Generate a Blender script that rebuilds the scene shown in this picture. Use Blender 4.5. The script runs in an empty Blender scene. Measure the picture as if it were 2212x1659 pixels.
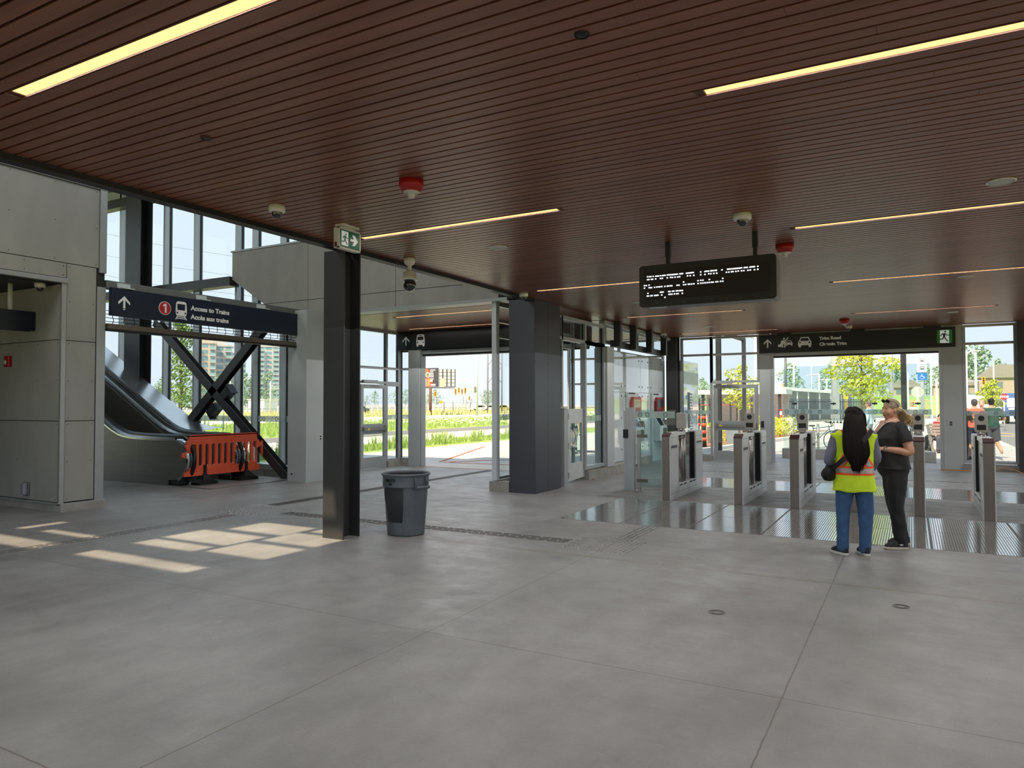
import bpy, bmesh, math, random
from mathutils import Vector, Matrix, noise
R = math.radians
S = bpy.context.scene
COL = S.collection

# ---------------------------------------------------------------- camera
def cam_rows(yaw, pitch, roll):
    cy, sy, cp, sp, cr, sr = math.cos(yaw), math.sin(yaw), math.cos(pitch), math.sin(pitch), math.cos(roll), math.sin(roll)
    f = Vector((sy*cp, cy*cp, sp)); rt = Vector((cy, -sy, 0)); up = rt.cross(f)
    return rt*cr + up*sr, -rt*sr + up*cr, f
rt, up, fw = cam_rows(R(-29.1144), R(1.6046), R(-0.1236))
cam = bpy.data.cameras.new('camera'); cam.sensor_fit = 'HORIZONTAL'; cam.sensor_width = 36
cam.lens = 36*1548.27/2212; cam.clip_start = 0.05; cam.clip_end = 2000
camo = bpy.data.objects.new('camera', cam); COL.objects.link(camo)
camo.matrix_world = Matrix(((rt.x, up.x, -fw.x, 0), (rt.y, up.y, -fw.y, 0), (rt.z, up.z, -fw.z, 1.65), (0, 0, 0, 1)))
S.camera = camo

# ---------------------------------------------------------------- light
S.view_settings.view_transform = 'Standard'; S.view_settings.look = 'None'
S.view_settings.gamma = 1; S.view_settings.use_curve_mapping = False
S.view_settings.exposure = 0.15
W = bpy.data.worlds.new('hazy_sky'); S.world = W; W.use_nodes = True
nt = W.node_tree; nt.nodes.clear()
out = nt.nodes.new('ShaderNodeOutputWorld'); bg = nt.nodes.new('ShaderNodeBackground')
tc = nt.nodes.new('ShaderNodeTexCoord'); sep = nt.nodes.new('ShaderNodeSeparateXYZ'); rmp = nt.nodes.new('ShaderNodeValToRGB')
nt.links.new(tc.outputs['Generated'], sep.inputs[0]); nt.links.new(sep.outputs['Z'], rmp.inputs[0])
rmp.color_ramp.elements[0].position = 0.0; rmp.color_ramp.elements[0].color = (0.78, 0.83, 0.93, 1)
rmp.color_ramp.elements[1].position = 0.6; rmp.color_ramp.elements[1].color = (0.74, 0.86, 0.98, 1)
nt.links.new(rmp.outputs[0], bg.inputs[0]); bg.inputs[1].default_value = 1.1
nt.links.new(bg.outputs[0], out.inputs[0])
sd = bpy.data.lights.new('sun', 'SUN'); sd.energy = 7.0; sd.angle = R(0.53); sd.color = (1.0, 0.82, 0.55)
so = bpy.data.objects.new('sun', sd); COL.objects.link(so)
SUN = Vector((0.13, 0.8, -1.0)).normalized()
so.rotation_euler = SUN.to_track_quat('-Z', 'Y').to_euler(); so.location = (0, 0, 30)
LAMP_W = 44.0      # watts of each ceiling strip light
ATR_FILL_W = 55.0       # watts of each added, unseen light that brightens the atrium
S.cycles.use_denoising = True
S.cycles.max_bounces = 7; S.cycles.diffuse_bounces = 4; S.cycles.glossy_bounces = 4
S.cycles.transparent_max_bounces = 32; S.cycles.caustics_reflective = False; S.cycles.caustics_refractive = False
S.cycles.sample_clamp_indirect = 6

# ---------------------------------------------------------------- materials
def lin(c):
    return tuple(((v/255)/12.92 if v/255 <= .04045 else ((v/255+.055)/1.055)**2.4) for v in c)
MATS = {}
def M(name, rgb, rough=.5, metal=0., var=.08, scale=6., bump=0., stretch=(1, 1, 1), emit=0., spec=.5, bscale=None, coat=0.):
    if name in MATS: return MATS[name]
    m = bpy.data.materials.new(name); m.use_nodes = True; n = m.node_tree; L = n.links
    b = n.nodes['Principled BSDF']; c = lin(rgb)
    t = n.nodes.new('ShaderNodeTexCoord'); mp = n.nodes.new('ShaderNodeMapping'); mp.inputs['Scale'].default_value = stretch
    L.new(t.outputs['Object'], mp.inputs[0])
    nz = n.nodes.new('ShaderNodeTexNoise'); nz.inputs['Scale'].default_value = scale; nz.inputs['Detail'].default_value = 5
    L.new(mp.outputs[0], nz.inputs['Vector'])
    cr = n.nodes.new('ShaderNodeValToRGB')
    cr.color_ramp.elements[0].position = .3; cr.color_ramp.elements[1].position = .7
    cr.color_ramp.elements[0].color = (*[v*(1-var) for v in c], 1); cr.color_ramp.elements[1].color = (*[min(1, v*(1+var)) for v in c], 1)
    L.new(nz.outputs['Fac'], cr.inputs[0]); L.new(cr.outputs[0], b.inputs['Base Color'])
    b.inputs['Roughness'].default_value = rough; b.inputs['Metallic'].default_value = metal
    b.inputs['Specular IOR Level'].default_value = spec
    if coat: b.inputs['Coat Weight'].default_value = coat
    if emit:
        L.new(cr.outputs[0], b.inputs['Emission Color']); b.inputs['Emission Strength'].default_value = emit
    if bump:
        bp = n.nodes.new('ShaderNodeBump'); bp.inputs['Strength'].default_value = bump; bp.inputs['Distance'].default_value = .01
        n2 = n.nodes.new('ShaderNodeTexNoise'); n2.inputs['Scale'].default_value = bscale or scale*3; n2.inputs['Detail'].default_value = 4
        L.new(mp.outputs[0], n2.inputs['Vector']); L.new(n2.outputs['Fac'], bp.inputs['Height']); L.new(bp.outputs[0], b.inputs['Normal'])
    MATS[name] = m; return m

def glassmat(name, tint, refl=1.0, rough=0.0, alpha=0.0, body=(1, 1, 1)):
    """thin architectural glass: tinted transmission plus fresnel mirror; alpha mixes in a milky diffuse body"""
    if name in MATS: return MATS[name]
    m = bpy.data.materials.new(name); m.use_nodes = True; n = m.node_tree; L = n.links; n.nodes.clear()
    o = n.nodes.new('ShaderNodeOutputMaterial'); tr = n.nodes.new('ShaderNodeBsdfTransparent'); gl = n.nodes.new('ShaderNodeBsdfGlossy')
    lw = n.nodes.new('ShaderNodeFresnel'); lw.inputs['IOR'].default_value = 1.5; mx = n.nodes.new('ShaderNodeMixShader')
    geo = n.nodes.new('ShaderNodeNewGeometry'); mu = n.nodes.new('ShaderNodeMath'); mu.operation = 'MULTIPLY'; mu.inputs[1].default_value = refl
    sub = n.nodes.new('ShaderNodeMath'); sub.operation = 'SUBTRACT'; sub.inputs[0].default_value = 1.0; L.new(geo.outputs['Backfacing'], sub.inputs[1])
    m2 = n.nodes.new('ShaderNodeMath'); m2.operation = 'MULTIPLY'
    L.new(lw.outputs[0], mu.inputs[0]); L.new(mu.outputs[0], m2.inputs[0]); L.new(sub.outputs[0], m2.inputs[1])
    nz = n.nodes.new('ShaderNodeTexNoise'); nz.inputs['Scale'].default_value = 2
    cr = n.nodes.new('ShaderNodeValToRGB'); cr.color_ramp.elements[0].color = (*[v*.985 for v in tint], 1); cr.color_ramp.elements[1].color = (*tint, 1)
    L.new(nz.outputs['Fac'], cr.inputs[0]); L.new(cr.outputs[0], tr.inputs[0])
    gl.inputs['Roughness'].default_value = rough
    L.new(m2.outputs[0], mx.inputs[0]); L.new(mx.outputs[0], o.inputs[0])
    src = tr
    if alpha:
        df = n.nodes.new('ShaderNodeBsdfDiffuse'); df.inputs[0].default_value = (*body, 1); ma = n.nodes.new('ShaderNodeMixShader'); ma.inputs[0].default_value = alpha
        tl = n.nodes.new('ShaderNodeBsdfTranslucent'); tl.inputs[0].default_value = (*body, 1); mb = n.nodes.new('ShaderNodeMixShader'); mb.inputs[0].default_value = .5
        L.new(df.outputs[0], mb.inputs[1]); L.new(tl.outputs[0], mb.inputs[2])
        L.new(tr.outputs[0], ma.inputs[1]); L.new(mb.outputs[0], ma.inputs[2]); src = ma
    L.new(src.outputs[0], mx.inputs[1]); L.new(gl.outputs[0], mx.inputs[2])
    MATS[name] = m; return m

# ---------------------------------------------------------------- mesh builder
OFF = {}
class MB:
    def __init__(s): s.v = []; s.f = []; s.m = []; s.sm = []
    def add(s, vs, fs, m=0, smooth=False):
        k = len(s.v); s.v += [Vector(p) for p in vs]
        for f in fs: s.f.append([i+k for i in f]); s.m.append(m); s.sm.append(smooth)
        return s
    def box(s, x0, x1, y0, y1, z0, z1, m=0, rz=0, c=None):
        vs = [(x, y, z) for x in (x0, x1) for y in (y0, y1) for z in (z0, z1)]
        if rz:
            c = c or ((x0+x1)/2, (y0+y1)/2); ca, sa = math.cos(rz), math.sin(rz)
            vs = [(c[0]+(x-c[0])*ca-(y-c[1])*sa, c[1]+(x-c[0])*sa+(y-c[1])*ca, z) for x, y, z in vs]
        return s.add(vs, [(0, 1, 3, 2), (4, 6, 7, 5), (0, 4, 5, 1), (2, 3, 7, 6), (0, 2, 6, 4), (1, 5, 7, 3)], m)
    def bar(s, p0, p1, w, h, m=0, upv=(0, 0, 1)):
        """rectangular bar from p0 to p1; w across, h along up"""
        p0, p1 = Vector(p0), Vector(p1); d = (p1-p0).normalized(); u = Vector(upv)
        if abs(d.dot(u)) > .99: u = Vector((0, 1, 0))
        a = d.cross(u).normalized(); b = a.cross(d).normalized()
        vs = []
        for p in (p0, p1):
            for i, j in ((-1, -1), (1, -1), (1, 1), (-1, 1)): vs.append(p+a*w/2*i+b*h/2*j)
        return s.add(vs, [(0, 1, 2, 3), (7, 6, 5, 4), (0, 4, 5, 1), (1, 5, 6, 2), (2, 6, 7, 3), (3, 7, 4, 0)], m)
    def tube(s, pts, r, n=10, m=0, caps=True, smooth=True, sq=1.0):
        pts = [Vector(p) for p in pts]; rs = r if isinstance(r, (list, tuple)) else [r]*len(pts)
        vs = []; prev = None
        for i, p in enumerate(pts):
            d = (pts[min(i+1, len(pts)-1)]-pts[max(i-1, 0)])
            if d.length < 1e-9: d = Vector((0, 0, 1))
            d.normalize()
            if prev is None:
                a = d.orthogonal().normalized()
                if abs(d.z) > .9: a = Vector((1, 0, 0)); a = (a-d*a.dot(d)).normalized()
            else:
                a = (prev-d*prev.dot(d)).normalized()
            prev = a; b = d.cross(a)
            for k in range(n):
                t = 2*math.pi*k/n; vs.append(p+(a*math.cos(t)+b*math.sin(t)*sq)*rs[i])
        fs = [(i*n+k, i*n+(k+1) % n, (i+1)*n+(k+1) % n, (i+1)*n+k) for i in range(len(pts)-1) for k in range(n)]
        s.add(vs, fs, m, smooth)
        if caps:
            q = len(s.v)-len(vs)
            s.f.append([q+k for k in range(n)][::-1]); s.m.append(m); s.sm.append(False)
            s.f.append([q+(len(pts)-1)*n+k for k in range(n)]); s.m.append(m); s.sm.append(False)
        return s
    def cyl(s, p0, p1, r0, r1=None, n=16, m=0): return s.tube([p0, p1], [r0, r0 if r1 is None else r1], n, m)
    def lathe(s, c, prof, n=32, m=0, smooth=True, axis='z', closed=False):
        """prof: list of (radius, height) measured from c"""
        vs = []
        for r, h in prof:
            for k in range(n):
                t = 2*math.pi*k/n
                if axis == 'z': vs.append((c[0]+r*math.cos(t), c[1]+r*math.sin(t), c[2]+h))
                elif axis == 'y': vs.append((c[0]+r*math.cos(t), c[1]+h, c[2]+r*math.sin(t)))
                else: vs.append((c[0]+h, c[1]+r*math.cos(t), c[2]+r*math.sin(t)))
        q = len(prof); fs = [(i*n+k, i*n+(k+1) % n, (i+1)*n+(k+1) % n, (i+1)*n+k) for i in range(q-1) for k in range(n)]
        if closed: fs += [((q-1)*n+k, (q-1)*n+(k+1) % n, (k+1) % n, k) for k in range(n)]
        s.add(vs, fs, m, smooth); return s
    def ball(s, c, r, n=14, m=0, k=8, half=0):
        r = (r, r, r) if isinstance(r, (int, float)) else r; prof = []
        a0, a1 = (-90, 90) if half == 0 else ((0, 90) if half > 0 else (-90, 0))
        vs = []; rows = []
        for i in range(k+1):
            a = R(a0+(a1-a0)*i/k)
            rows.append(a)
            for j in range(n):
                t = 2*math.pi*j/n; vs.append((c[0]+r[0]*math.cos(a)*math.cos(t), c[1]+r[1]*math.cos(a)*math.sin(t), c[2]+r[2]*math.sin(a)))
        fs = [(i*n+j, i*n+(j+1) % n, (i+1)*n+(j+1) % n, (i+1)*n+j) for i in range(k) for j in range(n)]
        return s.add(vs, fs, m, True)
    def prism(s, poly, fr, d0, d1, m=0):
        """2d polygon (u,v) extruded between depths d0,d1; fr(u,v,d) -> world"""
        if d1 > 0 and .0005 < abs(d1-d0) < .0065: d1 += (len(s.f)//8 % 9)*1.5e-4
        n = len(poly); vs = [fr(u, v, d0) for u, v in poly]+[fr(u, v, d1) for u, v in poly]
        fs = [tuple(range(n))[::-1], tuple(range(n, 2*n))]+[(i, (i+1) % n, n+(i+1) % n, n+i) for i in range(n)]
        return s.add(vs, fs, m)
    def sheet(s, rows, m=0, smooth=True, closeu=False):
        n = len(rows[0]); vs = [p for r in rows for p in r]
        fs = [(i*n+k, i*n+(k+1) % n, (i+1)*n+(k+1) % n, (i+1)*n+k) for i in range(len(rows)-1) for k in range(n if closeu else n-1)]
        return s.add(vs, fs, m, smooth)
    def merge(s, o, f=lambda p: p, m=None):
        k = len(s.v); s.v += [Vector(f(p)) for p in o.v]
        for a, b, c in zip(o.f, o.m, o.sm): s.f.append([i+k for i in a]); s.m.append(b if m is None else m); s.sm.append(c)
        return s
    def build(s, name, mats, parent=None, local=False, bevel=0, weld=True, origin=None):
        if not isinstance(mats, (list, tuple)): mats = [mats]
        me = bpy.data.meshes.new(name); o = bpy.data.objects.new(name, me); COL.objects.link(o)
        off = Vector((0, 0, 0))
        if parent is not None:
            o.parent = parent
            if not local: off = OFF.get(parent.name, Vector((0, 0, 0)))
            OFF[o.name] = off
        elif not local:
            xs = [v.x for v in s.v]; ys = [v.y for v in s.v]; zs = [v.z for v in s.v]
            off = Vector(((min(xs)+max(xs))/2, (min(ys)+max(ys))/2, min(zs))) if origin is None else Vector(origin)
            o.location = off; OFF[o.name] = off
        me.from_pydata([v-off for v in s.v], [], s.f)
        for mm in mats: me.materials.append(mm)
        for p, i, sm in zip(me.polygons, s.m, s.sm): p.material_index = min(i, len(mats)-1); p.use_smooth = sm
        bm = bmesh.new(); bm.from_mesh(me)
        if weld: bmesh.ops.remove_doubles(bm, verts=bm.verts, dist=1e-5)
        bmesh.ops.recalc_face_normals(bm, faces=bm.faces)
        bm.to_mesh(me); bm.free()
        if bevel:
            md = o.modifiers.new('bevel', 'BEVEL'); md.width = bevel; md.segments = 2; md.limit_method = 'ANGLE'
        return o

def tag(o, label=None, cat=None, group=None, kind=None):
    if label: o['label'] = label
    if cat: o['category'] = cat
    if group: o['group'] = group
    if kind: o['kind'] = kind
    return o
def thing(name, label, cat, loc=(0, 0, 0), rz=0, group=None):
    o = bpy.data.objects.new(name, None); COL.objects.link(o); o.location = loc; o.rotation_euler = (0, 0, rz); o.empty_display_size = .1
    OFF[o.name] = Vector(loc) if not rz else Vector((0, 0, 0))
    return tag(o, label, cat, group)
def struct(o): o['kind'] = 'structure'; return o
def frame_empty(name, loc): 
    o = bpy.data.objects.new(name, None); COL.objects.link(o); o.location = loc; OFF[o.name] = Vector(loc); return struct(o)
def dup(root, loc=None, label=None, group=None, rz=None):
    def cp(o, par):
        c = o.copy(); COL.objects.link(c)
        if par is not None: c.parent = par
        for ch in o.children: cp(ch, c)
        return c
    r = cp(root, None)
    if loc is not None: r.location = loc
    if rz is not None: r.rotation_euler = (0, 0, rz)
    if label: r['label'] = label
    if group: r['group'] = group
    return r
def text_mb(txt, h, fr, d0=0., d1=.004, m=0, align='LEFT', bold=0.0, sx=1.0):
    """lettering of cap height ~h, mapped by fr(u,v,d)"""
    cu = bpy.data.curves.new('t', 'FONT'); cu.body = txt; cu.size = h/0.70; cu.align_x = align; cu.extrude = 0; cu.offset = bold; cu.resolution_u = 3
    to = bpy.data.objects.new('t', cu); me = bpy.data.meshes.new_from_object(to)
    b = MB()
    n = len(me.vertices)
    vs = [fr(v.co.x*sx, v.co.y, d1) for v in me.vertices]
    b.add(vs, [tuple(p.vertices) for p in me.polygons], m)
    # side walls
    cnt = {}
    for p in me.polygons:
        vv = list(p.vertices)
        for i in range(len(vv)):
            e = (vv[i], vv[(i+1) % len(vv)]); key = tuple(sorted(e)); cnt.setdefault(key, []).append(e)
    for key, es in cnt.items():
        if len(es) == 1:
            a, c = es[0]; A, B_ = me.vertices[a].co, me.vertices[c].co
            b.add([fr(A.x*sx, A.y, d1), fr(B_.x*sx, B_.y, d1), fr(B_.x*sx, B_.y, d0), fr(A.x*sx, A.y, d0)], [(0, 1, 2, 3)], m)
    bpy.data.objects.remove(to); bpy.data.curves.remove(cu); bpy.data.meshes.remove(me)
    return b
def catmull(pts, k=6):
    P = [Vector(p) for p in pts]; out = []
    for i in range(len(P)-1):
        a, b, c, d = P[max(i-1, 0)], P[i], P[i+1], P[min(i+2, len(P)-1)]
        for j in range(k):
            t = j/k; out.append(.5*((2*b)+(c-a)*t+(2*a-5*b+4*c-d)*t*t+(-a+3*b-3*c+d)*t**3))
    out.append(P[-1]); return out
def disc(r, n=20, cx=0, cy=0): return [(cx+r*math.cos(2*math.pi*i/n), cy+r*math.sin(2*math.pi*i/n)) for i in range(n)]
def rrect(x0, x1, y0, y1, r, n=5):
    o = []
    for cx, cy, a0 in ((x1-r, y1-r, 0), (x0+r, y1-r, 90), (x0+r, y0+r, 180), (x1-r, y0+r, 270)):
        for i in range(n+1): a = R(a0+90*i/n); o.append((cx+r*math.cos(a), cy+r*math.sin(a)))
    return o
# frames: u right, v up, d towards the viewer
FX = lambda x0, y, z0: (lambda u, v, d: (x0+u, y-d, z0+v))       # face turned to -Y
FY = lambda x, y0, z0: (lambda u, v, d: (x+d, y0+u, z0+v))       # face turned to +X

# common materials
mAlu = M('anodised_aluminium', (176, 180, 182), .40, .35, .05, 3)
mAluL = M('light_grey_powder_coat', (206, 214, 218), .4, .05, .03, 2)
mAluD = M('gasket_black', (24, 26, 28), .6, 0, .1)  # plain black for gaskets, sockets and small fittings
mDark = M('dark_charcoal_paint', (58, 59, 61), .42, .2, .08, 3, .05)
mBlack = M('matt_black', (16, 17, 19), .45)
mWhite = M('white_plastic', (225, 225, 222), .4)
mSteel = M('brushed_stainless_steel', (176, 172, 168), .28, .9, .12, 4, .02, (30, 30, .6))
mSteelD = M('brown_tinted_stainless_face', (120, 112, 104), .3, .85, .1, 4, 0, (30, 30, .6))
mConc = M('cast_concrete', (158, 155, 148), .85, 0, .18, 5, .3)
mGlass = glassmat('clear_window_glass', (.93, .97, .97), 1.0)
mGlassG = glassmat('greenish_screen_glass', (.80, .91, .90), 1.3)
mFrit = glassmat('frosted_film', (.80, .85, .84), .2, .3, .45, (.78, .84, .82))
mFritD = glassmat('frosted_film_dark_ring', (.52, .58, .56), .2, .3, .5, (.45, .5, .48))
# ================================================================ shell
def nmath(n, op, a, b=None, c=None):
    q = n.nodes.new('ShaderNodeMath'); q.operation = op
    for i, v in enumerate((a, b, c)):
        if v is None: continue
        if isinstance(v, (int, float)): q.inputs[i].default_value = v
        else: n.links.new(v, q.inputs[i])
    return q.outputs[0]
def floor_mat():
    m = bpy.data.materials.new('polished_concrete_floor'); m.use_nodes = True; n = m.node_tree; L = n.links; b = n.nodes['Principled BSDF']
    t = n.nodes.new('ShaderNodeTexCoord'); sp = n.nodes.new('ShaderNodeSeparateXYZ'); L.new(t.outputs['Object'], sp.inputs[0]); x, y = sp.outputs['X'], sp.outputs['Y']
    def nz(sc, det=4, st=(1, 1, 1), rough=.55, rot=0):
        mp = n.nodes.new('ShaderNodeMapping'); mp.inputs['Scale'].default_value = st; mp.inputs['Rotation'].default_value = (0, 0, rot); L.new(t.outputs['Object'], mp.inputs[0])
        q = n.nodes.new('ShaderNodeTexNoise'); q.inputs['Scale'].default_value = sc; q.inputs['Detail'].default_value = det; q.inputs['Roughness'].default_value = rough
        L.new(mp.outputs[0], q.inputs['Vector']); return q.outputs['Fac']
    def ramp(f, p0, c0, p1, c1):
        r = n.nodes.new('ShaderNodeValToRGB'); r.color_ramp.elements[0].position = p0; r.color_ramp.elements[1].position = p1
        r.color_ramp.elements[0].color = (*c0, 1); r.color_ramp.elements[1].color = (*c1, 1); L.new(f, r.inputs[0]); return r.outputs[0]
    def mix(mode, f, a, c):
        q = n.nodes.new('ShaderNodeMix'); q.data_type = 'RGBA'; q.blend_type = mode
        if isinstance(f, (int, float)): q.inputs[0].default_value = f
        else: L.new(f, q.inputs[0])
        for i, v in ((6, a), (7, c)):
            if isinstance(v, tuple): q.inputs[i].default_value = (*v, 1)
            else: L.new(v, q.inputs[i])
        return q.outputs[2]
    base = ramp(nz(.55, 6), .32, lin((124, 122, 121)), .68, lin((152, 151, 150)))
    med = ramp(nz(3.2, 8, (1, .45, 1), .7, .4), .35, (.84, .84, .84), .66, (1.07, 1.07, 1.07))
    fine = ramp(nz(45, 3), .3, (.93, .93, .93), .7, (1.04, 1.04, 1.04))
    c = mix('MULTIPLY', 1., base, med); c = mix('MULTIPLY', .8, c, fine)
    scr = ramp(nz(9, 9, (.5, 2.2, 1), .75, .5), .62, (0, 0, 0), .72, (1, 1, 1))
    scl = nmath(n, 'MULTIPLY', scr, ramp(nz(.9, 2), .45, (0, 0, 0), .62, (1, 1, 1)))
    c = mix('MIX', nmath(n, 'MULTIPLY', scl, .35), c, lin((205, 203, 200)))
    wob = nmath(n, 'MULTIPLY', nmath(n, 'SUBTRACT', nz(14, 3), .5), .012)
    wf = nmath(n, 'MULTIPLY', nmath(n, 'SUBTRACT', nz(.7, 2), .5), .25)
    mask = None
    def line(co, at, w, lo=None, hi=None, other=None, wobl=wob):
        nonlocal mask
        d = nmath(n, 'ABSOLUTE', nmath(n, 'ADD', nmath(n, 'SUBTRACT', co, at), wobl)); k = nmath(n, 'LESS_THAN', d, w)
        if lo is not None: k = nmath(n, 'MULTIPLY', k, nmath(n, 'GREATER_THAN', other, lo))
        if hi is not None: k = nmath(n, 'MULTIPLY', k, nmath(n, 'LESS_THAN', other, hi))
        mask = k if mask is None else nmath(n, 'MAXIMUM', mask, k)
    for xx in (-13.2, -9.8, -6.45, -3.09, -.66, 2.4): line(x, xx, .0045, other=y, hi=9.4)
    line(y, 4.28, .0045); line(y, 1.86, .0045)
    line(y, 7.2, .009, other=x, lo=-6.0); line(y, 16.9, .004); line(y, 19.0, .004)
    c = mix('MIX', nmath(n, 'MULTIPLY', mask, .75), c, lin((92, 84, 74)))
    stain = nmath(n, 'LESS_THAN', nmath(n, 'ABSOLUTE', nmath(n, 'ADD', nmath(n, 'SUBTRACT', y, 7.24), wob)), .05)
    stain = nmath(n, 'MULTIPLY', nmath(n, 'MULTIPLY', stain, nz(22, 5)), nmath(n, 'GREATER_THAN', x, -6.0))
    c = mix('MIX', nmath(n, 'MULTIPLY', stain, .45), c, lin((128, 116, 98)))
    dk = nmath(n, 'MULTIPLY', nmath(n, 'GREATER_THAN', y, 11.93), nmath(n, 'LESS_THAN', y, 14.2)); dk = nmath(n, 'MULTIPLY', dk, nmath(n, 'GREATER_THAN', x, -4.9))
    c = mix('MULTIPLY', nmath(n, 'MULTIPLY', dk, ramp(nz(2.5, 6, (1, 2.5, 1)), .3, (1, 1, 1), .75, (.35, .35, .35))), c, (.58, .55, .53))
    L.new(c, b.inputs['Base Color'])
    L.new(ramp(nz(2.2, 7, (1, 1.6, 1), .7), .3, (.30, .30, .30), .72, (.62, .62, .62)), b.inputs['Roughness'])
    b.inputs['Specular IOR Level'].default_value = .5
    bp = n.nodes.new('ShaderNodeBump'); bp.inputs['Strength'].default_value = .10; bp.inputs['Distance'].default_value = .02
    L.new(nz(7, 6, (1, 1.5, 1)), bp.inputs['Height']); L.new(bp.outputs[0], b.inputs['Normal'])
    return m
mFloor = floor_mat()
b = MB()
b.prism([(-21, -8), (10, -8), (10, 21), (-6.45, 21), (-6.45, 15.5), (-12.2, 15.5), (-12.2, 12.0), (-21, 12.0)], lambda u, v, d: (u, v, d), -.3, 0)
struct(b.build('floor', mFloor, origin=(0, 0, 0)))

# ---- wood slat ceiling
def wood_mat():
    m = bpy.data.materials.new('reddish_wood_ceiling_boards'); m.use_nodes = True; n = m.node_tree; L = n.links; b = n.nodes['Principled BSDF']
    t = n.nodes.new('ShaderNodeTexCoord')
    def nz(sc, st, det=3):
        mp = n.nodes.new('ShaderNodeMapping'); mp.inputs['Scale'].default_value = st; L.new(t.outputs['Object'], mp.inputs[0])
        q = n.nodes.new('ShaderNodeTexNoise'); q.inputs['Scale'].default_value = sc; q.inputs['Detail'].default_value = det; L.new(mp.outputs[0], q.inputs['Vector']); return q.outputs['Fac']
    def ramp(f, p0, c0, p1, c1):
        r = n.nodes.new('ShaderNodeValToRGB'); r.color_ramp.elements[0].position = p0; r.color_ramp.elements[1].position = p1
        r.color_ramp.elements[0].color = (*c0, 1); r.color_ramp.elements[1].color = (*c1, 1); L.new(f, r.inputs[0]); return r.outputs[0]
    def mul(a, c):
        q = n.nodes.new('ShaderNodeMix'); q.data_type = 'RGBA'; q.blend_type = 'MULTIPLY'; q.inputs[0].default_value = 1; L.new(a, q.inputs[6]); L.new(c, q.inputs[7]); return q.outputs[2]
    a = ramp(nz(1., (.25, 9.54, 1), 1), .3, lin((122, 76, 58)), .7, lin((142, 92, 72)))
    g = ramp(nz(12, (.35, 14, 1), 6), .3, (.80, .78, .76), .7, (1.08, 1.08, 1.08))
    L.new(mul(a, g), b.inputs['Base Color']); b.inputs['Roughness'].default_value = .34; b.inputs['Specular IOR Level'].default_value = .5
    bp = n.nodes.new('ShaderNodeBump'); bp.inputs['Strength'].default_value = .04; bp.inputs['Distance'].default_value = .01
    L.new(nz(12, (.35, 14, 1), 6), bp.inputs['Height']); L.new(bp.outputs[0], b.inputs['Normal'])
    return m
mWood = wood_mat()
mVoid = M('black_ceiling_void', (18, 14, 13), .8)
LAMPS = [(-1.10, 4.47, 0), (-1.10, 8.50, 0), (-1.07, 12.52, 0), (-1.05, 17.2, 0), (-5.62, 6.48, 0), (-5.62, 10.98, 0), (-5.60, 15.40, 0), (-5.60, 19.8, 0),
         (-4.86, 2.40, 0), (3.4, 2.4, 0), (3.4, 6.48, 0), (3.4, 10.98, 0), (3.4, 15.4, 0), (3.4, 19.8, 0), (-1.10, .3, 0), (-5.62, -2, 0), (-1.1, -4, 0), (3.4, -2, 0),
         (-10.1, 12.80, 1), (-11.42, 14.92, 1)]
LL = 2.54
P = .1048; PO = 4.47-.043-40*P
LAMPS = [(x, PO+.043+round((y-PO-.043)/P)*P, w) for x, y, w in LAMPS]
def slats(x0, x1, y0, y1, name, z=3.6, seed=1):
    rnd = random.Random(seed); b = MB(); k0 = int(math.ceil((y0-PO)/P)); k = k0
    while PO+k*P+.086 < y1:
        ya = PO+k*P; yb = ya+.086
        cuts = [(lx-.06, lx+LL+.06) for lx, ly, _ in LAMPS if ya < ly < yb and lx+LL > x0 and lx < x1]
        xs = [x0]; j = x0+rnd.uniform(.5, 3.6)
        while j < x1: xs.append(j); j += 3.66
        xs.append(x1)
        for a, c in zip(xs[:-1], xs[1:]):
            segs = [(a+.001, c-.001)]
            for u, w in cuts:
                ns = []
                for p, q in segs:
                    if w <= p or u >= q: ns.append((p, q)); continue
                    if u > p: ns.append((p, u))
                    if w < q: ns.append((w, q))
                segs = ns
            for p, q in segs: b.box(p, q, ya, yb, z, z+.02)
        k += 1
    b.box(x0, x1, y0, y1, z+.11, z+.16, 1)
    return b
b = slats(-6.1, 10, -8, 20.98, 'ceiling')
c2 = slats(-12.2, -6.12, 12.02, 15.6, 'c2', seed=2); b.merge(c2)
c2 = slats(-9.6, -6.12, 15.62, 20.98, 'c3', seed=3); b.merge(c2)
struct(b.build('ceiling', [mWood, mVoid], weld=False, origin=(0, 0, 0)))
# roof slab over the hall and the fascia of its open edge
b = MB(); b.box(-6.1, 10.6, -8, 21.4, 3.78, 4.4); b.box(-12.3, -6.1, 12.02, 15.8, 3.78, 4.4); b.box(-9.8, -6.1, 15.8, 21.4, 3.78, 4.4)
struct(b.build('roof_slab', M('roof_membrane', (70, 72, 74), .8), origin=(0, 0, 0)))
b = MB(); b.box(-6.2, -6.105, -8, 11.68, 3.55, 4.5); b.box(-6.105, -6.07, -8, 11.68, 3.55, 3.6)
struct(b.build('trim_1', mBlack, origin=(0, 0, 0)))
b = MB(); b.box(-6.2, 10.6, -8.3, -8, 0, .5); b.box(-6.2, 10.6, -8.3, -8, 2.9, 3.8)
for x in (-6, -2.7, .6, 3.9, 7.2, 10.4): b.box(x-.1, x+.1, -8.3, -8, .5, 2.9)
struct(b.build('wall_back', M('grey_back_wall', (120, 118, 114), .8), weld=False, origin=(0, 0, 0)))
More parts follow.
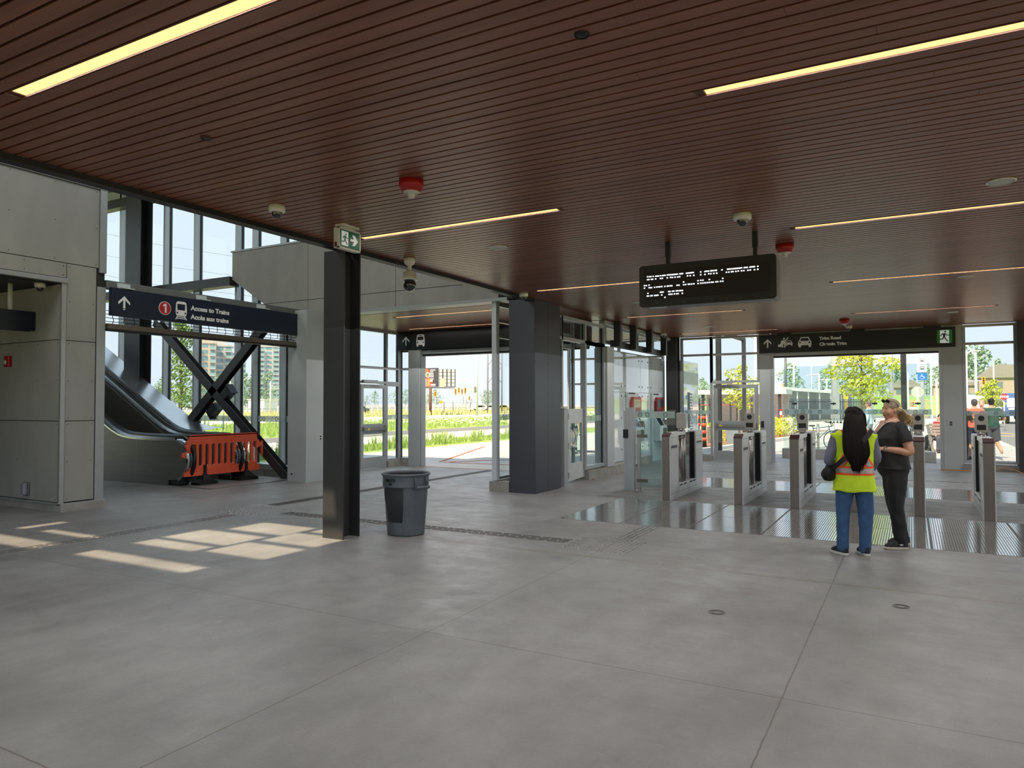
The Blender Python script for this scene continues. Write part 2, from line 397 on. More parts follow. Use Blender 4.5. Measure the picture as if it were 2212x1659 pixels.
# unseen atrium roof, its slots cut to shape the sun patches on the floor
RZ = 7.6; sx, sy = SUN.x/-SUN.z*RZ, SUN.y/-SUN.z*RZ
patches = [(-8.13, -6.26, 4.60, 4.88), (-10.6, -8.82, 4.52, 4.86), (-9.98, -8.86, 5.22, 5.38), (-10.55, -10.38, 5.2, 5.8),
           (-8.16, -7.1, 5.31, 5.62), (-8.2, -7.05, 5.72, 6.35), (-7.95, -6.95, 6.5, 7.12), (-6.98, -6.05, 5.4, 6.02), (-6.93, -6.06, 6.15, 6.75), (-6.83, -6.15, 6.85, 7.12)]
bm = bmesh.new()
xs = sorted({-21.3, -6.1} | {round(v-sx, 3) for p in patches for v in p[:2]}); ys = sorted({-8.3, 12.3} | {round(v-sy, 3) for p in patches for v in p[2:]})
b = MB(); pr = [(round(p[0]-sx, 3), round(p[1]-sx, 3), round(p[2]-sy, 3), round(p[3]-sy, 3)) for p in patches]
for ya, yb in zip(ys[:-1], ys[1:]):
    run = None
    for xa, xb in zip(xs[:-1], xs[1:]):
        cx, cy = (xa+xb)/2, (ya+yb)/2
        op = any(p[0] < cx < p[1] and p[2] < cy < p[3] for p in pr)
        if op:
            if run is not None: b.box(run, xa, ya, yb, RZ, RZ+.03); run = None
        elif run is None: run = xa
    if run is not None: b.box(run, xs[-1], ya, yb, RZ, RZ+.03)
struct(b.build('roof_sun_slots', M('atrium_soffit', (150, 150, 148), .8), weld=False, origin=(0, 0, 0)))
bm.free()
b = MB(); b.box(-6.2, -6.1, -8, 12.3, 4.4, RZ)
struct(b.build('wall_upper_right', M('upper_wall_panel', (150, 150, 146), .8), origin=(0, 0, 0)))

# ---- fibre cement walls on the left
mPanel = M('fibre_cement_panel', (158, 157, 150), .75, 0, .10, 2.2, .06, (1, 1, .35))
mPanelD = M('panel_joint_dark', (40, 40, 38), .8)
mTrimL = M('pale_metal_trim', (168, 172, 172), .42, .4, .03)
def panels(b, fr, u0, u1, v0, v1, uj, vj, screws=True, d=.012, m=0):
    us = [u0]+sorted(u for u in uj if u0 < u < u1)+[u1]; vs_ = [v0]+sorted(v for v in vj if v0 < v < v1)+[v1]
    for a, c in zip(us[:-1], us[1:]):
        for e, f in zip(vs_[:-1], vs_[1:]):
            g = .006
            b.prism([(a+g, e+g), (c-g, e+g), (c-g, f-g), (a+g, f-g)], fr, 0, d, m)
            if screws and c-a > .2 and f-e > .15:
                nu = max(1, int(round((c-a)/.62))); nv = max(1, int(round((f-e)/.62)))
                for i in range(nu+1):
                    for j in range(nv+1):
                        if 0 < i < nu and 0 < j < nv and (i+j) % 1: continue
                        cu = a+.05+(c-a-.1)*i/nu; cv = e+.05+(f-e-.1)*j/nv
                        b.prism(disc(.007, 6, cu, cv), fr, d, d+.003, 2)
XL = -11.5
b = MB()
b.box(-18, XL-.02, 6.31, 6.97, .12, 5.2, 1); b.box(-11.8, XL-.02, -8, 6.31, 3.56, 5.2, 1)
panels(b, FY(XL-.02, 0, 0), -8, 6.36, 3.63, 3.87, [-5.6, -3.2, -.8, 1.6, 4.0], [])
panels(b, FY(XL-.02, 0, 0), -8, 6.87, 3.87, 5.16, [-5.6, -2., 1.6], [])
panels(b, FY(XL-.02, 0, 0), 6.36, 6.83, .14, 3.87, [], [1.4, 2.66])
panels(b, FX(0, 6.31, 0), -18, XL-.06, .14, 3.54, [-15.2, -13.9], [1.4, 2.67])
b.box(-18, XL+.05, 6.29, 7.0, 0, .11, 3)
b.box(-18, -11.8, -8, 6.31, 3.55, 3.6, 4)
struct(b.build('wall_left', [mPanel, mPanelD, mPanelD, mConc, M('dark_alcove_soffit', (60, 60, 57), .8)], weld=False, origin=(0, 0, 0)))
b = MB()
b.box(XL-.03, XL+.01, 6.285, 6.355, .11, 3.56); b.box(-18, XL+.012, 6.27, 6.31, .105, .135); b.box(XL-.03, XL+.012, 6.27, 7.0, .105, .125)
b.box(XL-.05, XL+.03, -8, 6.36, 3.55, 3.62); b.box(XL-.3, XL, 6.84, 6.985, .12, 3.57); b.box(XL-.06, XL+.01, 6.87, 6.985, 3.80, 5.2); b.box(XL-.06, XL+.02, -8, 6.985, 5.16, 5.2)
struct(b.build('trim_2', mTrimL, weld=False, origin=(0, 0, 0), bevel=.004))


# ---- bulkhead across the escalator hall and vestibule
b = MB(); FB = FX(0, 11.7, 0)
poly = [(-14.2, 4.65), (-12.55, 3.63), (-6.12, 3.63), (-6.12, 5.3), (-14.2, 5.3)]
b.prism(poly, lambda u, v, d: (u, 11.72+d, v), 0, .28, 1)
g = .006
for pl in ([(-14.2, 4.65), (-13.12+g, 3.985+g), (-11.72-g, 3.985+g), (-11.72-g, 5.3), (-14.2, 5.3)], [(-13.12+.02, 3.985-g), (-12.55, 3.66), (-11.72-g, 3.66), (-11.72-g, 3.985-g)],
           [(-11.72+g, 3.985+g), (-9.26-g, 3.985+g), (-9.26-g, 5.3), (-11.72+g, 5.3)], [(-11.72+g, 3.66), (-9.26-g, 3.66), (-9.26-g, 3.985-g), (-11.72+g, 3.985-g)],
           [(-9.26+g, 3.985+g), (-6.8-g, 3.985+g), (-6.8-g, 5.3), (-9.26+g, 5.3)], [(-9.26+g, 3.66), (-6.8-g, 3.66), (-6.8-g, 3.985-g), (-9.26+g, 3.985-g)]):
    b.prism(pl, FB, -.02, 0, 0)
for u in [-13.9+.5*i for i in range(14)]:
    for v in (4.05, 4.65, 5.2): b.prism(disc(.007, 6, u, v), FB, 0, .003, 1)
b.box(-12.6, -6.6, 11.66, 12.02, 3.60, 3.66, 2); b.box(-14.24, -6.2, 11.68, 12.0, 5.3, 5.34, 2)
struct(b.build('wall_bulkhead', [mPanel, mPanelD, mTrimL], weld=False, origin=(0, 0, 0)))

# ---- curtain wall helper: frame bars + panes, in a vertical plane
nwin = [0]
def frit(b, fr, u0, u1, z, h=.115, seed=0, dd=.014):
    rnd = random.Random(seed); b.prism([(u0, z-h/2), (u1, z-h/2), (u1, z+h/2), (u0, z+h/2)], fr, dd, dd+.001, 0)
    u = u0+.09
    while u < u1-.06:
        k = 1 if rnd.random() < .55 else 0; ro = h*.40; ri = ro*rnd.choice((.38, .5, .55)); n = 20
        if rnd.random() < .85:
            o = disc(ro, n, u, z); i = disc(ri, n, u, z); q = len(b.v)
            b.add([fr(a, c, dd+.0025) for a, c in o]+[fr(a, c, dd+.0025) for a, c in i], [(j, (j+1) % n, n+(j+1) % n, n+j) for j in range(n)], k)
        u += rnd.choice((.105, .14, .175))
def window(fr, us, zs, depth=.12, w=.06, skip=(), mat=None, fritz=None, pane=None, fr_mat=None, name=None, gaskets=True):
    """us: mullion centre lines, zs: rail centre lines; every cell glazed unless in skip"""
    nwin[0] += 1; root = frame_empty(name or 'window_%d' % nwin[0], fr(us[0], 0, 0))
    f = MB(); p = MB(); ft = MB()
    for u in us: f.prism([(u-w/2, zs[0]-w/2), (u+w/2, zs[0]-w/2), (u+w/2, zs[-1]+w/2), (u-w/2, zs[-1]+w/2)], fr, -depth, 0)
    for z in zs:
        for a, c in zip(us[:-1], us[1:]): f.prism([(a+w/2, z-w/2), (c-w/2, z-w/2), (c-w/2, z+w/2), (a+w/2, z+w/2)], fr, -depth, -.002)
    for i, (a, c) in enumerate(zip(us[:-1], us[1:])):
        for j, (e, g_) in enumerate(zip(zs[:-1], zs[1:])):
            if (i, j) in skip: continue
            p.prism([(a+w/2-.01, e+w/2-.01), (c-w/2+.01, e+w/2-.01), (c-w/2+.01, g_-w/2+.01), (a+w/2-.01, g_-w/2+.01)], fr, -depth*.75, -depth*.75+.012)
            if gaskets:
                for aa, cc in ((a+w/2, a+w/2+.012), (c-w/2-.012, c-w/2)):
                    f.prism([(aa, e+w/2), (cc, e+w/2), (cc, g_-w/2), (aa, g_-w/2)], fr, -depth*.74+.012, -depth*.4, 1)
            if fritz and e < fritz < g_: frit(ft, fr, a+w/2, c-w/2, fritz, seed=i+nwin[0]*7, dd=-depth*.75+.013)
    f.build('window_frame', [fr_mat or mAlu, mAluD], root, weld=False)
    if p.v: p.build('glass_pane', pane or mGlass, root, weld=False)
    if ft.v: ft.build('frosted_band', [mFrit, mFritD], root, weld=False)
    return root

# glass wall behind the escalator (Y 12), deep silver mullions
FG = FX(0, 11.95, 0)
mul_x = [-20.6, -19.05, -17.14, -15.92, -14.37, -13.77, -12.83, -12.25]
def sillz(x): return max(.2, 1.02+(-16.4-x)*.565) if x < -16.4 else .2
root = frame_empty('window_1', (-16, 11.95, 0)); nwin[0] = 1
f = MB(); p = MB(); ft = MB()
for x in mul_x:
    f.box(x-.035, x+.035, 11.95, 12.17, sillz(x), 7.6); f.box(x+.035, x+.05, 12.09, 12.15, sillz(x), 7.3, 1)
for a, c in zip(mul_x[:-1], mul_x[1:]):
    za, zc = sillz(a), sillz(c)
    p.prism([(a+.03, za+.03), (c-.03, zc+.03), (c-.03, 7.3), (a+.03, 7.3)], lambda u, v, d: (u, 12.10+d, v), 0, .012)
    zr = 1.5
    if c > -16.6: frit(ft, lambda u, v, d: (u, 12.10-d, v), a+.05, c-.05, 1.31, .14, seed=int(-a*10), dd=.004)
f.box(-21, -12.2, 11.95, 12.17, 7.25, 7.62)
f.prism([(-21, sillz(-21)-.02), (-16.4, 1.0), (-15.0, .22), (-12.2, .15), (-12.2, .22), (-15.0, .3), (-16.4, 1.12), (-21, sillz(-21)+.1)], lambda u, v, d: (u, 11.93+d, v), 0, .25)
f.build('window_frame', [mAluL, mAluD], root, weld=False); p.build('glass_pane', mGlass, root, weld=False); ft.build('frosted_band', [mFrit, mFritD], root, weld=False)
b = MB(); b.box(-16.5, -12.1, 11.80, 12.2, 0, .17); b.prism([(-21, 0), (-15, 0), (-15, .2), (-16.4, 1.0), (-21, 3.5)], lambda u, v, d: (u, 12.0+d, v), 0, .2)
struct(b.build('trim_3', mConc, weld=False, origin=(0, 0, 0)))
b = MB(); b.box(-18.2, -18, -8, 6.4, 0, 3.6)
struct(b.build('wall_far_left', M('dim_hall_wall', (120, 122, 120), .8), origin=(0, 0, 0)))
window(FY(-21, 0, 0), [-8, -5.5, -3, -.5, 2, 4.5, 7, 9.5, 11.9], [.1, 3.7, 7.5], .15, .07)
window(lambda u, v, d: (u, -8+d, v), [-21, -18, -15, -12, -9, -6.2], [.1, 3.7, 7.5], .15, .07)
# dark beams, steel post and X brace of the escalator hall
def ibeam(b, p0, p1, w, h, t=.018, m=0, upv=(0, 0, 1)):
    p0, p1 = Vector(p0), Vector(p1); d = (p1-p0).normalized(); u = Vector(upv)
    a = d.cross(u).normalized(); v = a.cross(d).normalized()
    for s in (-1, 1): b.bar(p0+v*s*(h/2-t/2), p1+v*s*(h/2-t/2), w, t, m, upv)
    b.bar(p0, p1, t*.8, h-2*t, m, upv)
b = MB(); b.box(-21, -14.2, 11.62, 11.9, 4.50, 4.72); b.box(-21, -12.2, 11.66, 11.9, 7.0, 7.24)
tag(b.build('steel_beam', mDark, weld=False), 'dark steel beams running level across the tall window behind the escalator', 'beam')
b = MB(); ibeam(b, (-17.45, 11.45, 0), (-17.45, 11.45, 7.6), .62, .34, .02, upv=(0, 1, 0))
tag(b.build('steel_column', mDark, weld=False), 'dark steel column rising to the atrium roof behind the escalator', 'column')
b = MB(); ibeam(b, (-16.75, 11.5, 3.75), (-12.06, 11.5, .02), .20, .17, .012, upv=(0, 1, 0))
ibeam(b, (-15.95, 11.5, .75), (-12.7, 11.5, 3.55), .20, .17, .012, upv=(0, 1, 0)); 
brace = tag(b.build('cross_brace', mDark, weld=False), 'dark steel X shaped cross brace in front of the window behind the escalator', 'brace')
b = MB()
d_ = (Vector((-12.7, 0, 3.55))-Vector((-15.95, 0, .75))).normalized(); cx = Vector((-14.3, 11.5, 1.72))
for s_ in (-1, 1):
    q = cx+Vector((d_.x, 0, d_.z))*s_*.3
    b.bar(q-Vector((d_.x, 0, d_.z))*.14, q+Vector((d_.x, 0, d_.z))*.14, .20, .19, 0, (0, 1, 0))
    e = q+Vector((d_.x, 0, d_.z))*s_*.17; nrm = Vector((-d_.z, 0, d_.x)); b.bar(e-nrm*.14, e+nrm*.14, .02, .2, 0, (0, 1, 0))
o = b.build('bolted_joint', mBlack, brace, weld=False)

# ---- columns
def col_thing(name, lab, make, mat, bevel=.004):
    b = MB(); make(b); return tag(b.build(name, mat, weld=False, bevel=bevel), lab, 'column')
def _(b):
    b.box(-6.40, -6.07, 6.66, 6.68, 0, 3.56); b.box(-6.40, -6.07, 6.945, 6.965, 0, 3.56); b.box(-6.245, -6.225, 6.68, 6.945, 0, 3.56)
col_thing('steel_column', 'dark grey steel H column standing beside the grey trash can', _, mDark, 0)
mSlate = M('slate_metal_cladding', (84, 84, 92), .33, .6, .05, 1.2, 0)
b = MB(); b.box(-6.59, -6.05, 11.72, 12.82, 0, 3.6)
c_ = tag(b.build('clad_column', mSlate, bevel=.004), 'dark slate metal clad column between bus exit and glazed partition', 'column')
b = MB()
for z0, z1 in ((0.01, 1.86), (1.866, 3.59)):
    for y0, y1 in ((11.73, 12.265), (12.271, 12.815)): b.box(-6.05, -6.046, y0, y1, z0, z1)
for y in (11.76, 12.235, 12.30, 12.79):
    for z in [.12+.575*i for i in range(7)]: b.cyl((-6.046, y, z), (-6.043, y, z), .006, n=6, m=1)
for z in [.12+.575*i for i in range(7)]:
    b.cyl((-6.55, 11.72, z), (-6.55, 11.716, z), .006, n=6, m=1)
b.build('cladding_panel', [mSlate, mBlack], c_, weld=False)
mColW = M('pale_grey_clad_column', (184, 189, 190), .45, .1, .04, 1.5)
b = MB(); b.box(-11.69, -11.15, 11.1, 11.68, 0.0, 3.66)
c_ = tag(b.build('clad_column', mColW, bevel=.004), 'pale grey metal clad column right of the orange barrier under the access sign', 'column')
b = MB(); b.prism(rrect(-.055, .055, -.08, .08, .01), FX(-11.42+.3, 11.1-.0, .9), 0, .0, 0) if False else None
b.box(-11.15, -11.144, 11.48, 11.55, .88, 1.0); b.cyl((-11.144, 11.515, .91), (-11.138, 11.515, .91), .02, m=1); b.cyl((-11.144, 11.515, .965), (-11.138, 11.515, .965), .02, m=1)
b.build('wall_socket', [mWhite, mAluD], c_, weld=False)
b = MB(); b.cyl((-11.56, 11.1, .17), (-11.56, 11.096, .17), .022); b.cyl((-11.56, 11.1, 2.95), (-11.56, 11.096, 2.95), .022)
b.build('cable_hole', mBlack, c_, weld=False)

# ---- access opening: beam, bottom bar, rolling grille
b = MB(); b.box(-11.62, -11.5, 6.99, 11.3, 3.56, 3.70)
tag(b.build('lintel_beam', M('grey_channel', (118, 122, 122), .5, .4), bevel=.004), 'grey steel channel running above the navy train sign', 'beam')
gr = thing('rolling_grille', 'raised rolling grille with steel bottom bar under the train sign', 'grille', (-11.5, 9, 2.88))
b = MB(); b.box(-11.55, -11.45, 6.99, 11.1, 2.90, 2.985); b.box(-11.56, -11.44, 6.99, 11.1, 2.865, 2.90, 1); b.build('bottom_bar', [mSteelD, mBlack], gr, weld=False)
b = MB()
for k in range(4): b.tube([(-11.5, 6.99, 3.02+.06*k), (-11.5, 11.1, 3.02+.06*k)], .006, 6)
for i in range(22):
    y = 7.1+.185*i; z = 2.985+(.03 if i % 2 else 0)
    b.tube([(-11.5, y, z), (-11.49, y+.012, z+.06), (-11.5, y, z+.12), (-11.5, y, z+.3)], .006, 6)
b.build('link_curtain', M('black_grille_rod', (42, 44, 46), .5, .4), gr, weld=False)

# ---- vestibule to the buses
window(FY(-12.1, 0, 0), [12.05, 13.83], [.18, 2.6, 3.56], .1, .06, fritz=1.31)
window(FY(-12.1, 0, 0), [13.83, 14.94, 15.46], [2.22, 2.6, 3.56], .1, .06)
window(FY(-12.1, 0, 0), [14.94, 15.46], [.18, 2.16], .1, .06, fritz=1.31)
window(FX(0, 15.5, 0), [-12.13, -11.74], [.18, 2.6, 3.56], .1, .06, fritz=1.31)
b = MB(); b.box(-12.2, -12.04, 14.93, 15.5, 0, .15); b.box(-12.2, -11.76, 15.44, 15.62, 0, .15); b.box(-12.2, -12.04, 12.0, 13.83, 0, .15)
struct(b.build('trim_4', mConc, weld=False, origin=(0, 0, 0)))
def glass_door(name, fr, u0, u1, ztop, hinge='r', mid=1.02, label=None, handle='push', glass=mGlass, mat=None, bottomrail=.3):
    """aluminium glazed door leaf; returns root"""
    root = frame_empty(name, fr((u0+u1)/2, 0, 0)); f = MB(); st = .1; mat = mat or mAlu
    for a, c in ((u0, u0+st), (u1-st, u1)): f.prism([(a, .012), (c, .012), (c, ztop), (a, ztop)], fr, -.05, 0)
    rails = [(.012, bottomrail), (ztop-st, ztop)]+([(mid-.13, mid+.13)] if mid else [])
    for e, g_ in rails: f.prism([(u0+st, e), (u1-st, e), (u1-st, g_), (u0+st, g_)], fr, -.05, 0)
    f.build('door_leaf', mat, root, weld=False)
    p = MB(); rr = sorted(rails)
    for (a, b1), (c, d) in zip(rr[:-1], rr[1:]): p.prism([(u0+st-.01, b1-.01), (u1-st+.01, b1-.01), (u1-st+.01, c+.01), (u0+st-.01, c+.01)], fr, -.03, -.02)
    p.build('glass_pane', glass, root, weld=False)
    if handle == 'push':
        h = MB(); h.prism(rrect(u0+.05, u1-.05, mid-.035, mid+.035, .012), fr, .03, .075); h.prism([(u0+.05, mid-.06), (u0+.12, mid-.06), (u0+.12, mid+.06), (u0+.05, mid+.06)], fr, 0, .05)
        h.prism([(u1-.12, mid-.09), (u1-.05, mid-.09), (u1-.05, mid+.09), (u1-.12, mid+.09)], fr, 0, .06)
        h.prism([(u0+.17, mid-.025), (u0+.26, mid-.025), (u0+.26, mid+.025), (u0+.17, mid+.025)], fr, .075, .077, 1)
        h.build('push_bar', [mSteel, M('yellow_sticker', (225, 205, 70), .5)], root, weld=False)
    return root
r_ = glass_door('door_1', FY(-12.07, 0, 0), 13.88, 14.88, 2.16)
b = MB(); b.box(-12.07, -11.99, 13.9, 14.45, 2.2, 2.27); b.bar((-12.0, 14.3, 2.2), (-12.0, 14.62, 2.17), .03, .02); b.build('door_closer', mAlu, r_, weld=False)
window(FX(0, 15.52, 0), [-11.36, -7.2], [2.95, 3.06], .12, .05, skip=((0, 0),))
b = MB(); b.box(-11.77, -11.40, 15.42, 15.7, 0, 3.6)
tag(b.build('clad_column', mColW, bevel=.004), 'slim pale clad column left of the open bus exit', 'column')
b = MB(); b.box(-11.40, -11.36, 15.45, 15.6, 0, 3.1, 0); b.box(-11.40, -6.6, 15.48, 15.62, 2.98, 3.07, 0); b.box(-11.36, -6.6, 15.50, 15.6, 2.94, 2.985, 1); b.box(-12.15, -6.6, 15.55, 15.75, 3.07, 3.62, 2)
struct(b.build('trim_5', [mAlu, mBlack, M('dark_header', (40, 40, 42), .6)], weld=False, origin=(0, 0, 0)))
# glass side wall of the vestibule beside the slate column
window(FY(-6.9, 0, 0), [11.87, 13.6, 15.4], [.24, 2.95, 3.25, 3.56], .08, .05, fritz=1.40, fr_mat=mAlu)
b = MB(); b.box(-6.98, -6.88, 11.74, 11.86, .2, 3.6)
struct(b.build('trim_6', mAluL, bevel=.004, origin=(0, 0, 0)))
b = MB(); b.box(-7.02, -6.6, 11.71, 11.95, 0, .19); b.box(-7.0, -6.8, 11.95, 15.4, 0, .19)
struct(b.build('trim_7', mConc, weld=False, origin=(0, 0, 0)))

# ---- glazed partition right of the slate column (plane X -6.2)
window(FY(-6.15, 0, 0), [12.86, 13.15], [.05, 2.99, 3.42], .12, .06, fr_mat=mAlu)
window(FY(-6.15, 0, 0), [13.15, 14.34, 15.42], [2.99, 3.42], .12, .07, fr_mat=mAlu)
window(FY(-6.15, 0, 0), [14.34, 15.42], [.27, 2.99], .12, .07, fritz=1.33, fr_mat=mAlu)
b = MB(); b.box(-6.5, -6.12, 14.4, 17.25, 0, .2); b.box(-6.5, -6.3, 18.4, 19.3, 0, .22)
struct(b.build('trim_8', mConc, weld=False, origin=(0, 0, 0)))
b = MB(); b.box(-6.4, -6.1, 15.46, 15.9, .2, 2.98); b.box(-6.3, -6.15, 15.46, 20.95, 3.5, 3.58)
tag(b.build('clad_post', mColW, weld=False, bevel=.004), 'pale metal clad post where the glazed partition meets the ticket wall', 'column')
# half height gate door standing open
def fr_gate(u, v, d):
    a = Vector((-6.08, 13.24)); e = Vector((-6.22, 14.42)); t = (e-a).normalized(); nn = Vector((t.y, -t.x))
    return (a.x+t.x*u+nn.x*d, a.y+t.y*u+nn.y*d, v)
r_ = frame_empty('door_2', (-6.15, 13.8, 0)); L_ = 1.15
f = MB()
for a, c in ((0, .17), (L_-.17, L_)): f.prism([(a, .08), (c, .08), (c, 1.55), (a, 1.55)], fr_gate, -.045, 0)
for e, g_ in ((.08, .42), (1.25, 1.55)): f.prism([(.17, e), (L_-.17, e), (L_-.17, g_), (.17, g_)], fr_gate, -.045, 0)
f.build('door_leaf', M('white_door_paint', (205, 208, 208), .4), r_, weld=False)
p = MB(); p.prism([(.17, .42), (L_-.17, .42), (L_-.17, 1.25), (.17, 1.25)], fr_gate, -.028, -.018); p.build('glass_pane', mGlassG, r_, weld=False)
h = MB(); 
for zz in (.2, .8, 1.4): h.prism([(-.05, zz-.06), (.03, zz-.06), (.03, zz+.06), (-.05, zz+.06)], fr_gate, 0, .012)
h.build('door_hinge', mSteelD, r_, weld=False)
h = MB(); h.cyl(fr_gate(L_-.06, .98, 0), fr_gate(L_-.06, .98, .06), .012); h.tube([fr_gate(L_-.06, .98, .06), fr_gate(L_-.2, .985, .06), fr_gate(L_-.26, .97, .05)], .01, 8); h.cyl(fr_gate(L_-.06, .98, -.045), fr_gate(L_-.06, .98, -.1), .012); h.tube([fr_gate(L_-.06, .98, -.1), fr_gate(L_+.1, .985, -.1)], .01, 8)
h.build('door_handle', mSteel, r_, weld=False)
b = MB(); b.box(-6.2, -6.04, 12.98, 13.10, 0, 1.56); b.box(-6.21, -6.03, 12.96, 13.12, 1.56, 1.60, 1); b.box(-6.1, -6.05, 13.12, 13.18, 0, 1.5)
tag(b.build('gate_post', [mAlu, mWhite], weld=False), 'short aluminium hinge post beside the slate column', 'post')
b = MB(); b.prism([(-.1, 0), (.12, 0), (-.1, .05)], lambda u, v, d: (-6.18+u, 14.56+d, v), 0, .07)
tag(b.build('door_wedge', M('brown_wood', (110, 78, 50), .7)), 'small brown wooden wedge holding the half height door open', 'door wedge')

# ---- front glass wall (Y 21)
FF = FX(0, 20.94, 0)
window(FF, [-9.6, -7.9, -6.5], [.15, 2.28, 3.07, 3.56], .12, .06)
window(FF, [-5.93, -5.06], [.16, 3.07, 3.56], .12, .06, fritz=1.40)
window(FF, [-5.06, -3.74], [2.28, 3.07, 3.56], .12, .06)
window(FF, [1.15, 2.22], [.2, 3.12, 3.56], .12, .06, fritz=1.40)
window(FF, [2.62, 4.2, 5.8, 7.4, 10.0], [.2, 3.12, 3.56], .12, .06, fritz=1.40)
b = MB(); b.box(-6.5, -5.06, 20.9, 21.2, 0, .13); b.box(1.1, 10, 20.86, 21.2, 0, .14)
struct(b.build('trim_9', mConc, weld=False, origin=(0, 0, 0)))
r_ = glass_door('door_3', FX(0, 20.96, 0), -5.0, -3.76, 2.19)
b = MB(); b.box(-4.98, -4.45, 20.86, 20.96, 2.22, 2.29); b.bar((-4.6, 20.85, 2.2), (-4.3, 20.9, 2.19), .03, .03); b.build('door_closer', mAlu, r_, weld=False)
b = MB(); b.box(-3.72, -3.42, 20.94, 21.3, 0, 3.6)
c_ = tag(b.build('clad_column', mColW, bevel=.004), 'pale clad column between the front door and the wide exit opening', 'column')
b = MB(); b.prism(rrect(-3.68, -3.61, .98, 1.16, .01), FX(0, 20.94, 0), 0, .02); b.build('door_button', mAluD, c_)
b = MB(); b.box(.70, 1.13, 20.94, 21.3, 0, 3.6)
c_ = tag(b.build('clad_column', mColW, bevel=.004), 'wide pale clad column right of the exit opening', 'column')
b = MB(); b.box(.82, .89, 20.933, 20.94, 1.08, 1.2); b.cyl((.855, 20.933, 1.11), (.855, 20.929, 1.11), .018, m=1); b.cyl((.855, 20.933, 1.165), (.855, 20.929, 1.165), .018, m=1)
b.build('wall_socket', [M('grey_socket', (140, 140, 138), .5), mAluD], c_, weld=False)
b = MB(); b.box(-3.42, -3.34, 20.95, 21.12, 0, 3.05); b.box(.62, .70, 20.95, 21.12, 0, 3.05); b.box(-3.34, .66, 20.94, 21.1, 2.965, 3.05); b.box(-3.34, .62, 20.97, 21.08, 2.92, 2.965, 1); b.box(-3.42, .7, 21.1, 21.3, 3.05, 3.62, 0)
struct(b.build('trim_10', [mAlu, mBlack], weld=False, origin=(0, 0, 0)))
b = MB(); ibeam(b, (-6.12, 20.75, 0), (-6.12, 20.75, 3.6), .32, .3, .02, upv=(0, 1, 0))
tag(b.build('steel_column', mDark, weld=False), 'dark steel H column at the end of the ticket wall', 'column')
b = MB(); ibeam(b, (2.42, 20.85, 0), (2.42, 20.85, 3.6), .42, .36, .02, upv=(0, 1, 0))
tag(b.build('steel_column', mDark, weld=False), 'dark steel H column at the right edge of the front windows', 'column')
# ================================================================ ceiling fixtures
mLamp = M('lit_warm_diffuser', (255, 214, 140), .6, 0, .02, 3, emit=1.25)
mLampTrim = M('bronze_lamp_trim', (96, 62, 50), .5, .2)
# light rows: what each strip has beside it
LAB = ['long lit ceiling strip light running out at the upper right corner', 'lit ceiling strip light just right of the hanging black display', 'thin ceiling strip light behind the red strobe and display, third of its row',
       'short looking strip light above the Trim Road sign', 'ceiling strip light starting beside the green exit arrow sign', 'ceiling strip light left of the black display, seen over the slate column',
       'ceiling strip light below the black display over the ticket wall', 'farthest strip light before the front windows above the glass door', 'big bright strip light at the upper left corner of the ceiling']
def strip_light(x, y, lab, grp):
    t = thing('strip_light', lab, 'ceiling light', (x+LL/2, y, 3.6), group=grp)
    b = MB(); z = 3.6
    b.box(x-.055, x+LL+.055, y-.053, y-.046, z-.004, z+.1, 0); b.box(x-.055, x+LL+.055, y+.046, y+.053, z-.004, z+.1, 0)
    b.box(x-.055, x-.048, y-.051, y+.051, z-.006, z+.1, 0); b.box(x+LL+.048, x+LL+.055, y-.051, y+.051, z-.006, z+.1, 0)
    b.box(x-.048, x-.006, y-.051, y+.051, z+.004, z+.01, 0); b.box(x+LL+.006, x+LL+.048, y-.051, y+.051, z+.004, z+.01, 0)
    b.build('lamp_trim', mLampTrim, t, weld=False)
    b = MB(); b.box(x, x+LL, y-.046, y+.046, z+.006, z+.03); b.build('diffuser', mLamp, t)
    ld = bpy.data.lights.new('strip_lamp', 'AREA'); ld.shape = 'RECTANGLE'; ld.size = LL; ld.size_y = .08; ld.energy = LAMP_W; ld.color = (.98, .97, .94)
    lo = bpy.data.objects.new('strip_lamp', ld); COL.objects.link(lo); lo.parent = t; lo.location = (0, 0, .006)
    return t
for i, (x, y, w) in enumerate(LAMPS):
    if i < len(LAB): strip_light(x, y, LAB[i], 'linear ceiling strip lights')
    elif w: strip_light(x, y, ['strip light nearer the hall in the lower bus vestibule ceiling', 'strip light just above the black bus sign in the vestibule'][i-18], 'linear ceiling strip lights')
    else: strip_light(x, y, 'ceiling strip light outside the view', 'linear ceiling strip lights')

for i, (x, y) in enumerate(((-10.2, 1.5), (-10.2, 4.5), (-10.2, 8.5), (-16.5, 8.5), (-16.5, 4.0))):  # extra unseen lamps added to brighten the left side
    t = thing('strip_light', 'added fill light, a long strip high on the atrium soffit, outside the view', 'ceiling light', (x+LL/2, y, RZ), group='added atrium fill lights')
    b = MB(); b.box(x, x+LL, y-.08, y+.08, RZ-.09, RZ-.005); b.build('lamp_trim', mAluL, t); b = MB(); b.box(x+.03, x+LL-.03, y-.07, y+.07, RZ-.10, RZ-.09); b.build('diffuser', mLamp, t)
    ld = bpy.data.lights.new('strip_lamp', 'AREA'); ld.shape = 'RECTANGLE'; ld.size = LL; ld.size_y = .14; ld.energy = ATR_FILL_W; ld.color = (.95, .98, 1); lo = bpy.data.objects.new('strip_lamp', ld); COL.objects.link(lo); lo.parent = t; lo.location = (0, 0, -.11)
mRed = M('fire_alarm_red', (168, 26, 30), .35)
mClear = M('clear_polycarbonate', (200, 200, 200), .08, 0, .02, coat=1)
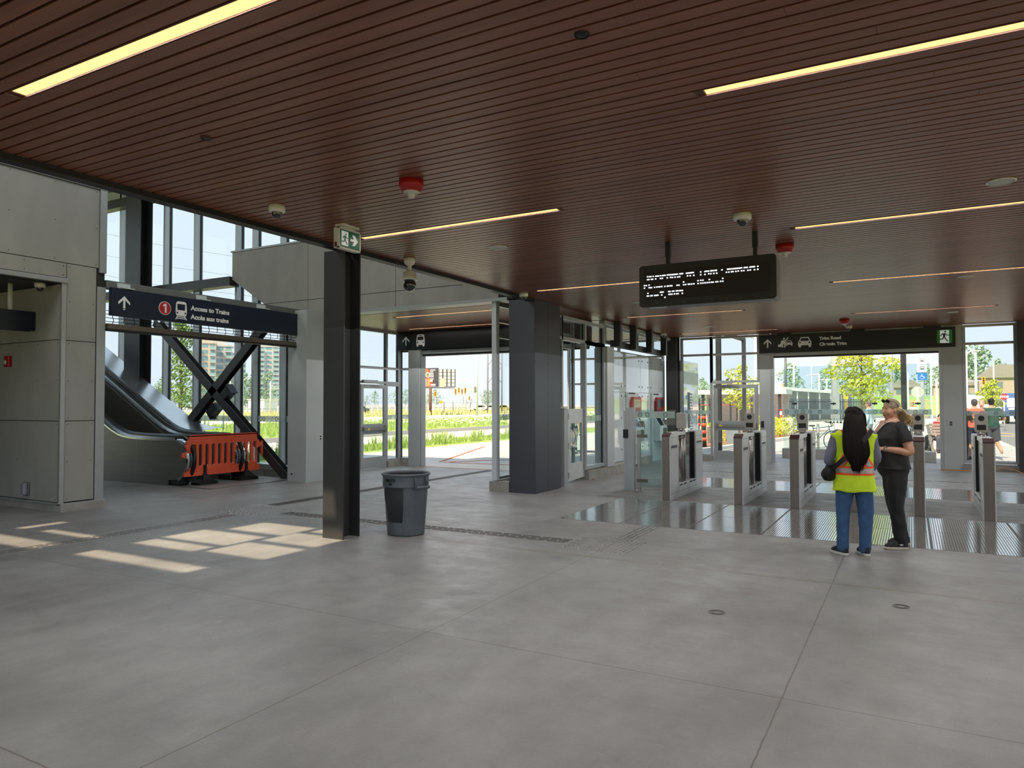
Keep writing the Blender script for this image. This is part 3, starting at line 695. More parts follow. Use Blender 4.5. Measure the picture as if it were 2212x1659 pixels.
def alarm(x, y, lab):
    t = thing('fire_alarm_strobe', lab, 'fire alarm', (x, y, 3.6), group='red ceiling fire alarms')
    b = MB(); b.lathe((x, y, 3.6), [(0, 0), (.105, 0), (.11, -.05), (.108, -.055), (.10, -.058), (.085, -.095), (.06, -.10), (0, -.10)], 28); b.build('housing', mRed, t)
    b = MB(); b.lathe((x, y, 3.5), [(.07, 0), (.068, -.012), (.03, -.015), (.034, -.025), (.03, -.045), (.015, -.056), (0, -.058)], 18); b.build('strobe_lens', mClear, t)
    return t
alarm(-3.78, 4.99, 'large red round ceiling fire alarm nearest the camera, over the trash can'); alarm(-1.33, 9.28, 'red ceiling fire alarm behind the right end of the black display'); alarm(-1.33, 18.27, 'small red ceiling fire alarm above the Trim Road sign')
mDome = M('black_dome_glass', (14, 14, 16), .06, 0, .05, coat=1)
def dome_cam(x, y, lab, z=3.6, r=.078):
    t = thing('dome_camera', lab, 'security camera', (x, y, z), group='white dome cameras on the ceiling')
    b = MB(); b.lathe((x, y, z), [(0, 0), (r, 0), (r, -.05), (r*.93, -.062), (r*.8, -.066), (r*.62, -.068)], 28); b.build('housing', mWhite, t)
    b = MB(); b.lathe((x, y, z-.064), [(r*.62, 0), (r*.60, -.02), (r*.5, -.042), (r*.3, -.058), (0, -.064)], 20); b.build('dome', mDome, t)
    return t
dome_cam(-5.41, 4.98, 'white dome camera nearest the left ceiling edge over the train sign', r=.08)
dome_cam(-1.49, 7.55, 'white dome camera right above the hanging black display', r=.092)
dome_cam(-5.92, 11.06, 'small white dome camera on top of the slate clad column')
dome_cam(-5.95, 19.3, 'tiny white dome camera at the end of the ticket wall frames')
dome_cam(-1.34, 19.8, 'small white dome camera just over the Trim Road sign')
dome_cam(-11.85, 6.15, 'white dome camera under the soffit beside the navy sign at left edge', z=3.55)
# pendant ptz camera
t = thing('pendant_camera', 'white pendant camera with a big black globe hanging at the ceiling edge', 'security camera', (-5.83, 7.66, 3.6))
b = MB(); c = (-5.83, 7.66, 3.6)
b.lathe(c, [(0, 0), (.075, 0), (.075, -.055), (.055, -.085), (.028, -.10), (.024, -.15), (.04, -.17), (.085, -.19), (.088, -.25), (.115, -.275), (.118, -.29), (.085, -.295), (0, -.295)], 28)
b.build('housing', mWhite, t)
b = MB(); b.ball((c[0], c[1], 3.6-.355), (.088, .088, .09), 22, k=12); b.build('dome', mDome, t)
def speaker(x, y, lab, r=.115, m=None, name='ceiling_speaker', cat='speaker', grp='white round ceiling speakers'):
    t = thing(name, lab, cat, (x, y, 3.6), group=grp)
    b = MB(); b.lathe((x, y, 3.6), [(0, 0), (r, 0), (r, -.006), (r*.9, -.011), (r*.88, -.006)], 30); b.build('trim_ring', m or mWhite, t)
    b = MB(); b.lathe((x, y, 3.596), [(r*.88, 0), (r*.5, -.006), (0, -.008)], 30); b.build('grille', m or M('speaker_mesh', (205, 205, 202), .7, 0, .1, 200), t)
speaker(-4.46, 7.66, 'white round ceiling speaker right of the pendant camera'); speaker(.72, 7.56, 'white round ceiling speaker at the far right, largest of them')
speaker(.76, 12.99, 'white round ceiling speaker on the right behind the second strip light'); speaker(.80, 17.96, 'smallest white round ceiling speaker near the Trim Road sign')
speaker(-4.44, 18.18, 'white round ceiling speaker over the glass front door'); speaker(-4.56, 13.17, 'white round ceiling speaker half hidden by the black display')
speaker(-1.49, 3.44, 'black round speaker cover in the wood ceiling near the top', .04, mBlack, grp=None); speaker(-4.47, 3.44, 'small brown round detector plate in the wood ceiling at left', .04, M('brown_plate', (70, 45, 40), .5), 'detector_plate', 'detector', None)

# exit arrow sign on the ceiling
mGreen = M('exit_green', (22, 98, 72), .35, emit=.12); mPict = M('pictogram_white', (246, 248, 250), .45); mPictL = M('lit_pictogram_white', (232, 236, 236), .4, emit=.25)
def strokes(b, pts, w, fr, d0, d1, m=0):
    for a, c in zip(pts[:-1], pts[1:]):
        a, c = Vector(a), Vector(c); t = (c-a).normalized(); n_ = Vector((-t.y, t.x))*w/2
        b.prism([tuple(a-n_), tuple(c-n_), tuple(c+n_), tuple(a+n_)], fr, d0, d1, m)
    for p in pts: b.prism(disc(w/2, 10, *p), fr, d0, d1, m)
def running_man(fr, s, m=0, dd=.004):
    """exit figure, s = height, in local u,v from its lower left"""
    b = MB(); k = lambda *p: [(x*s, y*s) for x, y in p]
    b.prism(disc(.075*s, 16, .57*s, .90*s), fr, dd, dd+.002, m)
    b.prism(k((.36, .74), (.52, .78), (.62, .74), (.56, .52), (.53, .40), (.38, .38), (.40, .58)), fr, dd, dd+.002, m)
    strokes(b, k((.50, .74), (.34, .72), (.22, .56)), .075*s, fr, dd, dd+.002, m)
    strokes(b, k((.58, .74), (.70, .60), (.92, .59)), .065*s, fr, dd, dd+.002, m)
    strokes(b, k((.42, .42), (.38, .28), (.08, .26)), .085*s, fr, dd, dd+.002, m)
    strokes(b, k((.50, .44), (.60, .26), (.74, .10)), .085*s, fr, dd, dd+.002, m)
    return b
X_ = -5.32
t = thing('exit_sign', 'green and white running man exit sign with arrow, hung above the H column', 'exit sign', (X_, 5.92, 3.3))
b = MB(); b.box(X_-.07, X_, 5.75, 6.09, 3.33, 3.55); b.box(X_-.02, X_+.008, 5.745, 6.095, 3.325, 3.345); b.box(X_-.02, X_+.008, 5.745, 6.095, 3.535, 3.555); b.box(X_-.02, X_+.008, 5.745, 5.762, 3.325, 3.555); b.box(X_-.02, X_+.008, 6.078, 6.095, 3.325, 3.555)
b.box(X_-.06, X_-.01, 5.83, 6.02, 3.55, 3.575); b.box(X_-.10, X_+.02, 5.80, 6.06, 3.575, 3.6); b.build('sign_case', mWhite, t, weld=False, bevel=.002)
b = MB(); fr = FY(X_+.001, 5.762, 3.345); b.prism([(0, 0), (.316, 0), (.316, .19), (0, .19)], fr, 0, .002); b.build('green_face', mGreen, t)
b = MB(); b.prism([(.03, .02), (.135, .02), (.135, .175), (.03, .175)], fr, .002, .004)
b.prism([(.17, .085), (.225, .085), (.20, .04), (.235, .04), (.29, .095), (.235, .155), (.20, .155), (.225, .11), (.17, .11)], fr, .002, .004); b.build('white_symbols', mPictL, t)
mm = running_man(lambda u, v, d: fr(u+.02, v+.025, d), .13, 0, .004); mm.build('running_figure', mGreen, t)
b = MB(); b.box(X_-.05, X_-.02, 5.742, 5.75, 3.34, 3.39); b.build('indicator', M('dark_red_plastic', (120, 20, 24), .4), t)

# ================================================================ wayfinding signs
mNavy = M('dark_navy_sign', (16, 28, 50), .36, 0, .1, 1.5); mNearBlack = M('near_black_sign', (7, 9, 15), .35, 0, .1, 1.5)
def up_arrow(b, fr, cu, z0, z1, w, m=0, th=.036):
    strokes(b, [(cu, z0+th/2), (cu, z1-th*.9)], th, fr, 0, .004, m)
    h = w*.5
    b.prism([(cu, z1), (cu+h, z1-h*1.0), (cu+h, z1-h*1.0-th*1.25), (cu, z1-th*1.35), (cu-h, z1-h*1.0-th*1.25), (cu-h, z1-h*1.0)], fr, 0, .004, m)
def train_icon(b, fr, cu, z0, z1, w):
    h = z1-z0; f = lambda x, y: (cu+x*w, z0+y*h)
    # body with window left open: drawn as bands
    b.prism([f(-.44, .30), f(-.38, .21), f(.38, .21), f(.44, .30), f(.47, .45), f(-.47, .45)], fr, 0, .004)
    b.prism([f(-.47, .45), f(.47, .45), f(.46, .52), f(-.46, .52)], fr, 0, .004)
    b.prism([f(-.47, .50), f(-.32, .50), f(-.34, .86), f(-.43, .86)], fr, 0, .004); b.prism([f(.32, .50), f(.47, .50), f(.43, .86), f(.34, .86)], fr, 0, .004)
    b.prism([f(-.43, .86), f(.43, .86), f(.40, .95), f(.25, 1.0), f(-.25, 1.0), f(-.40, .95)], fr, 0, .004)
    for y, a in ((.13, .33), (.04, .42)): b.prism([f(-a, y), f(a, y), f(a, y+.045), f(-a, y+.045)], fr, 0, .004)
    b.prism([f(-.32, .20), f(-.24, .20), f(-.38, 0), f(-.50, 0)], fr, 0, .004); b.prism([f(.24, .20), f(.32, .20), f(.50, 0), f(.38, 0)], fr, 0, .004)
    for sx_ in (-1, 1): b.prism(disc(.065*w, 14, cu+sx_*.33*w, z0+.37*h), fr, .004, .006, 1)
def bus_icon(b, fr, cu, z0, z1, w):
    h = z1-z0; f = lambda x, y: (cu+x*w, z0+y*h)
    b.prism([f(-.5, .12), f(.5, .12), f(.5, .52), f(-.5, .52)], fr, 0, .004)
    b.prism([f(-.5, .5), f(-.38, .5), f(-.34, .80), f(-.44, .88)], fr, 0, .004); b.prism([f(.38, .5), f(.5, .5), f(.44, .88), f(.34, .80)], fr, 0, .004)
    b.prism([f(-.44, .80), f(.44, .80), f(.44, .90), f(.25, .985), f(0, 1.0), f(-.25, .985), f(-.44, .90)], fr, 0, .004)
    for s_ in (-1, 1): b.prism([f(s_*.36-.09, 0), f(s_*.36+.09, 0), f(s_*.36+.09, .13), f(s_*.36-.09, .13)], fr, 0, .004)
    for s_ in (-1, 1): b.prism(disc(.07*w, 12, cu+s_*.34*w, z0+.32*h), fr, .004, .006, 1)
    b.prism([f(-.22, .875), f(.22, .875), f(.2, .925), f(-.2, .925)], fr, .004, .006, 1)
def car_icon(b, fr, cu, z0, z1, w):
    h = z1-z0; f = lambda x, y: (cu+x*w, z0+y*h)
    b.prism([f(-.5, .18), f(.5, .18), f(.5, .5), f(.44, .62), f(-.44, .62), f(-.5, .5)], fr, 0, .004)
    b.prism([f(-.44, .60), f(-.34, .60), f(-.25, .9), f(-.30, 1.0)], fr, 0, .004); b.prism([f(.34, .60), f(.44, .60), f(.30, 1.0), f(.25, .9)], fr, 0, .004)
    b.prism([f(-.30, .9), f(.30, .9), f(.29, 1.0), f(-.29, 1.0)], fr, 0, .004)
    for s_ in (-1, 1): b.prism([f(s_*.37-.09, 0), f(s_*.37+.09, 0), f(s_*.37+.09, .19), f(s_*.37-.09, .19)], fr, 0, .004)
    for s_ in (-1, 1): b.prism(disc(.065*w, 12, cu+s_*.35*w, z0+.45*h), fr, .004, .006, 1)
# Access to trains
t = thing('direction_sign', 'long navy sign reading Access to Trains over the escalator opening', 'sign', (-11.46, 9.42, 3.12))
b = MB(); b.box(-11.5, -11.42, 7.03, 11.82, 3.12, 3.58); b.build('sign_panel', mNavy, t, bevel=.003)
fr = lambda u, v, d: (-11.42+d, u, v)
b = MB(); up_arrow(b, fr, 7.246, 3.225, 3.46, .2); b.build('arrow', mPict, t, weld=False)
b = MB(); b.prism(disc(.118, 36, 7.99, 3.345), fr, 0, .003, 0); b.prism(disc(.108, 36, 7.99, 3.345), fr, .003, .005, 1)
b.prism([(7.985, 3.265), (8.018, 3.265), (8.018, 3.425), (7.990, 3.425), (7.945, 3.392), (7.955, 3.372), (7.985, 3.388)], fr, .005, .007, 0); b.build('line_number', [mPict, M('line_red', (190, 34, 46), .4)], t, weld=False)
b = MB(); train_icon(b, fr, 8.312, 3.175, 3.50, .24); b.build('train_symbol', [mPict, mNavy], t, weld=False)
b = MB(); b.merge(text_mb('Access to Trains', .082, lambda u, v, d: fr(8.51+u, 3.372+v, d), 0, .004, sx=1.06, bold=.004)); b.merge(text_mb('Accès aux trains', .082, lambda u, v, d: fr(8.51+u, 3.212+v, d), 0, .004, sx=1.06, bold=.004)); b.build('lettering', mPict, t, weld=False)
b = MB()
for y in (7.2, 8.7, 10.1, 11.4): b.box(-11.5, -11.40, y, y+.22, 3.585, 3.60); b.box(-11.505, -11.495, y-.03, y+.2, 3.60, 3.68)
b.build('clip_bracket', mAluL, t, weld=False)
# bus exit
t = thing('direction_sign', 'black bus exit sign with bus symbol over the open vestibule exit', 'sign', (-9.5, 15.45, 3.1))
b = MB(); b.box(-12.13, -6.96, 15.40, 15.5, 3.10, 3.60); b.build('sign_panel', mNearBlack, t, bevel=.003)
fr = FX(0, 15.40, 0); b = MB(); up_arrow(b, fr, -11.833, 3.215, 3.47, .23, th=.04); b.build('arrow', mPict, t, weld=False)
b = MB(); bus_icon(b, fr, -11.352, 3.185, 3.51, .27); b.build('bus_symbol', [mPict, mNearBlack], t, weld=False)
# Trim Road
t = thing('direction_sign', 'black Trim Road sign with taxi and car symbols above the exit opening', 'sign', (-1.35, 20.84, 3.05))
b = MB(); b.box(-3.70, .98, 20.84, 20.93, 3.05, 3.55); b.build('sign_panel', mNearBlack, t, bevel=.003)
fr = FX(0, 20.84, 0); b = MB(); up_arrow(b, fr, -3.468, 3.19, 3.435, .20, th=.036); b.build('arrow', mPict, t, weld=False)
b = MB(); b.prism(disc(.028, 14, -3.035, 3.43), fr, 0, .004); b.prism([(-3.10, 3.385), (-3.0, 3.385), (-3.0, 3.19), (-3.03, 3.19), (-3.035, 3.30), (-3.055, 3.30), (-3.06, 3.19), (-3.09, 3.19), (-3.10, 3.3)], fr, 0, .004)
strokes(b, [(-3.01, 3.36), (-2.93, 3.455)], .026, fr, 0, .004); strokes(b, [(-3.095, 3.37), (-3.12, 3.28), (-3.13, 3.27)], .022, fr, 0, .004); b.prism([(-3.19, 3.21), (-3.10, 3.21), (-3.10, 3.28), (-3.19, 3.28)], fr, 0, .004)
car_icon(b, fr, -2.905, 3.235, 3.375, .18); b.build('taxi_symbol', [mPict, mNearBlack], t, weld=False)
b = MB(); car_icon(b, fr, -2.505, 3.18, 3.455, .34); b.build('car_symbol', [mPict, mNearBlack], t, weld=False)
b = MB(); b.merge(text_mb('Trim Road', .078, lambda u, v, d: fr(-2.137+u, 3.36+v, d), 0, .004, sx=1.1, bold=.006)); b.merge(text_mb('Chemin Trim', .078, lambda u, v, d: fr(-2.137+u, 3.205+v, d), 0, .004, sx=1.1, bold=.006)); b.build('lettering', mPict, t, weld=False)
b = MB(); b.prism([(.587, 3.15), (.913, 3.15), (.913, 3.48), (.587, 3.48)], fr, 0, .003, 0); b.prism([(.65, 3.15), (.845, 3.15), (.845, 3.47), (.65, 3.47)], fr, .003, .005, 1)
g2 = M('bright_exit_green', (28, 118, 44), .4, emit=.15); b.build('exit_panel', [g2, mPictL], t, weld=False)
running_man(lambda u, v, d: fr(u+.60, v+3.17, d), .29, 0, .005).build('running_figure', M('deep_green', (14, 84, 44), .4), t, weld=False)
b = MB()
for x in (-3.2, -1.4, .3): b.box(x, x+.35, 20.86, 20.94, 3.55, 3.6)
b.build('clip_bracket', mBlack, t, weld=False)
# navy sign in the side passage, hung from a round tube
t = thing('direction_sign', 'blank navy hanging sign cut off by the left picture edge', 'sign', (-12.3, 5.6, 2.83))
b = MB(); b.box(-12.33, -12.27, 4.2, 6.06, 2.87, 3.19); b.box(-12.325, -12.275, 4.2, 5.99, 2.855, 2.87)
b = MB(); b.box(-12.28, -12.22, 4.0, 6.44, 2.835, 3.14); b.box(-12.275, -12.225, 4.0, 6.38, 2.82, 2.835); b.v = [Vector((v.x-.02, v.y-.16, v.z)) for v in b.v]
b.build('sign_panel', mNavy, t, bevel=.002)
b = MB(); b.cyl((-12.27, 5.93, 3.14), (-12.27, 5.93, 3.55), .034, m=0, n=20); b.build('hanger_tube', M('white_tube', (210, 214, 212), .4), t)
t = thing('fire_alarm_strobe', 'small red wall fire alarm on the shaded panel at the left edge', 'fire alarm', (-13.01, 6.29, 2.3))
b = MB(); b.box(-13.08, -12.94, 6.24, 6.298, 2.28, 2.46); b.build('housing', mRed, t, bevel=.01); b = MB(); b.ball((-13.03, 6.24, 2.36), (.035, .02, .04), 12); b.build('strobe_lens', mClear, t)
t = thing('wall_outlet', 'clear covered outlet low on the shaded left wall', 'outlet', (-12.42, 6.29, .22))
b = MB(); b.box(-12.50, -12.33, 6.27, 6.298, .20, .42); b.build('back_plate', M('grey_plate', (110, 110, 112), .5), t, bevel=.01); b = MB(); b.box(-12.46, -12.35, 6.21, 6.27, .22, .41); b.build('clear_cover', M('smoked_cover', (150, 150, 158), .15, coat=1), t, bevel=.015)

# ================================================================ hanging led display
mCase = M('display_case_black', (30, 29, 31), .45, 0, .05, 4); mCaseG = M('display_side_grey', (96, 98, 100), .4, .3)
t = thing('led_display', 'hanging black dot matrix display with broken white text lines', 'display', (-2.06, 8.45, 2.81))
fr = FX(0, 8.3, 0)
b = MB(); b.prism(rrect(-2.856, -1.280, 2.812, 3.312, .04), fr, -.27, -.03, 1); b.prism(rrect(-2.856, -1.280, 2.812, 3.312, .04), fr, -.03, 0, 0)
b.build('case', [mCase, mCaseG], t, weld=False)
b = MB(); b.prism([(-2.785, 2.895), (-1.345, 2.895), (-1.345, 3.235), (-2.785, 3.235)], fr, .0005, .003)
def led_mat():
    m = bpy.data.materials.new('dark_led_matrix'); m.use_nodes = True; n = m.node_tree; bb = n.nodes['Principled BSDF']; tc = n.nodes.new('ShaderNodeTexCoord')
    vo = n.nodes.new('ShaderNodeTexVoronoi'); vo.inputs['Scale'].default_value = 90; vo.inputs['Randomness'].default_value = .1; n.links.new(tc.outputs['Object'], vo.inputs['Vector'])
    cr = n.nodes.new('ShaderNodeValToRGB'); cr.color_ramp.elements[0].color = (*lin((60, 44, 44)), 1); cr.color_ramp.elements[1].position = .5; cr.color_ramp.elements[1].color = (*lin((24, 18, 18)), 1)
    n.links.new(vo.outputs['Distance'], cr.inputs[0]); n.links.new(cr.outputs[0], bb.inputs['Base Color']); bb.inputs['Roughness'].default_value = .6; return m
b.build('screen', led_mat(), t)
# lit dot rows, read off in a strip 0..250 wide by 0..100 high
rows = [  # (u px, v px, length px) in the frame of the screen photograph crop (1400..1650, 560..660)/8.848
 '5,345,1;60,343,2;122,336,1;202,330,3;270,322,1;338,315,3;438,303,3;525,296,3;592,288,2;684,278,3;812,265,3;890,255,3;1057,240,1;1136,232,1;1170,226,2;1203,224,1;1245,218,1;1275,215,2;1335,209,2;1450,198,1;1578,183,3;1665,175,3;1745,166,3;1797,158,1;1872,152,3;1948,144,1;1995,138,3;2078,130,1',
 '20,398,2;98,390,2;172,383,1;270,371,1;308,368,1;408,358,1;474,348,1;510,348,1;562,343,1;614,338,1;652,333,1;806,316,1;858,311,1;926,305,1;1057,292,1;1136,285,1;1205,272,1;1245,270,1;1300,265,1;1354,260,1;1530,242,1;1573,238,1;1634,230,2;1698,224,1;1740,218,1;1797,213,1;1838,210,1;1908,203,1;1950,198,1;2022,192,1;2078,185,1',
 '-60,510,1;-20,508,1;36,498,1;728,430,1;1005,402,1;1057,395,1;1098,392,1;1217,378,1;1463,355,1',
 '-60,555,1;36,545,1;62,545,1;86,543,1;148,536,1;196,530,1;235,526,1;258,524,1;295,520,1;358,516,1;408,510,1;432,508,1;470,503,1;497,502,1;600,491,1;637,489,1;730,480,1;768,475,1;820,470,1;846,467,1;885,464,1;926,460,1;1005,453,1;1057,448,1;1098,444,1;1138,440,1;1177,436,1;1217,432,1;1257,428,1;1287,426,1;1338,420,1;1370,417,1;1422,410,1;1463,407,1',
 '10,650,1;294,622,3;447,609,2;523,601,2;600,593,2;678,588,3',
 '10,698,2;72,692,1;97,690,1;148,686,1;190,682,3;294,673,1;453,659,2;498,656,1;548,651,1;606,646,2;702,638,1', '358,717,1']
b = MB()
for ln in rows:
    for it in ln.split(';'):
        u, v, k = map(float, it.split(',')); px = 1400+u/8.848; py = 560+v/8.848
        # screen coordinates: left edge x 1394, right 1662; top edge runs from y 590 to 562, bottom from 648 to 626
        s_ = (px-1394)/268; s2 = s_*(.985+.03*s_)
        yt = 590-28*s_; yb = 648-22*s_; w_ = (py-yt)/(yb-yt); X0 = -2.785+1.44*s2; Z0 = 3.235-.34*w_
        b.prism([(X0-.008*k, Z0-.007), (X0+.008*k, Z0-.007), (X0+.008*k, Z0+.007), (X0-.008*k, Z0+.007)], fr, .003, .0045)
b.build('lit_dots', M('led_white', (240, 244, 255), .4, emit=1.6), t, weld=False)
b = MB()
for i in range(10):
    b.cyl((-2.80+.163*i, 8.3, 2.848), (-2.80+.163*i, 8.297, 2.848), .006, n=8)
b.build('screw', mCaseG, t, weld=False)
b = MB()
for x in (-2.535, -1.525): b.box(x-.028, x+.028, 8.40, 8.46, 3.42, 3.6); b.box(x-.02, x+.02, 8.405, 8.455, 3.31, 3.43); b.box(x-.04, x+.04, 8.39, 8.47, 3.31, 3.325)
b.build('hanger', mBlack, t, weld=False)
b = MB(); b.box(-2.75, -2.55, 8.36, 8.42, 2.806, 2.812); b.build('label_plate', mAluL, t)

# ================================================================ escalator
es = thing('escalator', 'stainless steel escalator with black handrails climbing away to the left', 'escalator', (-14, 10.2, 0))
mCladE = M('escalator_cladding', (122, 120, 114), .38, .5, .08, 2.5, .01, (.4, 1, 6)); mRub = M('handrail_rubber', (18, 18, 20), .3); mDeck = M('polished_deck_profile', (205, 208, 212), .22, .9, .05, 3)
def topz(x, off=0, x0=-15.0):
    t_ = x0-x; return 1.0+off+.54*(t_+math.sqrt(t_*t_+.12))/2-.0
XS = [-20.5+.25*i for i in range(int((20.5-13.15)/.25)+1)]
def side(y0, y1, nm_out, flip):
    # cladding sheets (outer face y0, inner face y1)
    end = [(-13.15+.42*math.sin(R(a)), .52+.42*math.cos(R(a))) for a in range(0, 181, 12)]
    top = [(x, topz(x, -.07)) for x in XS]
    end = [(x, z-.0) for x, z in end]
    lowz = lambda x: max(.0, topz(x)-1.35)
    poly_t = top+[p for p in end if p[1] > .11]; poly = poly_t+[(-13.3, .11), (-13.3, .02)]+[(x, lowz(x)) for x in reversed(XS) if x < -13.4]
    b = MB(); b.prism(poly, lambda u, v, d: (u, y0+d, v), 0, .03); b.prism(poly, lambda u, v, d: (u, y1-.03+d, v), 0, .03)
    for xj in (-14.36, -16.6): b.box(xj-.003, xj+.003, y0-.002, y0, .02, .92, 1)
    o = b.build('side_panel', [mCladE, mSteel], es, weld=False)
    # deck between the faces and end cap
    rows_ = [[(x, y0, z), (x, y1, z)] for x, z in poly_t]
    b = MB(); b.sheet(rows_); b.sheet([[(x, y0-.004, z+.004), (x, y0-.004, z-.03)] for x, z in poly_t]); b.sheet([[(x, y1+.004, z+.004), (x, y1+.004, z-.03)] for x, z in poly_t]); b.build('deck_profile', mDeck, es, weld=False)
    yc = (y0+y1)/2-(.02 if flip else -.02)
    path = [(x, yc, topz(x, .0)) for x in XS]+[(-13.15+.475*math.sin(R(a)), yc, .53+.475*math.cos(R(a))) for a in range(6, 175, 8)]+[(-13.3, yc, .06), (-13.6, yc, .06)]
    b = MB(); b.tube(path, .04, 12, sq=.6); b.build('handrail', mRub, es)
    b = MB(); b.sheet([[(x, yc-.02, z-.0), (x, yc-.02, z-.07)] for x, _, z in path[:len(XS)]]); b.sheet([[(x, yc+.02, z-.0), (x, yc+.02, z-.07)] for x, _, z in path[:len(XS)]]); b.build('handrail_guide', mDeck, es, weld=False)
    b = MB(); b.box(-13.3, -12.92, y0+.02, y1-.02, .02, .28); b.build('newel_base', mBlack, es, bevel=.02)
side(9.42, 9.66, 0, False); side(10.62, 10.92, 1, True)
b = MB()
for i in range(24):
    x = -14.1-.4*i; z = max(.0, .2*(i-2)); b.box(x-.4, x, 9.68, 10.60, z-.2, z+.01)
b.box(-14.1, -13.4, 9.68, 10.60, -.05, .012); b.build('step', M('escalator_step_dark', (50, 50, 52), .5, .6, .1, 60, .2, (1, 30, 1)), es, weld=False)
b = MB(); b.prism([(-20.5, 2.0), (-15.3, -.05), (-20.5, -.05)], lambda u, v, d: (u, 9.45+d, v), 0, .02); b.prism([(-20.5, 3.0), (-15.3, .1), (-15.0, .1), (-15.0, .9), (-20.5, 3.8)], lambda u, v, d: (u, 10.59+d, v), 0, .03); b.build('inner_panel', mCladE, es, weld=False)
b = MB(); b.sheet([[(x, 10.95, topz(x, .03)), (x, 11.5, topz(x, .10))] for x in XS if x < -14.2]); b.sheet([[(x, 10.95, topz(x, .03)), (x, 10.95, topz(x, -.1))] for x in XS if x < -14.2]); b.build('side_ledge', mDeck, es, weld=False)
b = MB(); b.prism(rrect(-13.05, -12.80, .60, .88, .01), lambda u, v, d: (u, 9.70+d, v), 0, .002)
b = MB(); b.box(-12.98, -12.745, 9.665, 9.67, .58, .88, 0); b.box(-12.98, -12.77, 9.67, 9.672, .72, .74, 1); b.box(-12.98, -12.77, 9.67, 9.672, .80, .84, 1); b.box(-12.98, -12.77, 9.668, 9.672, .5, .56, 2)
b.build('warning_label', [M('label_yellow', (215, 160, 50), .5), mBlack, mRed], es, weld=False)
b = MB(); b.box(-13.5, -11.95, 9.40, 11.45, 0, .012, 0); b.box(-13.5, -11.91, 9.365, 9.40, 0, .016, 1); b.box(-11.95, -11.91, 9.40, 11.45, 0, .016, 1); b.box(-12.3, -11.95, 11.42, 11.46, 0, .016, 1)
for x in (-12.6, -12.0): b.box(x-.01, x+.01, 10.95, 11.4, .012, .014, 2)
tag(b.build('landing_plate', [M('landing_plate_grey', (140, 138, 136), .55, .3, .1, 20), mSteel, mAluD], weld=False), 'flat metal landing plate in front of the escalator under the orange barrier', 'floor plate')

# ================================================================ orange barrier
bar = thing('pedestrian_barrier', 'orange plastic barrier on two black feet blocking the escalator', 'barrier', (-12.78, 10.35, 0))
mOr = M('orange_plastic', (255, 104, 66), .42, 0, .05, 4)
fr = lambda u, v, d: (-12.78+d, 9.5+u, v); T = .045
def slot_panel(W_, Z0, Z1, slots):
    """plate with rounded slots: built as strips between the slot columns"""
    b = MB(); us = sorted({0, W_} | {s for sl in slots for s in sl[:2]})
    for a, c in zip(us[:-1], us[1:]):
        zs = [(Z0, Z1)]
        for s0, s1, z0, z1 in slots:
            if s0 <= a and c <= s1: zs = [(Z0, z0), (z1, Z1)]
        for e, f in zs: b.prism([(a, e), (c, e), (c, f), (a, f)], fr, -T/2, T/2)
    for s0, s1, z0, z1 in slots:   # rounded ends of the slots
        r = (s1-s0)/2; cu = (s0+s1)/2
        for zc, sg in ((z0+r, -1), (z1-r, 1)):
            for q in range(2):
                arc = [(cu+r*math.cos(R(a)), zc+sg*r*math.sin(R(a))) for a in (range(0, 91, 15) if q == 0 else range(90, 181, 15))]
                corner = (s1 if q == 0 else s0, zc+sg*r); b.prism(arc+[corner], fr, -T/2, T/2)
    return b
slots = [(.075+.1545*i, .165+.1545*i, .39, .845) for i in range(11)]; slots = [(a, a+.085, z0, z1) for a, c, z0, z1 in slots]
b = slot_panel(1.72, .20, 1.02, slots)
b.build('panel', mOr, bar, weld=False)
b = MB()
b.prism([(.0, .70), (-.06, .74), (-.08, .82), (-.05, .85), (-.06, .90), (0, .93)], fr, -T/2, T/2); b.prism([(0, .52), (-.16, .60), (-.16, .67), (0, .70)], fr, -T/2, T/2); b.prism([(.0, .20), (-.1, .20), (-.1, .26), (-.03, .31), (0, .31)], fr, -T/2, T/2)
b.prism([(1.72, .88), (1.78, .86), (1.80, .78), (1.86, .80), (1.86, .76), (1.72, .68)], fr, -T/2, T/2); b.prism([(1.86, .84), (1.885, .84), (1.885, .50), (1.86, .50)], fr, -T/2, T/2); b.prism([(1.72, .2), (1.80, .22), (1.80, .30), (1.72, .34)], fr, -T/2, T/2)
b.prism([(0, 1.02), (0, 1.0), (.05, 1.035), (1.70, 1.035), (1.72, 1.0), (1.72, 1.02)], fr, -T/2, T/2)
b.build('connector_hook', mOr, bar, weld=False)
b = MB()
for i in range(7): b.prism([(.36+.155*i, .915), (.46+.155*i, .915), (.46+.155*i, .925), (.36+.155*i, .925)], fr, T/2, T/2+.002, 1)
b.prism(rrect(.28, 1.44, .875, 1.0, .03), fr, T/2-.004, T/2+.006, 0)
for u in (.48, 1.26): b.tube([fr(u+.045*math.cos(R(a)), .29+.045*math.sin(R(a)), T/2) for a in range(0, 361, 20)], .008, 6, caps=False)
b.build('embossing', [mOr, M('dark_orange_slot', (150, 36, 20), .6)], bar, weld=False)
mRubF = M('black_rubber_foot', (20, 20, 22), .7, 0, .2, 30, .2)
for u in (.37, 1.42):
    b = MB(); b.prism([(u-.22, .0), (u+.25, 0), (u+.25, .05), (u+.12, .10), (u+.05, .21), (u+.03, .21), (u+.03, .40), (u-.03, .40), (u-.03, .21), (u-.05, .21), (u-.12, .10), (u-.22, .05)], lambda a, v, d: (-12.78+d, 9.5+a, v+.013), -.05, .06)
    b.v = [Vector((-12.78+(v.x+12.78)*(2.2 if v.z < .12 else .9), v.y, v.z)) for v in b.v]
    b.build('foot', mRubF, bar, weld=False, bevel=.006)

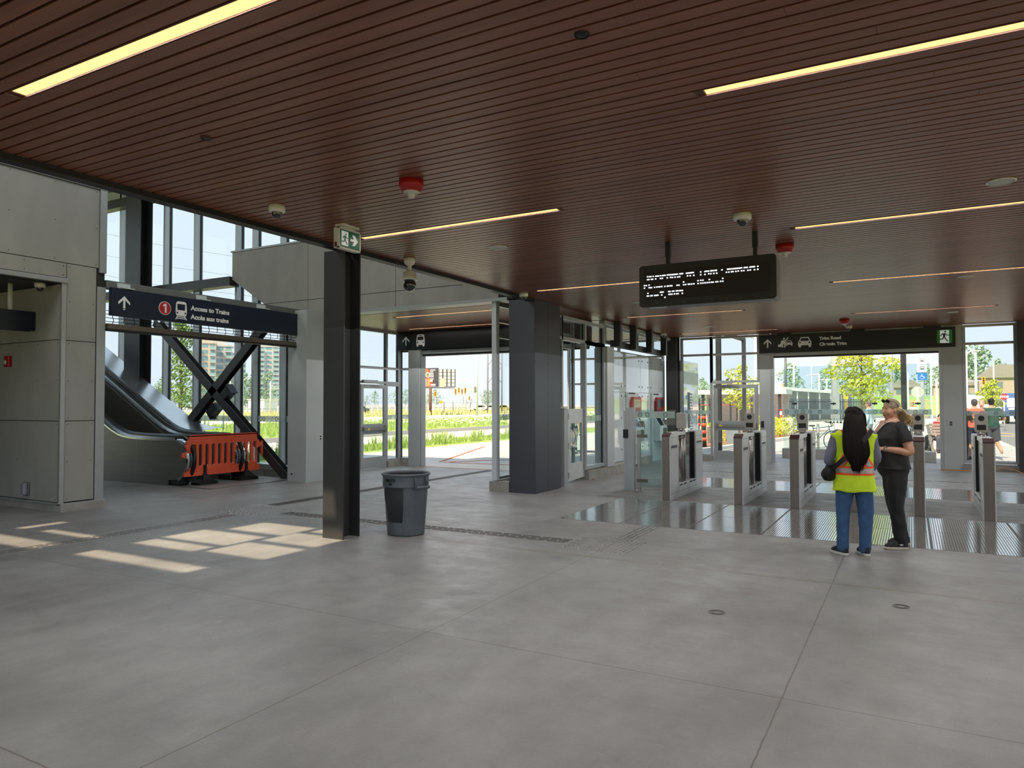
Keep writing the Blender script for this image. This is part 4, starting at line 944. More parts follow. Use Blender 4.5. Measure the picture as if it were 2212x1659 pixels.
# ================================================================ trash can
can = thing('trash_can', 'grey round plastic trash can beside the dark H column', 'trash can', (-5.66, 7.37, 0))
mCan = M('grey_blue_plastic', (86, 94, 102), .5, 0, .14, 5, .03); mCanD = M('can_inside', (46, 50, 54), .7)
c = (-5.66, 7.37, 0); cx_, cy_ = c[0], c[1]
n_ = 64; va = math.atan2(-cy_, -cx_)   # direction towards the camera
def canr(z, a):
    r = .232+.045*z/.62; d = (math.degrees(a-va)+180) % 360-180
    if z < .615:
        if -6 < d < 14 or 62 < d < 78: r += .010        # raised ribs
        if 14 <= d < 62: r += .002
        if -66 < d < -6: r -= .006
    else: r = .291+.002*(z-.615)
    return r
zsl = [0, .012, .03, .1, .2, .3, .4, .5, .58, .608, .615, .618, .65, .70, .752]
rows_ = []
for z in zsl:
    rows_.append([(cx_+canr(z, 2*math.pi*k/n_)*(1 if z > 0 else .96)*math.cos(2*math.pi*k/n_), cy_+canr(z, 2*math.pi*k/n_)*(1 if z > 0 else .96)*math.sin(2*math.pi*k/n_), z) for k in range(n_)])
b = MB(); b.sheet(rows_, closeu=True); b.sheet([[(cx_, cy_, 0)]*n_, rows_[0]], closeu=True); b.build('body', mCan, can)
b = MB(); b.lathe((cx_, cy_, 0), [(.293, .745), (.306, .752), (.312, .765), (.306, .778), (.296, .780), (.286, .772), (.283, .75)], 64); b.build('rim', mCan, can)
b = MB(); b.lathe((cx_, cy_, 0), [(.284, .76), (.27, .5), (.225, .03), (0, .03)], 48); b.build('liner', mCanD, can)
def on_can(deg, z, r): a = va+R(deg); return (cx_+r*math.cos(a), cy_+r*math.sin(a), z)
for s0 in (38, 218):
    b = MB(); 
    b.sheet([[on_can(s0-17, .745, .292), on_can(s0-17, .745, .30)], [on_can(s0-16, .66, .292), on_can(s0-16, .66, .34)], [on_can(s0-15, .60, .285), on_can(s0-15, .60, .355)]], smooth=False)
    b.sheet([[on_can(s0+17, .745, .292), on_can(s0+17, .745, .30)], [on_can(s0+16, .66, .292), on_can(s0+16, .66, .34)], [on_can(s0+15, .60, .285), on_can(s0+15, .60, .355)]], smooth=False)
    b.tube([on_can(s0+a, .615, .352) for a in range(-16, 17, 4)], .021, 10)
    for a in (-16, 16): b.prism([(0, 0), (1, 0), (1, 1), (0, 1)], lambda u, v, d, a=a: on_can(s0+a+d*3, .60+.145*v, .285+.062*u*(1-.7*v)), -.5, .5)
    b.build('handle', mCan, can, weld=False)
b = MB(); tb = text_mb('BRUTE', .034, lambda u, v, d: on_can(-58+math.degrees(u/.293), .685+v, .2935+d), 0, .0015, bold=.003, sx=1.1); b.merge(tb)
b.prism([(0, 0), (.05, 0), (.05, .026), (0, .026)], lambda u, v, d: on_can(-46+math.degrees(u/.293), .642+v, .2935+d), 0, .0015); b.build('lettering', mBlack, can, weld=False)

# ================================================================ tactile paving
mTac = M('tactile_steel', (168, 166, 164), .28, .85, .1, 20); mTacD = M('tactile_dark', (104, 99, 95), .5, .5, .15, 20)
ntrim = [20]
def strip(nm_lab, p0, p1, w=.25, nb=4, mat=mTac, seglen=.28, gap=.04, stagger=True):
    p0, p1 = Vector(p0), Vector(p1); L_ = (p1-p0).length; t_ = (p1-p0)/L_; nn = Vector((-t_.y, t_.x)); b = MB()
    for j in range(nb):
        o = (j-(nb-1)/2)*w/nb; s_ = (seglen*.5 if stagger and j % 2 else 0)
        u = -s_
        while u < L_:
            a, c = max(u, 0), min(u+seglen-gap, L_)
            if c-a > .03:
                A, B_ = p0+t_*a+nn*o, p0+t_*c+nn*o
                b.bar((A.x, A.y, .0025), (B_.x, B_.y, .0025), .022, .005)
            u += seglen
    ntrim[0] += 1; return struct(b.build('trim_%d' % ntrim[0], mat, weld=False))
strip('', (-8.9, 1.0), (-8.9, 7.38)); strip('', (-9.18, 8.4), (-9.18, 15.4), w=.25, nb=5, mat=mTacD, gap=.02); strip('', (-8.35, 7.9), (-3.62, 7.9), mat=mTacD); strip('', (-3.08, 8.3), (-3.08, 9.38)); strip('', (-4.6, 17.6), (2, 17.6), w=.06, nb=1, mat=mTacD, seglen=.5)  # strip across the hall: dull reflection of the steel put into its darker colour
strip('', (-2.6, 16.9), (-1.6, 16.9), w=.5, nb=6, mat=mTac, seglen=.3)
def pad(x0, x1, y0, y1):
    b = MB(); nx = int((x1-x0)/.055); ny = int((y1-y0)/.055)
    for i in range(nx+1):
        for j in range(ny+1):
            x, y = x0+.055*i, y0+.055*j; b.lathe((x, y, 0), [(.012, 0), (.010, .005), (0, .0055)], 8)
    ntrim[0] += 1; return struct(b.build('trim_%d' % ntrim[0], mTac, weld=False))
pad(-9.32, -8.5, 7.45, 8.32); pad(-3.55, -2.76, 7.52, 8.24)
b = MB()
for cx_, cy_ in ((-1.37, 5.78), (-.10, 6.66)):
    for r_ in (.065, .055, .045, .035): b.tube([(cx_+r_*math.cos(R(a)), cy_+r_*math.sin(R(a)), .0005) for a in range(0, 361, 20)], .002, 4, caps=False)
tag(b.build('floor_cleanout', mTacD, weld=False), 'small round ribbed cleanout covers set in the open floor', 'floor cover')

# ---- foot grilles before and behind the gates
mGr = M('grille_bar_aluminium', (200, 198, 196), .12, .8, .10, 8); mGrD = M('grille_gap', (96, 92, 90), .6)
def grille(x0, x1, y0, y1, lab):
    b = MB(); b.box(x0+.004, x1-.004, y0+.004, y1-.004, .0005, .002, 1); n_ = int((x1-x0-.02)/.0272)
    for i in range(n_):
        x = x0+.012+.0272*i; b.box(x, x+.0185, y0+.008, y1-.008, .002, .005, 0)
    b.box(x0+.002, x1-.002, y0+.002, y0+.008, 0, .006, 0); b.box(x0+.002, x1-.002, y1-.008, y1-.002, 0, .006, 0); b.box(x0+.001, x0+.007, y0, y1, 0, .006, 0); b.box(x1-.007, x1-.001, y0, y1, 0, .006, 0)
    return tag(b.build('foot_grille', [mGr, mGrD], weld=False), lab, 'floor grille', 'metal foot grilles by the gates')
gx = [-4.46, -3.53, -2.59, -1.65, -.71, .20, 1.14, 2.08, 3.02]
wn = ['left end', 'second from the left end', 'in front of the first narrow gate', 'just left of the two women', 'under the two women', 'right of the two women', 'before the right gate cabinet', 'cut by the right picture edge']
for i, (a, c) in enumerate(zip(gx[:-1], gx[1:])):
    grille(a, c, 9.40, 10.66, 'metal foot grille, near row, '+wn[i]); grille(a, c, 10.66, 11.93, 'metal foot grille, row touching the gate cabinets, '+wn[i])
    if c < 2.5: grille(a, c, 14.3, 16.1, 'metal foot grille beyond the gates, '+wn[i])

# ================================================================ fare gates
mGateF = M('gate_front_reflection_brown', (128, 120, 112), .34, .7, .08, 3, 0, (20, 20, .4)); mGateS = M('gate_side_steel', (216, 218, 220), .33, .2, .10, 4, .02, (1, 1, .4)); mGateT = M('gate_top_maroon', (60, 34, 32), .35)  # gate front: brown-grey reflection of the dark interior put into the steel colour
mSmoke = M('smoked_glass', (34, 34, 38), .08, 0, .05, coat=1)
def fare_gate(x0, lab, reader=1, ry=13.0):
    w = .15; x1 = x0+w; y0, y1 = 12.0, 14.16; t = thing('fare_gate', lab, 'fare gate', (x0+w/2, 13.1, 0), group='fare gate cabinets')
    b = MB(); fr = lambda u, v, d: (x0+d, u, v)
    out = [(y0, 0), (y1, 0), (y1, 1.09), (y1-.05, 1.145), (y1-.4, 1.155), (y0+.55, 1.155), (y0+.10, 1.15), (y0, 1.10)]
    def plate(u0, u1, v0, v1): b.prism([(u0, v0), (u1, v0), (u1, v1), (u0, v1)], fr, 0, w)
    b.prism([(y0, 0), (y0+.5, 0), (y0+.5, 1.15), (y0+.10, 1.15), (y0, 1.10)], fr, 0, w); b.prism([(y1-.52, 0), (y1, 0), (y1, 1.09), (y1-.05, 1.145), (y1-.52, 1.15)], fr, 0, w)
    plate(y0+.5, y1-.52, 0, .24); plate(y0+.5, y0+.95, 1.09, 1.15)
    b.build('cabinet', mGateS, t, weld=False, bevel=.004)
    b = MB(); b.box(x0+.006, x1-.014, y0-.004, y0, .004, 1.085, 0); b.prism([(y0-.004, 1.085), (y0-.004, 1.105), (y0+.10, 1.156), (y0+.10, 1.135)], lambda u, v, d: (x0+.004+d, u, v), 0, w-.008, 1); b.build('front_plate', [mGateF, mGateT], t, weld=False)
    b = MB()
    for xs in (x0-.0015, x1+.0015):
        lo, hi = sorted((xs, x0 if xs < x0 else x1))
        for (a, c, e, f) in ((y0+.0, y1, .105, .109), (y0, y0+.5, 1.068, 1.072), (y0+.0, y0+.46, .862, .866), (y0+.498, y0+.502, .11, 1.09), (y1-.522, y1-.518, .11, 1.14), (y1-.5, y1, 1.03, 1.034), (y1-.5, y1, .87, .874)): b.box(lo, hi, a, c, e, f)
        b.box(lo, hi, y0+.05, y0+.42, .885, .93, 1); b.box(lo, hi, y1-.45, y1-.08, .90, .935, 1)
        for a in (y0+.56, y0+.82, y0+1.2, y0+1.42): b.box(lo, hi, a, a+.18, .195, .225, 1)
        b.box(lo, hi, y0+.34, y0+.36, .74, .765, 2); b.box(lo, hi, y1-.42, y1-.40, .77, .79, 2)
    b.build('panel_joint', [M('joint_grey', (110, 112, 114), .6), M('vent_grey', (92, 94, 96), .6), mBlack], t, weld=False)
    b = MB(); b.cyl((x0+w/2, y0+.86, .24), (x0+w/2, y0+.86, 1.15), .055, n=24); b.cyl((x0+w/2, y0+1.04, .24), (x0+w/2, y0+1.04, 1.16), .05, n=24); b.cyl((x0+w/2, y0+.86, 1.03), (x0+w/2, y0+.86, 1.06), .058, n=24); b.build('barrier_post', mSteel, t, weld=False)
    b = MB(); b.box(x0+w/2-.012, x0+w/2+.012, y0+1.1, y1-.53, .25, 1.12, 0); b.box(x0+.02, x1-.02, y1-.56, y1-.52, .24, 1.12, 1); b.box(x0+.02, x1-.02, y0+.5, y0+.54, .24, 1.09, 1); b.build('glass_paddle', [mSmoke, mBlack], t, weld=False)
    if reader:
        cx = x0+w/2; ff = FX(cx, ry-.04, 0); b = MB(); b.prism(rrect(-.085, .085, 1.20, 1.485, .025), ff, -.09, 0); b.prism(rrect(-.055, .055, 1.15, 1.21, .005), ff, -.07, -.01)
        rd = b.build('card_reader', M('reader_silver', (164, 160, 154), .4, .5), t, weld=False, bevel=.004)
        if reader == 1:
            b = MB(); b.prism(disc(.042, 24, 0, 1.415), ff, 0, .002); b.prism([(-.06, 1.235), (.06, 1.235), (.06, 1.315), (-.06, 1.315)], ff, 0, .002); b.build('reader_screen', mBlack, rd, weld=False)
        b = MB(); b.cyl((cx, ry, 1.15), (cx, ry, 1.2), .045, n=18); b.build('reader_neck', mSteel, t)
    return t
fare_gate(-3.75, 'fare gate cabinet beside the wide glass gate, its reader facing away', 2, 12.95)
fare_gate(-2.55, 'second fare gate cabinet from the left with reader in front of the glass door')
fare_gate(-1.69, 'fare gate cabinet just left of the two women, reader showing')
fare_gate(-.86, 'fare gate cabinet hidden behind the two women', 0)
fare_gate(.01, 'fare gate seen end on just right of the woman in black')
fare_gate(.86, 'rightmost fare gate cabinet showing its left side', 1, 13.2)
t = thing('accessible_gate', 'wide glass swing gate with frosted dotted band, left of the fare gates', 'gate', (-4.4, 13.1, 0))
b = MB(); b.box(-4.72, -4.62, 13.06, 13.16, 0, 1.58); b.box(-4.78, -4.72, 13.07, 13.15, 0, 1.58); b.box(-4.83, -4.78, 13.07, 13.15, 0, 1.52); b.build('post', mAlu, t, weld=False, bevel=.003)
b = MB(); b.box(-4.835, -4.74, 13.05, 13.07, 1.0, 1.16); b.build('lock_box', mBlack, t)
b = MB(); b.box(-4.56, -4.50, 13.06, 13.12, 0, 1.14); b.box(-4.6, -4.46, 13.04, 13.06, 0, .02); b.build('hinge_post', mSteel, t, weld=False, bevel=.004)
b = MB(); b.box(-4.59, -3.82, 13.085, 13.097, .08, 1.54); b.build('glass_leaf', mGlassG, t)
b = MB(); frit(b, FX(0, 13.08, 0), -4.59, -3.83, 1.445, .125, seed=4, dd=.0); b.build('frosted_band', [mFrit, mFritD], t, weld=False)
for z in (.20, 1.04):
    b = MB(); b.box(-4.56, -4.36, 13.04, 13.085, z-.03, z+.03); b.box(-4.44, -4.38, 13.03, 13.04, z-.015, z+.015); b.build('hinge_clamp', mSteelD, t, weld=False)

# ================================================================ ticket wall
mMilk = M('milky_back_painted_glass', (222, 232, 234), .05, 0, .02, 1, coat=.8, spec=.9); mMilkW = M('white_machine_panel', (214, 222, 226), .25)
tw = thing('ticket_wall', 'tall pale glass clad wall holding the two ticket machines', 'glass wall', (-6.4, 18.3, 0))
b = MB(); FT = FY(-6.42, 0, 0)
js = [15.9, 17.28, 18.62, 19.35, 20.6]
for a, c in zip(js[:-1], js[1:]):
    for e, f in ((.22, 1.94), (1.95, 2.97)): b.prism([(a+.006, e), (c-.006, e), (c-.006, f), (a+.006, f)], FT, 0, .03)
b.box(-6.6, -6.42, 15.9, 20.6, .2, 2.98, 1)
b.build('glass_cladding', [mMilk, mAluL], tw, weld=False)
b = MB()
for a, c in zip(js[:-1], js[1:]):
    for z in (.5, 1.3, 1.85, 2.1, 2.8):
        for y in (a+.13, c-.13): b.cyl((-6.39, y, z), (-6.383, y, z), .022, n=12)
b.build('glass_fixing', mDark, tw, weld=False)
def ticket_machine(y0, lab, mcol, scr):
    t = thing('ticket_machine', lab, 'ticket machine', (-6.3, y0+.42, 0), group='ticket machines'); f = FY(-6.385, y0, 0)
    b = MB(); b.prism([(0, .06), (.84, .06), (.84, 1.95), (0, 1.95)], f, 0, .06); b.build('cabinet', mMilkW, t, bevel=.006)
    b = MB(); b.prism([(.12, 1.42), (.12, 1.72), (.24, 1.83), (.80, 1.83), (.80, 1.35), (.3, 1.35)], f, .06, .14); b.build('header', mcol, t)
    b = MB(); b.prism([(.20, 1.55), (.70, 1.55), (.70, 1.76), (.20, 1.76)], f, .14, .15); b.build('header_screen', scr, t)
    b = MB(); b.prism([(.08, .62), (.78, .62), (.78, 1.28), (.08, 1.28)], f, .06, .09); b.sheet([[f(.08, 1.27, .09), f(.78, 1.27, .09)], [f(.08, 1.02, .24), f(.78, 1.02, .24)], [f(.08, .62, .24), f(.78, .62, .24)], [f(.08, .60, .09), f(.78, .60, .09)]], smooth=False)
    b.add([f(.08, 1.27, .09), f(.08, 1.02, .24), f(.08, .62, .24), f(.08, .6, .09)], [(0, 1, 2, 3)]); b.add([f(.78, 1.27, .09), f(.78, 1.02, .24), f(.78, .62, .24), f(.78, .6, .09)], [(0, 1, 2, 3)]); b.build('console', mMilkW, t, weld=False)
    b = MB(); b.add([f(.14, 1.25, .105), f(.52, 1.25, .105), f(.52, 1.04, .232), f(.14, 1.04, .232)], [(0, 1, 2, 3)]); b.build('touch_screen', M('dark_touch_screen', (48, 58, 64), .12), t)
    b = MB(); b.prism([(.36, .82), (.72, .82), (.72, .97), (.36, .97)], f, .24, .245, 0); b.prism([(.36, .68), (.72, .68), (.72, .79), (.36, .79)], f, .24, .245, 1); b.prism([(.60, 1.05), (.68, 1.05), (.68, 1.2), (.60, 1.2)], f, .12, .26, 0); b.build('card_slot', [M('slot_dark', (70, 72, 74), .5), M('tray_grey', (140, 150, 158), .4)], t, weld=False)
    b = MB(); b.prism([(.05, 1.90), (.55, 1.90), (.55, 1.935), (.05, 1.935)], f, .06, .062); b.build('top_label', mBlack, t)
    b = MB(); b.tube([f(.74, 1.28, .1), f(.76, 1.2, .13), f(.72, 1.12, .12)], .012, 8); b.cyl(f(.76, .98, .2), f(.76, 1.12, .2), .045, n=14); b.build('handset', mDark, t, weld=False)
    return t
ticket_machine(17.45, 'ticket machine nearer the door post, its red header bright with a lit picture', M('header_soft_red', (176, 84, 78), .35), M('header_picture', (205, 196, 172), .4, 0, .35, 14))
ticket_machine(19.45, 'ticket machine beside the dark H column with dark red header', M('header_dark_red', (136, 26, 38), .35), M('header_dark_screen', (44, 56, 70), .2))
# dark hanging frames over the ticket wall
for i, (y, nm) in enumerate(((15.98, 'nearest to the glazed partition'), (17.08, 'second along'), (18.33, 'third along'), (19.6, 'last before the H column'))):
    b = MB(); b.box(-6.12, -5.96, y-.05, y+.05, 3.0, 3.6)
    tag(b.build('hanging_bracket', mDark, bevel=.003), 'dark steel hanger above the ticket wall, '+nm, 'bracket', 'dark hangers over the ticket wall')
b = MB(); b.box(-6.2, -6.12, 15.9, 19.7, 3.0, 3.15); tag(b.build('hanging_beam', mDark, bevel=.003), 'dark steel beam linking the hangers above the ticket wall', 'beam')
window(FY(-6.3, 0, 0), [15.9, 17.0, 18.2, 19.5, 20.6], [3.12, 3.5], .1, .07, fr_mat=mAlu)
# orange cable on the floor
b = MB(); b.tube(catmull([(.6, 20.62, .012), (.9, 20.60, .012), (1.15, 20.58, .012), (1.5, 20.75, .012), (1.9, 20.72, .1), (2.15, 20.6, .05), (2.3, 20.4, .012), (2.9, 20.3, .012), (4, 20.3, .012)], 6), .009, 6)
tag(b.build('extension_cord', M('orange_cord', (214, 150, 70), .5)), 'thin orange extension cord along the foot of the front windows', 'cord')
# ================================================================ outdoors: ground
mPav = M('pale_concrete_paving', (196, 193, 188), .85, 0, .06, 1.2); mPav2 = M('bright_concrete_path', (205, 200, 190), .85, 0, .05, 1)
mAsph = M('grey_asphalt', (122, 120, 122), .9, 0, .08, 3); mGrass = M('short_grass', (150, 166, 92), .95, 0, .25, 2.5, .4, bscale=40); mGrass2 = M('meadow_grass', (178, 176, 118), .95, 0, .22, 1.2, .4, bscale=20)
mGrav = M('gravel_bank', (178, 168, 168), .95, 0, .2, 2); mMulch = M('bark_mulch', (150, 112, 82), .95, 0, .3, 25)
def slab(name, x0, x1, y0, y1, z, m, z0=-.4, lab=None, cat=None, kind='structure'):
    b = MB(); b.box(x0, x1, y0, y1, z0, z); o = b.build(name, m, origin=((x0+x1)/2, (y0+y1)/2, 0)); 
    return tag(o, lab, cat, kind=kind)
b = MB(); b.box(-400, 300, -200, 500, -.9, -.42); struct(b.build('ground_base', mGrass2, origin=(0, 0, 0)))
slab('ground_sidewalk', -16.3, -12.3, 12.2, 60, -.012, mPav); slab('ground_sidewalk', -12.3, -6.45, 15.52, 60, -.012, mPav); slab('ground_sidewalk', -24.4, -16.3, -60, 12.2, -.013, mPav)
slab('ground_lawn_edge', -19.9, -16.3, 12.2, 110, -.02, mGrass); slab('ground_path', -24.4, -19.9, 12.2, 110, -.02, mPav2); slab('ground_asphalt_path', -28, -24.4, -60, 110, -.022, mAsph)
slab('ground_verge', -50.6, -28, -60, 160, -.02, mGrass); slab('ground_road', -61.6, -50.6, -60, 260, -.02, mPav2); slab('ground_meadow', -150, -61.6, -60, 300, -.02, mGrass2)
b = MB(); b.prism([(-400, -.4), (-150, -.4), (-150, 0), (-190, 1.0), (-230, 1.3), (-400, 1.4)], lambda u, v, d: (u, -60+d, v), 0, 500); struct(b.build('ground_gravel_bank', mGrav))
# orange tactile lines on the west walk
b = MB(); mOrT = M('rust_tactile_line', (176, 104, 70), .8)
b.bar((-11.9, 17.1, -.008), (-14.6, 24.0, -.008), .09, .01); b.bar((-11.5, 17.0, -.008), (-6.6, 17.3, -.008), .07, .01); b.bar((-11.7, 17.0, -.008), (-9.2, 20.5, -.008), .07, .01); b.box(-11.4, -6.6, 15.55, 15.6, -.01, 0)
ntrim[0] += 1; struct(b.build('trim_%d' % ntrim[0], mOrT, weld=False))
# front plaza
mPaver = M('grey_plaza_pavers', (176, 172, 172), .85, 0, .12, 3, .15)
slab('ground_plaza', -6.45, 3.4, 21.0, 34, -.01, mPaver)
b = MB()
for i in range(30): b.box(-6.4, 3.4, 21.4+.42*i, 21.41+.42*i, -.009, -.0085)
for i in range(24):
    for j in range(30): b.box(-6.4+.42*i+.21*(j % 2), -6.39+.42*i+.21*(j % 2), 21.41+.42*j, 21.4+.42*(j+1), -.009, -.0085)
ntrim[0] += 1; struct(b.build('trim_%d' % ntrim[0], M('paver_joint', (140, 136, 136), .9), weld=False))
slab('ground_front_walk', -12.3, 3.4, 34, 90, -.015, mPav2); slab('ground_front_road', 3.4, 60, 33, 75, -.03, mAsph); slab('ground_front_walk', 3.4, 60, 21, 33, -.012, mPav2)
slab('ground_front_road', 3.4, 60, 75, 110, -.03, mPav2); slab('ground_front_road', -50.6+38.3, 3.4, 90, 128, -.03, mAsph)
b = MB(); b.prism([(112, -.4), (400, -.4), (400, 3.0), (150, 3.0), (128, 2.4), (112, -.02)], lambda u, v, d: (-30+d, u, v), 0, 140); tag(struct(b.build('ground_embankment', M('bright_embankment_grass', (142, 168, 92), .95, 0, .2, .8))))
b = MB(); b.bar((2.2, 36, -.02), (3.4, 50, -.02), .12, .01); b.bar((6.0, 44, -.022), (3.9, 49, -.022), .12, .015); b.bar((6.0, 44, -.022), (3.5, 44.0, -.022), .12, .015)
ntrim[0] += 1; struct(b.build('trim_%d' % ntrim[0], M('faded_yellow_line', (222, 196, 120), .8), weld=False))
b = MB(); b.prism([(-9.6, 23.5), (-6.5, 23.5), (-6.1, 26.5), (-5.4, 32.0), (-3.8, 46), (-9.6, 46)], lambda u, v, d: (u, v, d), -.2, .07); ntrim[0] += 1; struct(b.build('ground_planting_bed', mMulch))
b = MB()
for a, c in (((-9.6, 23.4), (-6.5, 23.4)), ((-6.5, 23.4), (-6.0, 26.5)), ((-6.0, 26.5), (-5.3, 32.0)), ((-5.3, 32), (-3.7, 46))): b.bar((a[0], a[1], .05), (c[0], c[1], .05), .22, .14)
for a, c in (((-4.2, 24.9), (-1.7, 33)), ): b.bar((a[0], a[1], .0), (c[0], c[1], .0), .2, .12)
ntrim[0] += 1; struct(b.build('trim_%d' % ntrim[0], M('white_kerb', (214, 212, 206), .8), weld=False))

# ================================================================ vegetation
def leaf_mesh(b, blobs, n, size, rnd, m=0, flat=.5):
    for _ in range(n):
        c, r = rnd.choice(blobs); 
        while True:
            v = Vector((rnd.uniform(-1, 1), rnd.uniform(-1, 1), rnd.uniform(-1, 1)))
            if .2 < v.length < 1: break
        v = v.normalized()*(v.length**.5)
        p = Vector((c[0]+v.x*r[0], c[1]+v.y*r[1], c[2]+v.z*r[2])); s = size*rnd.uniform(.6, 1.3)
        a = Vector((rnd.uniform(-1, 1), rnd.uniform(-1, 1), rnd.uniform(-1, 1))).normalized(); u = a.orthogonal().normalized(); w = a.cross(u)
        b.add([p-u*s, p-w*s*.45+a*s*.15, p+u*s*.9, p+w*s*.45+a*s*.15], [(0, 1, 2, 3)], m if rnd.random() < .75 else m+1)
mBark = M('grey_brown_bark', (120, 104, 90), .9, 0, .2, 12, .3)
def leafmat(n, rgb, rgb2):
    def lm(nm, c):
        m = M(nm, c, .6, 0, .22, 3); bs = m.node_tree.nodes['Principled BSDF']; bs.inputs['Subsurface Weight'].default_value = 0
        return m
    return [lm(n, rgb), lm(n+'_light', rgb2)]
LM = leafmat('maple_leaf', (176, 190, 62), (206, 206, 96)); LG = leafmat('dark_leaf', (122, 150, 84), (160, 182, 114)); LW = leafmat('weed_leaf', (150, 178, 92), (178, 198, 120)); LH = leafmat('haze_pale_leaf', (142, 168, 138), (164, 186, 158)); LB = leafmat('golden_shrub_leaf', (190, 200, 56), (214, 218, 90))  # LH: distance haze put into the pale leaf colours
def tree(x, y, h, r, z0, lab, mats, n=1500, ls=.07, seed=1, trunk=.06, nb=9, name='tree', grp=None, column=False, base=0.):
    rnd = random.Random(seed); t = thing(name, lab, 'tree', (x, y, base), group=grp); b = MB()
    top = h*.93; b.tube(catmull([(x, y, base), (x+.02*h*rnd.uniform(-1, 1), y, h*.35+base), (x, y, h*.7+base), (x+.02*h, y, top+base)], 4), [trunk*(1-.8*i/12) for i in range(13)], 8)
    blobs = []
    for i in range(nb):
        f = (i+.5)/nb; zz = z0+(h-z0)*f; rr = r*(math.sin(math.pi*min(.95, .18+.78*f))**.7 if not column else (1-.65*f)); a = i*2.4+rnd.uniform(-.4, .4)
        d = rr*.55*rnd.uniform(.5, 1); c = (x+d*math.cos(a), y+d*math.sin(a), base+zz); s = rr*rnd.uniform(.45, .65); blobs.append((c, (s, s, (h-z0)/nb*1.25)))
        b.tube([(x, y, base+max(z0*.8, zz-(h-z0)*.12)), (x+d*.5*math.cos(a), y+d*.5*math.sin(a), base+zz-.03*h), c], [trunk*.4, trunk*.25, trunk*.1], 5)
    b.build('trunk', mBark, t, weld=False); f_ = MB(); leaf_mesh(f_, blobs, n, ls, rnd); f_.build('foliage', mats, t, weld=False); return t
tree(-2.2, 41.3, 6.2, 2.1, 1.9, 'bright yellow green young maple seen through the exit opening behind the glass screen', LM, 3600, .11, 3, .07, 14)
tree(-7.25, 35.3, 3.4, 1.15, 1.5, 'small yellow green sapling seen through the glass front door', LM, 1100, .075, 4, .04, 9)
tree(4.9, 59.8, 3.15, 1.0, 1.5, 'small round yellow green tree before the white trailer at right', LM, 1500, .10, 5, .05, 9)
tree(-9.4, 33.0, 2.6, .9, 1.2, 'low yellow green sapling between the totem and the glass front door', LM, 500, .07, 8, .035, 6)
tree(-41.2, 30.0, 7.3, 1.7, 1.7, 'tall leafy green tree behind the steel cross brace', LG, 2600, .12, 6, .10, 16, column=True)
tree(-52, 28.0, 6.0, 1.3, 1.0, 'feathery green tree top above the escalator rail', LG, 1200, .14, 16, .08, 9, column=True)
tree(-45.0, 26.0, 5.6, .9, 1.0, 'narrow tree between the dark steel column and the window mullion', LG, 900, .14, 17, .08, 9, column=True)
def grow_hedge(pts, seed, lab, name, cat, mats, n, ls, r0=.5, grp=None):
    rnd = random.Random(seed); b = MB(); blobs = [((x, y, z), (r*rnd.uniform(.9, 1.2), r, r*rnd.uniform(.9, 1.3))) for x, y, z, r in pts]; leaf_mesh(b, blobs, n, ls, rnd); 
    for x, y, z, r in pts[:40]: b.cyl((x, y, 0.05 if z < 3 else z-r), (x, y, z), .02*max(1, r), n=5, m=2)
    return tag(b.build(name, mats+[mBark], weld=False), lab, cat, grp)
rnd = random.Random(5)
grow_hedge([(-6.3+.25*i % 1.0, 35+.5*i, .5, .45) for i in range(12)], 2, 'golden green shrub clump behind the concrete planter', 'shrub', 'shrub', LB, 2600, .055)
grow_hedge([(-7.4, 30.5, .4, .4), (-6.9, 31.2, .4, .38), (-7.7, 31.6, .45, .42)], 3, 'golden shrub seen low through the front door glass', 'shrub', 'shrub', LB, 900, .05)
grow_hedge([(-7.6, 26.0, .35, .22), (-7.2, 26.6, .4, .25)], 13, 'loose green grass clump beside the orange and black barrel', 'shrub', 'shrub', LG, 400, .05)
grow_hedge([(-2.0, 30.6, .35, .3), (-1.7, 31.0, .3, .3)], 4, 'small weedy plant behind the woman in the safety vest', 'shrub', 'shrub', LB, 500, .05)
# tree lines, one tree each
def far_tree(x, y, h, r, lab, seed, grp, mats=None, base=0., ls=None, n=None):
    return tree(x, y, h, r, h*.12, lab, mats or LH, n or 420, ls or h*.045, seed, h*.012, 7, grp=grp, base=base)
def along(x0, y0, x1, y1, n): return [(x0+(x1-x0)*i/(n-1), y0+(y1-y0)*i/(n-1)) for i in range(n)]
rnd = random.Random(21)
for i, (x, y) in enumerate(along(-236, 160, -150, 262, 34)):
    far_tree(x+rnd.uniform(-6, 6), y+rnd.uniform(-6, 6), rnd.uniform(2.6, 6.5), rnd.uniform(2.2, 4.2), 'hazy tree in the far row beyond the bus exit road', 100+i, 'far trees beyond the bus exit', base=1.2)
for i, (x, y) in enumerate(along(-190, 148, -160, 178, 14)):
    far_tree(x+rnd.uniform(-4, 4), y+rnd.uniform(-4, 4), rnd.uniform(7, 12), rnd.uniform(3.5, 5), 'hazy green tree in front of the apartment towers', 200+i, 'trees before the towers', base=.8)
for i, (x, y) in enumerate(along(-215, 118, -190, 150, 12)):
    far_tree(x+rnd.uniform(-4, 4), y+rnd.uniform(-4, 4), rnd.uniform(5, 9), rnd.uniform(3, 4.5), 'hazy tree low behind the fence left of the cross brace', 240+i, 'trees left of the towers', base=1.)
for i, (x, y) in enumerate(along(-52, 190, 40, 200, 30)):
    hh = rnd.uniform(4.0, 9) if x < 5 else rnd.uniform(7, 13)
    far_tree(x+rnd.uniform(-2, 2), y+rnd.uniform(-8, 8), hh, rnd.uniform(2.6, 4.8), 'hazy tree on the skyline behind the front road', 300+i, 'skyline trees behind the front road', base=2.6 if x > -28 else 0, n=520)
